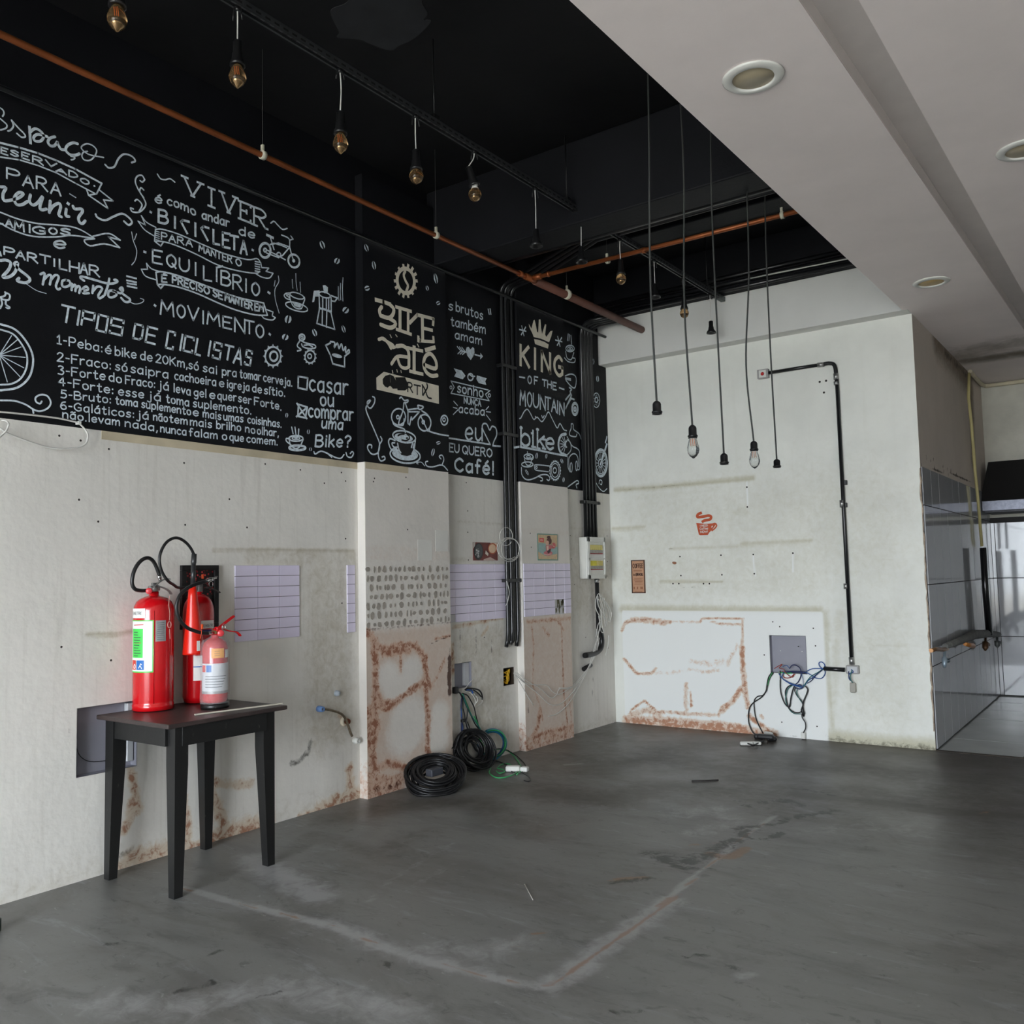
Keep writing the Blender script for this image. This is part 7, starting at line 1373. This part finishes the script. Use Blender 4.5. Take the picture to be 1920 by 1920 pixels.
for i, s_ in enumerate(('1122,1190 1112,1235 1098,1258 1080,1280 1060,1296 1047,1302 1035,1296 1025,1285 1005,1284 985,1280 968,1262', '1120,1192 1110,1240 1092,1270 1070,1290 1050,1291 1043,1303 1032,1308 1012,1290 990,1278 966,1258', '1119,1196 1106,1245 1090,1275 1072,1300 1050,1320 1030,1320 1008,1300 985,1282 965,1264', '1118,1200 1104,1250 1085,1290 1065,1320 1045,1338 1028,1343', '1124,1196 1116,1230 1102,1252 1088,1275 1072,1288 1048,1290', '963,1262 975,1280 988,1303 1000,1322')):
    Q = [Vector(on(0, (XP + .016) if 984 < float(p_.split(',')[0]) < 1074 else (XA + .05 if float(p_.split(',')[0]) > 1074 else XA + .085), tuple(map(float, p_.split(','))))) for p_ in s_.split()]
    m_ = MB(); m_.tube(sm(Q, 5), .0034, 6); m_.build('wire', M_WCAB, ww)
wl = thing('wire_loop', 'coil of white wire hung around the left conduit bundle', 'wire', tuple(on(0, XA + .08, (955, 1030))))
for i, (cx, cy, rx, ry) in enumerate(((955, 1031, 20, 22), (957, 1030, 17, 20), (949, 1006, 12, 17), (953, 1028, 21, 20))):
    P = [Vector(on(0, XA + (.085 if i != 2 else .08) + .004 * i, (cx + rx * math.cos(a), cy + ry * math.sin(a)))) for a in np.linspace(.3 * i, .3 * i + 5.9, 20)]; m_ = MB(); m_.tube(sm(P, 2), .0028, 6); m_.build('loop', M_WCAB, wl)
m_ = MB(); cable(m_, 0, XA + .088, '950,1090 955,1110 951,1130 948,1136', .0028, None); m_.build('loose_end', M_WCAB, wl)
lc = thing('cable_loop', 'white cable looped over the lower edge of the blackboard band at the far left', 'cable', tuple(on(0, XA + .04, (120, 790)))); KL = (0, 740, 8)
for i, s_ in enumerate(('-60,258 0,262 400,300 850,350 1080,395 1180,430 1260,500 1305,590 1318,660 1290,730 1180,790 950,815 800,805 650,770 350,680 100,575 0,495 -60,460', '-60,370 20,378 80,395 120,440 122,490 90,545 40,595 0,630 -60,680')): m_ = MB(); cable(m_, 0, XA + .035 + .02 * i, s_, .0046, KL, .01, i); m_.build('cable', M_WCAB, lc)
m_ = MB(); q = Vector(on(0, XA + .03, (148, 793))); m_.bbox(tuple(q - Vector((.02, .008, .008))), tuple(q + Vector((.01, .008, .008))), .002); m_.build('cable_nail', M_WHT, lc)

# water stub and hose by the wide pilaster
wp = thing('water_pipe_stub', 'braided steel hose and capped pipe sticking out of the wall left of the wide pilaster', 'pipe', tuple(on(0, XA + .02, (640, 1348))))
m_ = MB(); cable(m_, 0, XA + .03, '165,572 230,582 300,605 335,640 352,680 372,740 385,770', .0085, C6); m_.build('braided_hose', mat('braided_steel', (132, 118, 100), rough=.4, metal=.6, var=.3, scale=80), wp)
def knob(name, px, r, mt_, off=.0, ln=.05, K_=C6):
    q = Vector(pth(0, XA + off, px, K_)[0]); m_ = MB(); m_.lathe([(0, 0), (r, 0), (r, ln * .5), (r * .8, ln), (r * .45, ln), (r * .4, ln * .6), (0, ln * .6)], (0, 0, 0), 14, Matrix.Translation(q) @ Matrix.Rotation(math.pi / 2, 4, 'Y')); return m_.build(name, mt_, wp)
knob('blue_cap', '142,572', .02, mat('pale_blue_cap', (110, 146, 200), rough=.4), 0, .045); knob('pipe_socket', '325,662', .033, mat('stained_white_ring', (206, 196, 176), rough=.6, var=.15, scale=30), 0, .02); knob('rusty_plug', '335,662', .02, mat('rusty_brown', (128, 72, 46), rough=.8, var=.3, scale=30), 0, .035); knob('end_nut', '402,800', .021, M_WHT, .0, .04)
q = Vector(pth(0, XA, '270,460', C6)[0]); m_ = MB(); m_.lathe([(0, 0), (.02, 0), (.018, .02), (.01, .03), (0, .03)], (0, 0, 0), 14, Matrix.Translation(q) @ Matrix.Rotation(math.pi / 2, 4, 'Y')); tag(m_.build('wall_plug', mat('pale_blue_plug', (180, 190, 200), rough=.4), None, loc=q), 'small pale plug in the wall above the braided hose', 'plug')

# ------------------------------------------------------------------ kitchen pieces
XK = XW + .07
gy_ = thing('gas_manifold', 'rusty grey pipe manifold with valves along the grey tiled passage wall', 'pipe', tuple(on(0, XK, (1810, 1205)))); KM = (1680, 1080, 5.647)
m_ = MB(); m_.tube([Vector(p_) for p_ in pth(0, XK, '520,745 720,670 820,620 960,610 1085,620', KM)], [.024, .035, .045, .04, .03], 10); m_.build('insulated_pipe', mat('dirty_grey_insulation', (92, 92, 88), rough=.7, var=.35, scale=20, bump=.4), gy_)
m_ = MB(); m_.tube([Vector(p_) for p_ in pth(0, XK, '370,790 420,775 500,780 540,770', KM)], .016, 8); m_.build('brass_pipe', mat('brown_brass', (138, 100, 64), rough=.4, metal=.5, var=.3, scale=30), gy_)
for px, mt_, s_ in (((515, 800, 515, 970), mat('blue_grey_valve', (138, 152, 162), rough=.35, metal=.4), 1), ((950, 650, 945, 790), mat('dark_brass_valve', (92, 66, 44), rough=.4, metal=.5), 1.4), ((1070, 640, 1075, 760), mat('grey_valve', (92, 96, 94), rough=.4, metal=.4), 1.4)):
    a, b_ = [Vector(v) for v in pth(0, XK, '%d,%d %d,%d' % px, KM)]; m_ = MB(); m_.tube([a, a.lerp(b_, .35), a.lerp(b_, .4), a.lerp(b_, .8), b_], [.012, .012, .022 * s_, .02 * s_, .008], 10); c_ = a.lerp(b_, .62); m_.tube([c_, c_ + Vector((.01, .07 * s_, 0)), c_ + Vector((.01, .09 * s_, 0))], [.009, .009, .018], 8); m_.build('valve', mt_, gy_)
m_ = MB(); a, b_ = [Vector(v) for v in pth(0, XK + .02, '730,720 815,740', KM)]; m_.tube([a, b_], [.016, .024], 10); m_.build('orange_valve', mat('orange_brass', (176, 112, 44), rough=.4, metal=.3), gy_)
m_ = MB(); m_.tube([Vector(on(0, XW + .09, p_)) for p_ in ((1843, 1027), (1848, 1110), (1855, 1190))], .031, 14); tag(m_.build('insulated_pipe', mat('gloss_black_insulation', (18, 18, 20), rough=.18), None, loc=tuple(on(0, XW + .09, (1855, 1190)))), 'thick glossy black pipe standing in front of the grey tiles', 'pipe')
m_ = MB(); m_.tube([Vector(on(0, XW + .05, p_)) for p_ in ((1817, 700), (1816, 745), (1822, 800), (1828, 880), (1834, 940), (1841, 1024))], .015, 10); tag(m_.build('yellow_gas_pipe', mat('old_yellow_pipe', (198, 186, 130), rough=.5, var=.12, scale=4), None, loc=tuple(on(0, XW + .05, (1841, 1024)))), 'thin yellowed vertical gas pipe on the tiled passage wall', 'pipe')
m_ = MB(); m_.tube(sm([Vector((XW + .03, 10.35, ZG - .02)), Vector((XW + .03, YF - .18, ZG - .025)), Vector((XW + .08, YF - .05, ZG - .03)), Vector((XW + .25, YF - .03, ZG - .03)), Vector((.6, YF - .03, ZG - .03))], 6), .022, 8); tag(m_.build('cornice_tube', mat('cream_tube', (206, 196, 170), rough=.5), None, loc=(XW + .1, YF - .05, ZG - .03)), 'cream tube bending along the ceiling edge of the far wall', 'pipe')
hd = thing('range_hood', 'black range hood with a steel lip over the far tiled wall at the right edge', 'range hood', (-.6, YF - .3, 2.0))
hx = float(on(1, 10.75, (1837, 932))[0]); zb_ = float(on(1, 10.75, (1860, 938))[2]); zt_ = float(on(1, 11.0, (1870, 865))[2]); x2_ = float(on(1, 11.0, (1849, 868))[0])
m_ = MB(); Pv = [(hx, 10.75, zb_), (1.3, 10.75, zb_), (1.3, YF, zb_), (hx, YF, zb_), (x2_ + .02, 11.0, zt_), (1.2, 11.0, zt_), (1.2, YF, zt_), (x2_ + .02, YF, zt_)]; m_.add(Pv, [(0, 3, 2, 1), (4, 5, 6, 7), (0, 1, 5, 4), (1, 2, 6, 5), (2, 3, 7, 6), (3, 0, 4, 7)]); m_.build('canopy', mat('matt_black_hood', (16, 16, 17), rough=.5), hd)
m_ = MB(); m_.bbox((hx + .02, 10.72, zb_ - .115), (1.3, 10.75, zb_ - .005), .004); m_.bbox((hx + .02, 10.75, zb_ - .115), (hx + .04, YF, zb_ - .005), .004); m_.build('lip', mat('brushed_dark_steel', (96, 98, 108), rough=.35, metal=.6, var=.25, scale=30), hd)
m_ = MB(); m_.box((hx + .04, 10.76, zb_ - .13), (1.28, YF - .02, zb_ - .1)); m_.build('filter', mat('dark_filter', (34, 34, 38), rough=.4, metal=.5), hd)
# small things on the floor
m_ = MB(); a, b_ = [Vector(on(2, .006, p_)) for p_ in ((1297, 1464.5), (1347, 1462.5))]; m_.tube([a, b_], .0055, 6); tag(m_.build('stick', mat('dark_stick', (40, 36, 34), rough=.7), None, loc=a), 'thin dark stick lying on the floor before the back wall', 'stick')
m_ = MB(); a, b_ = [Vector(on(2, .004, p_)) for p_ in ((984, 1658), (999, 1687))]; m_.tube([a, b_], .0022, 6); m_.lathe([(0, 0), (.005, .002), (0, .006)], a - Vector((0, 0, .003)), 8); tag(m_.build('cotton_swab', mat('greyish_white', (170, 166, 158), rough=.8), None, loc=a), 'tiny pale stick lying in the middle of the grey floor', 'stick')
m_ = MB(); q = Vector(on(2, 0, (-14, 1748))); m_.lathe([(0, 0), (.03, 0), (.032, .004), (.032, .05), (.02, .06), (0, .06)], q, 16); tag(m_.build('green_cap', mat('dark_green_plastic', (24, 52, 40), rough=.4), None, loc=q), 'dark green plastic cap cut by the left edge of the floor', 'cap')
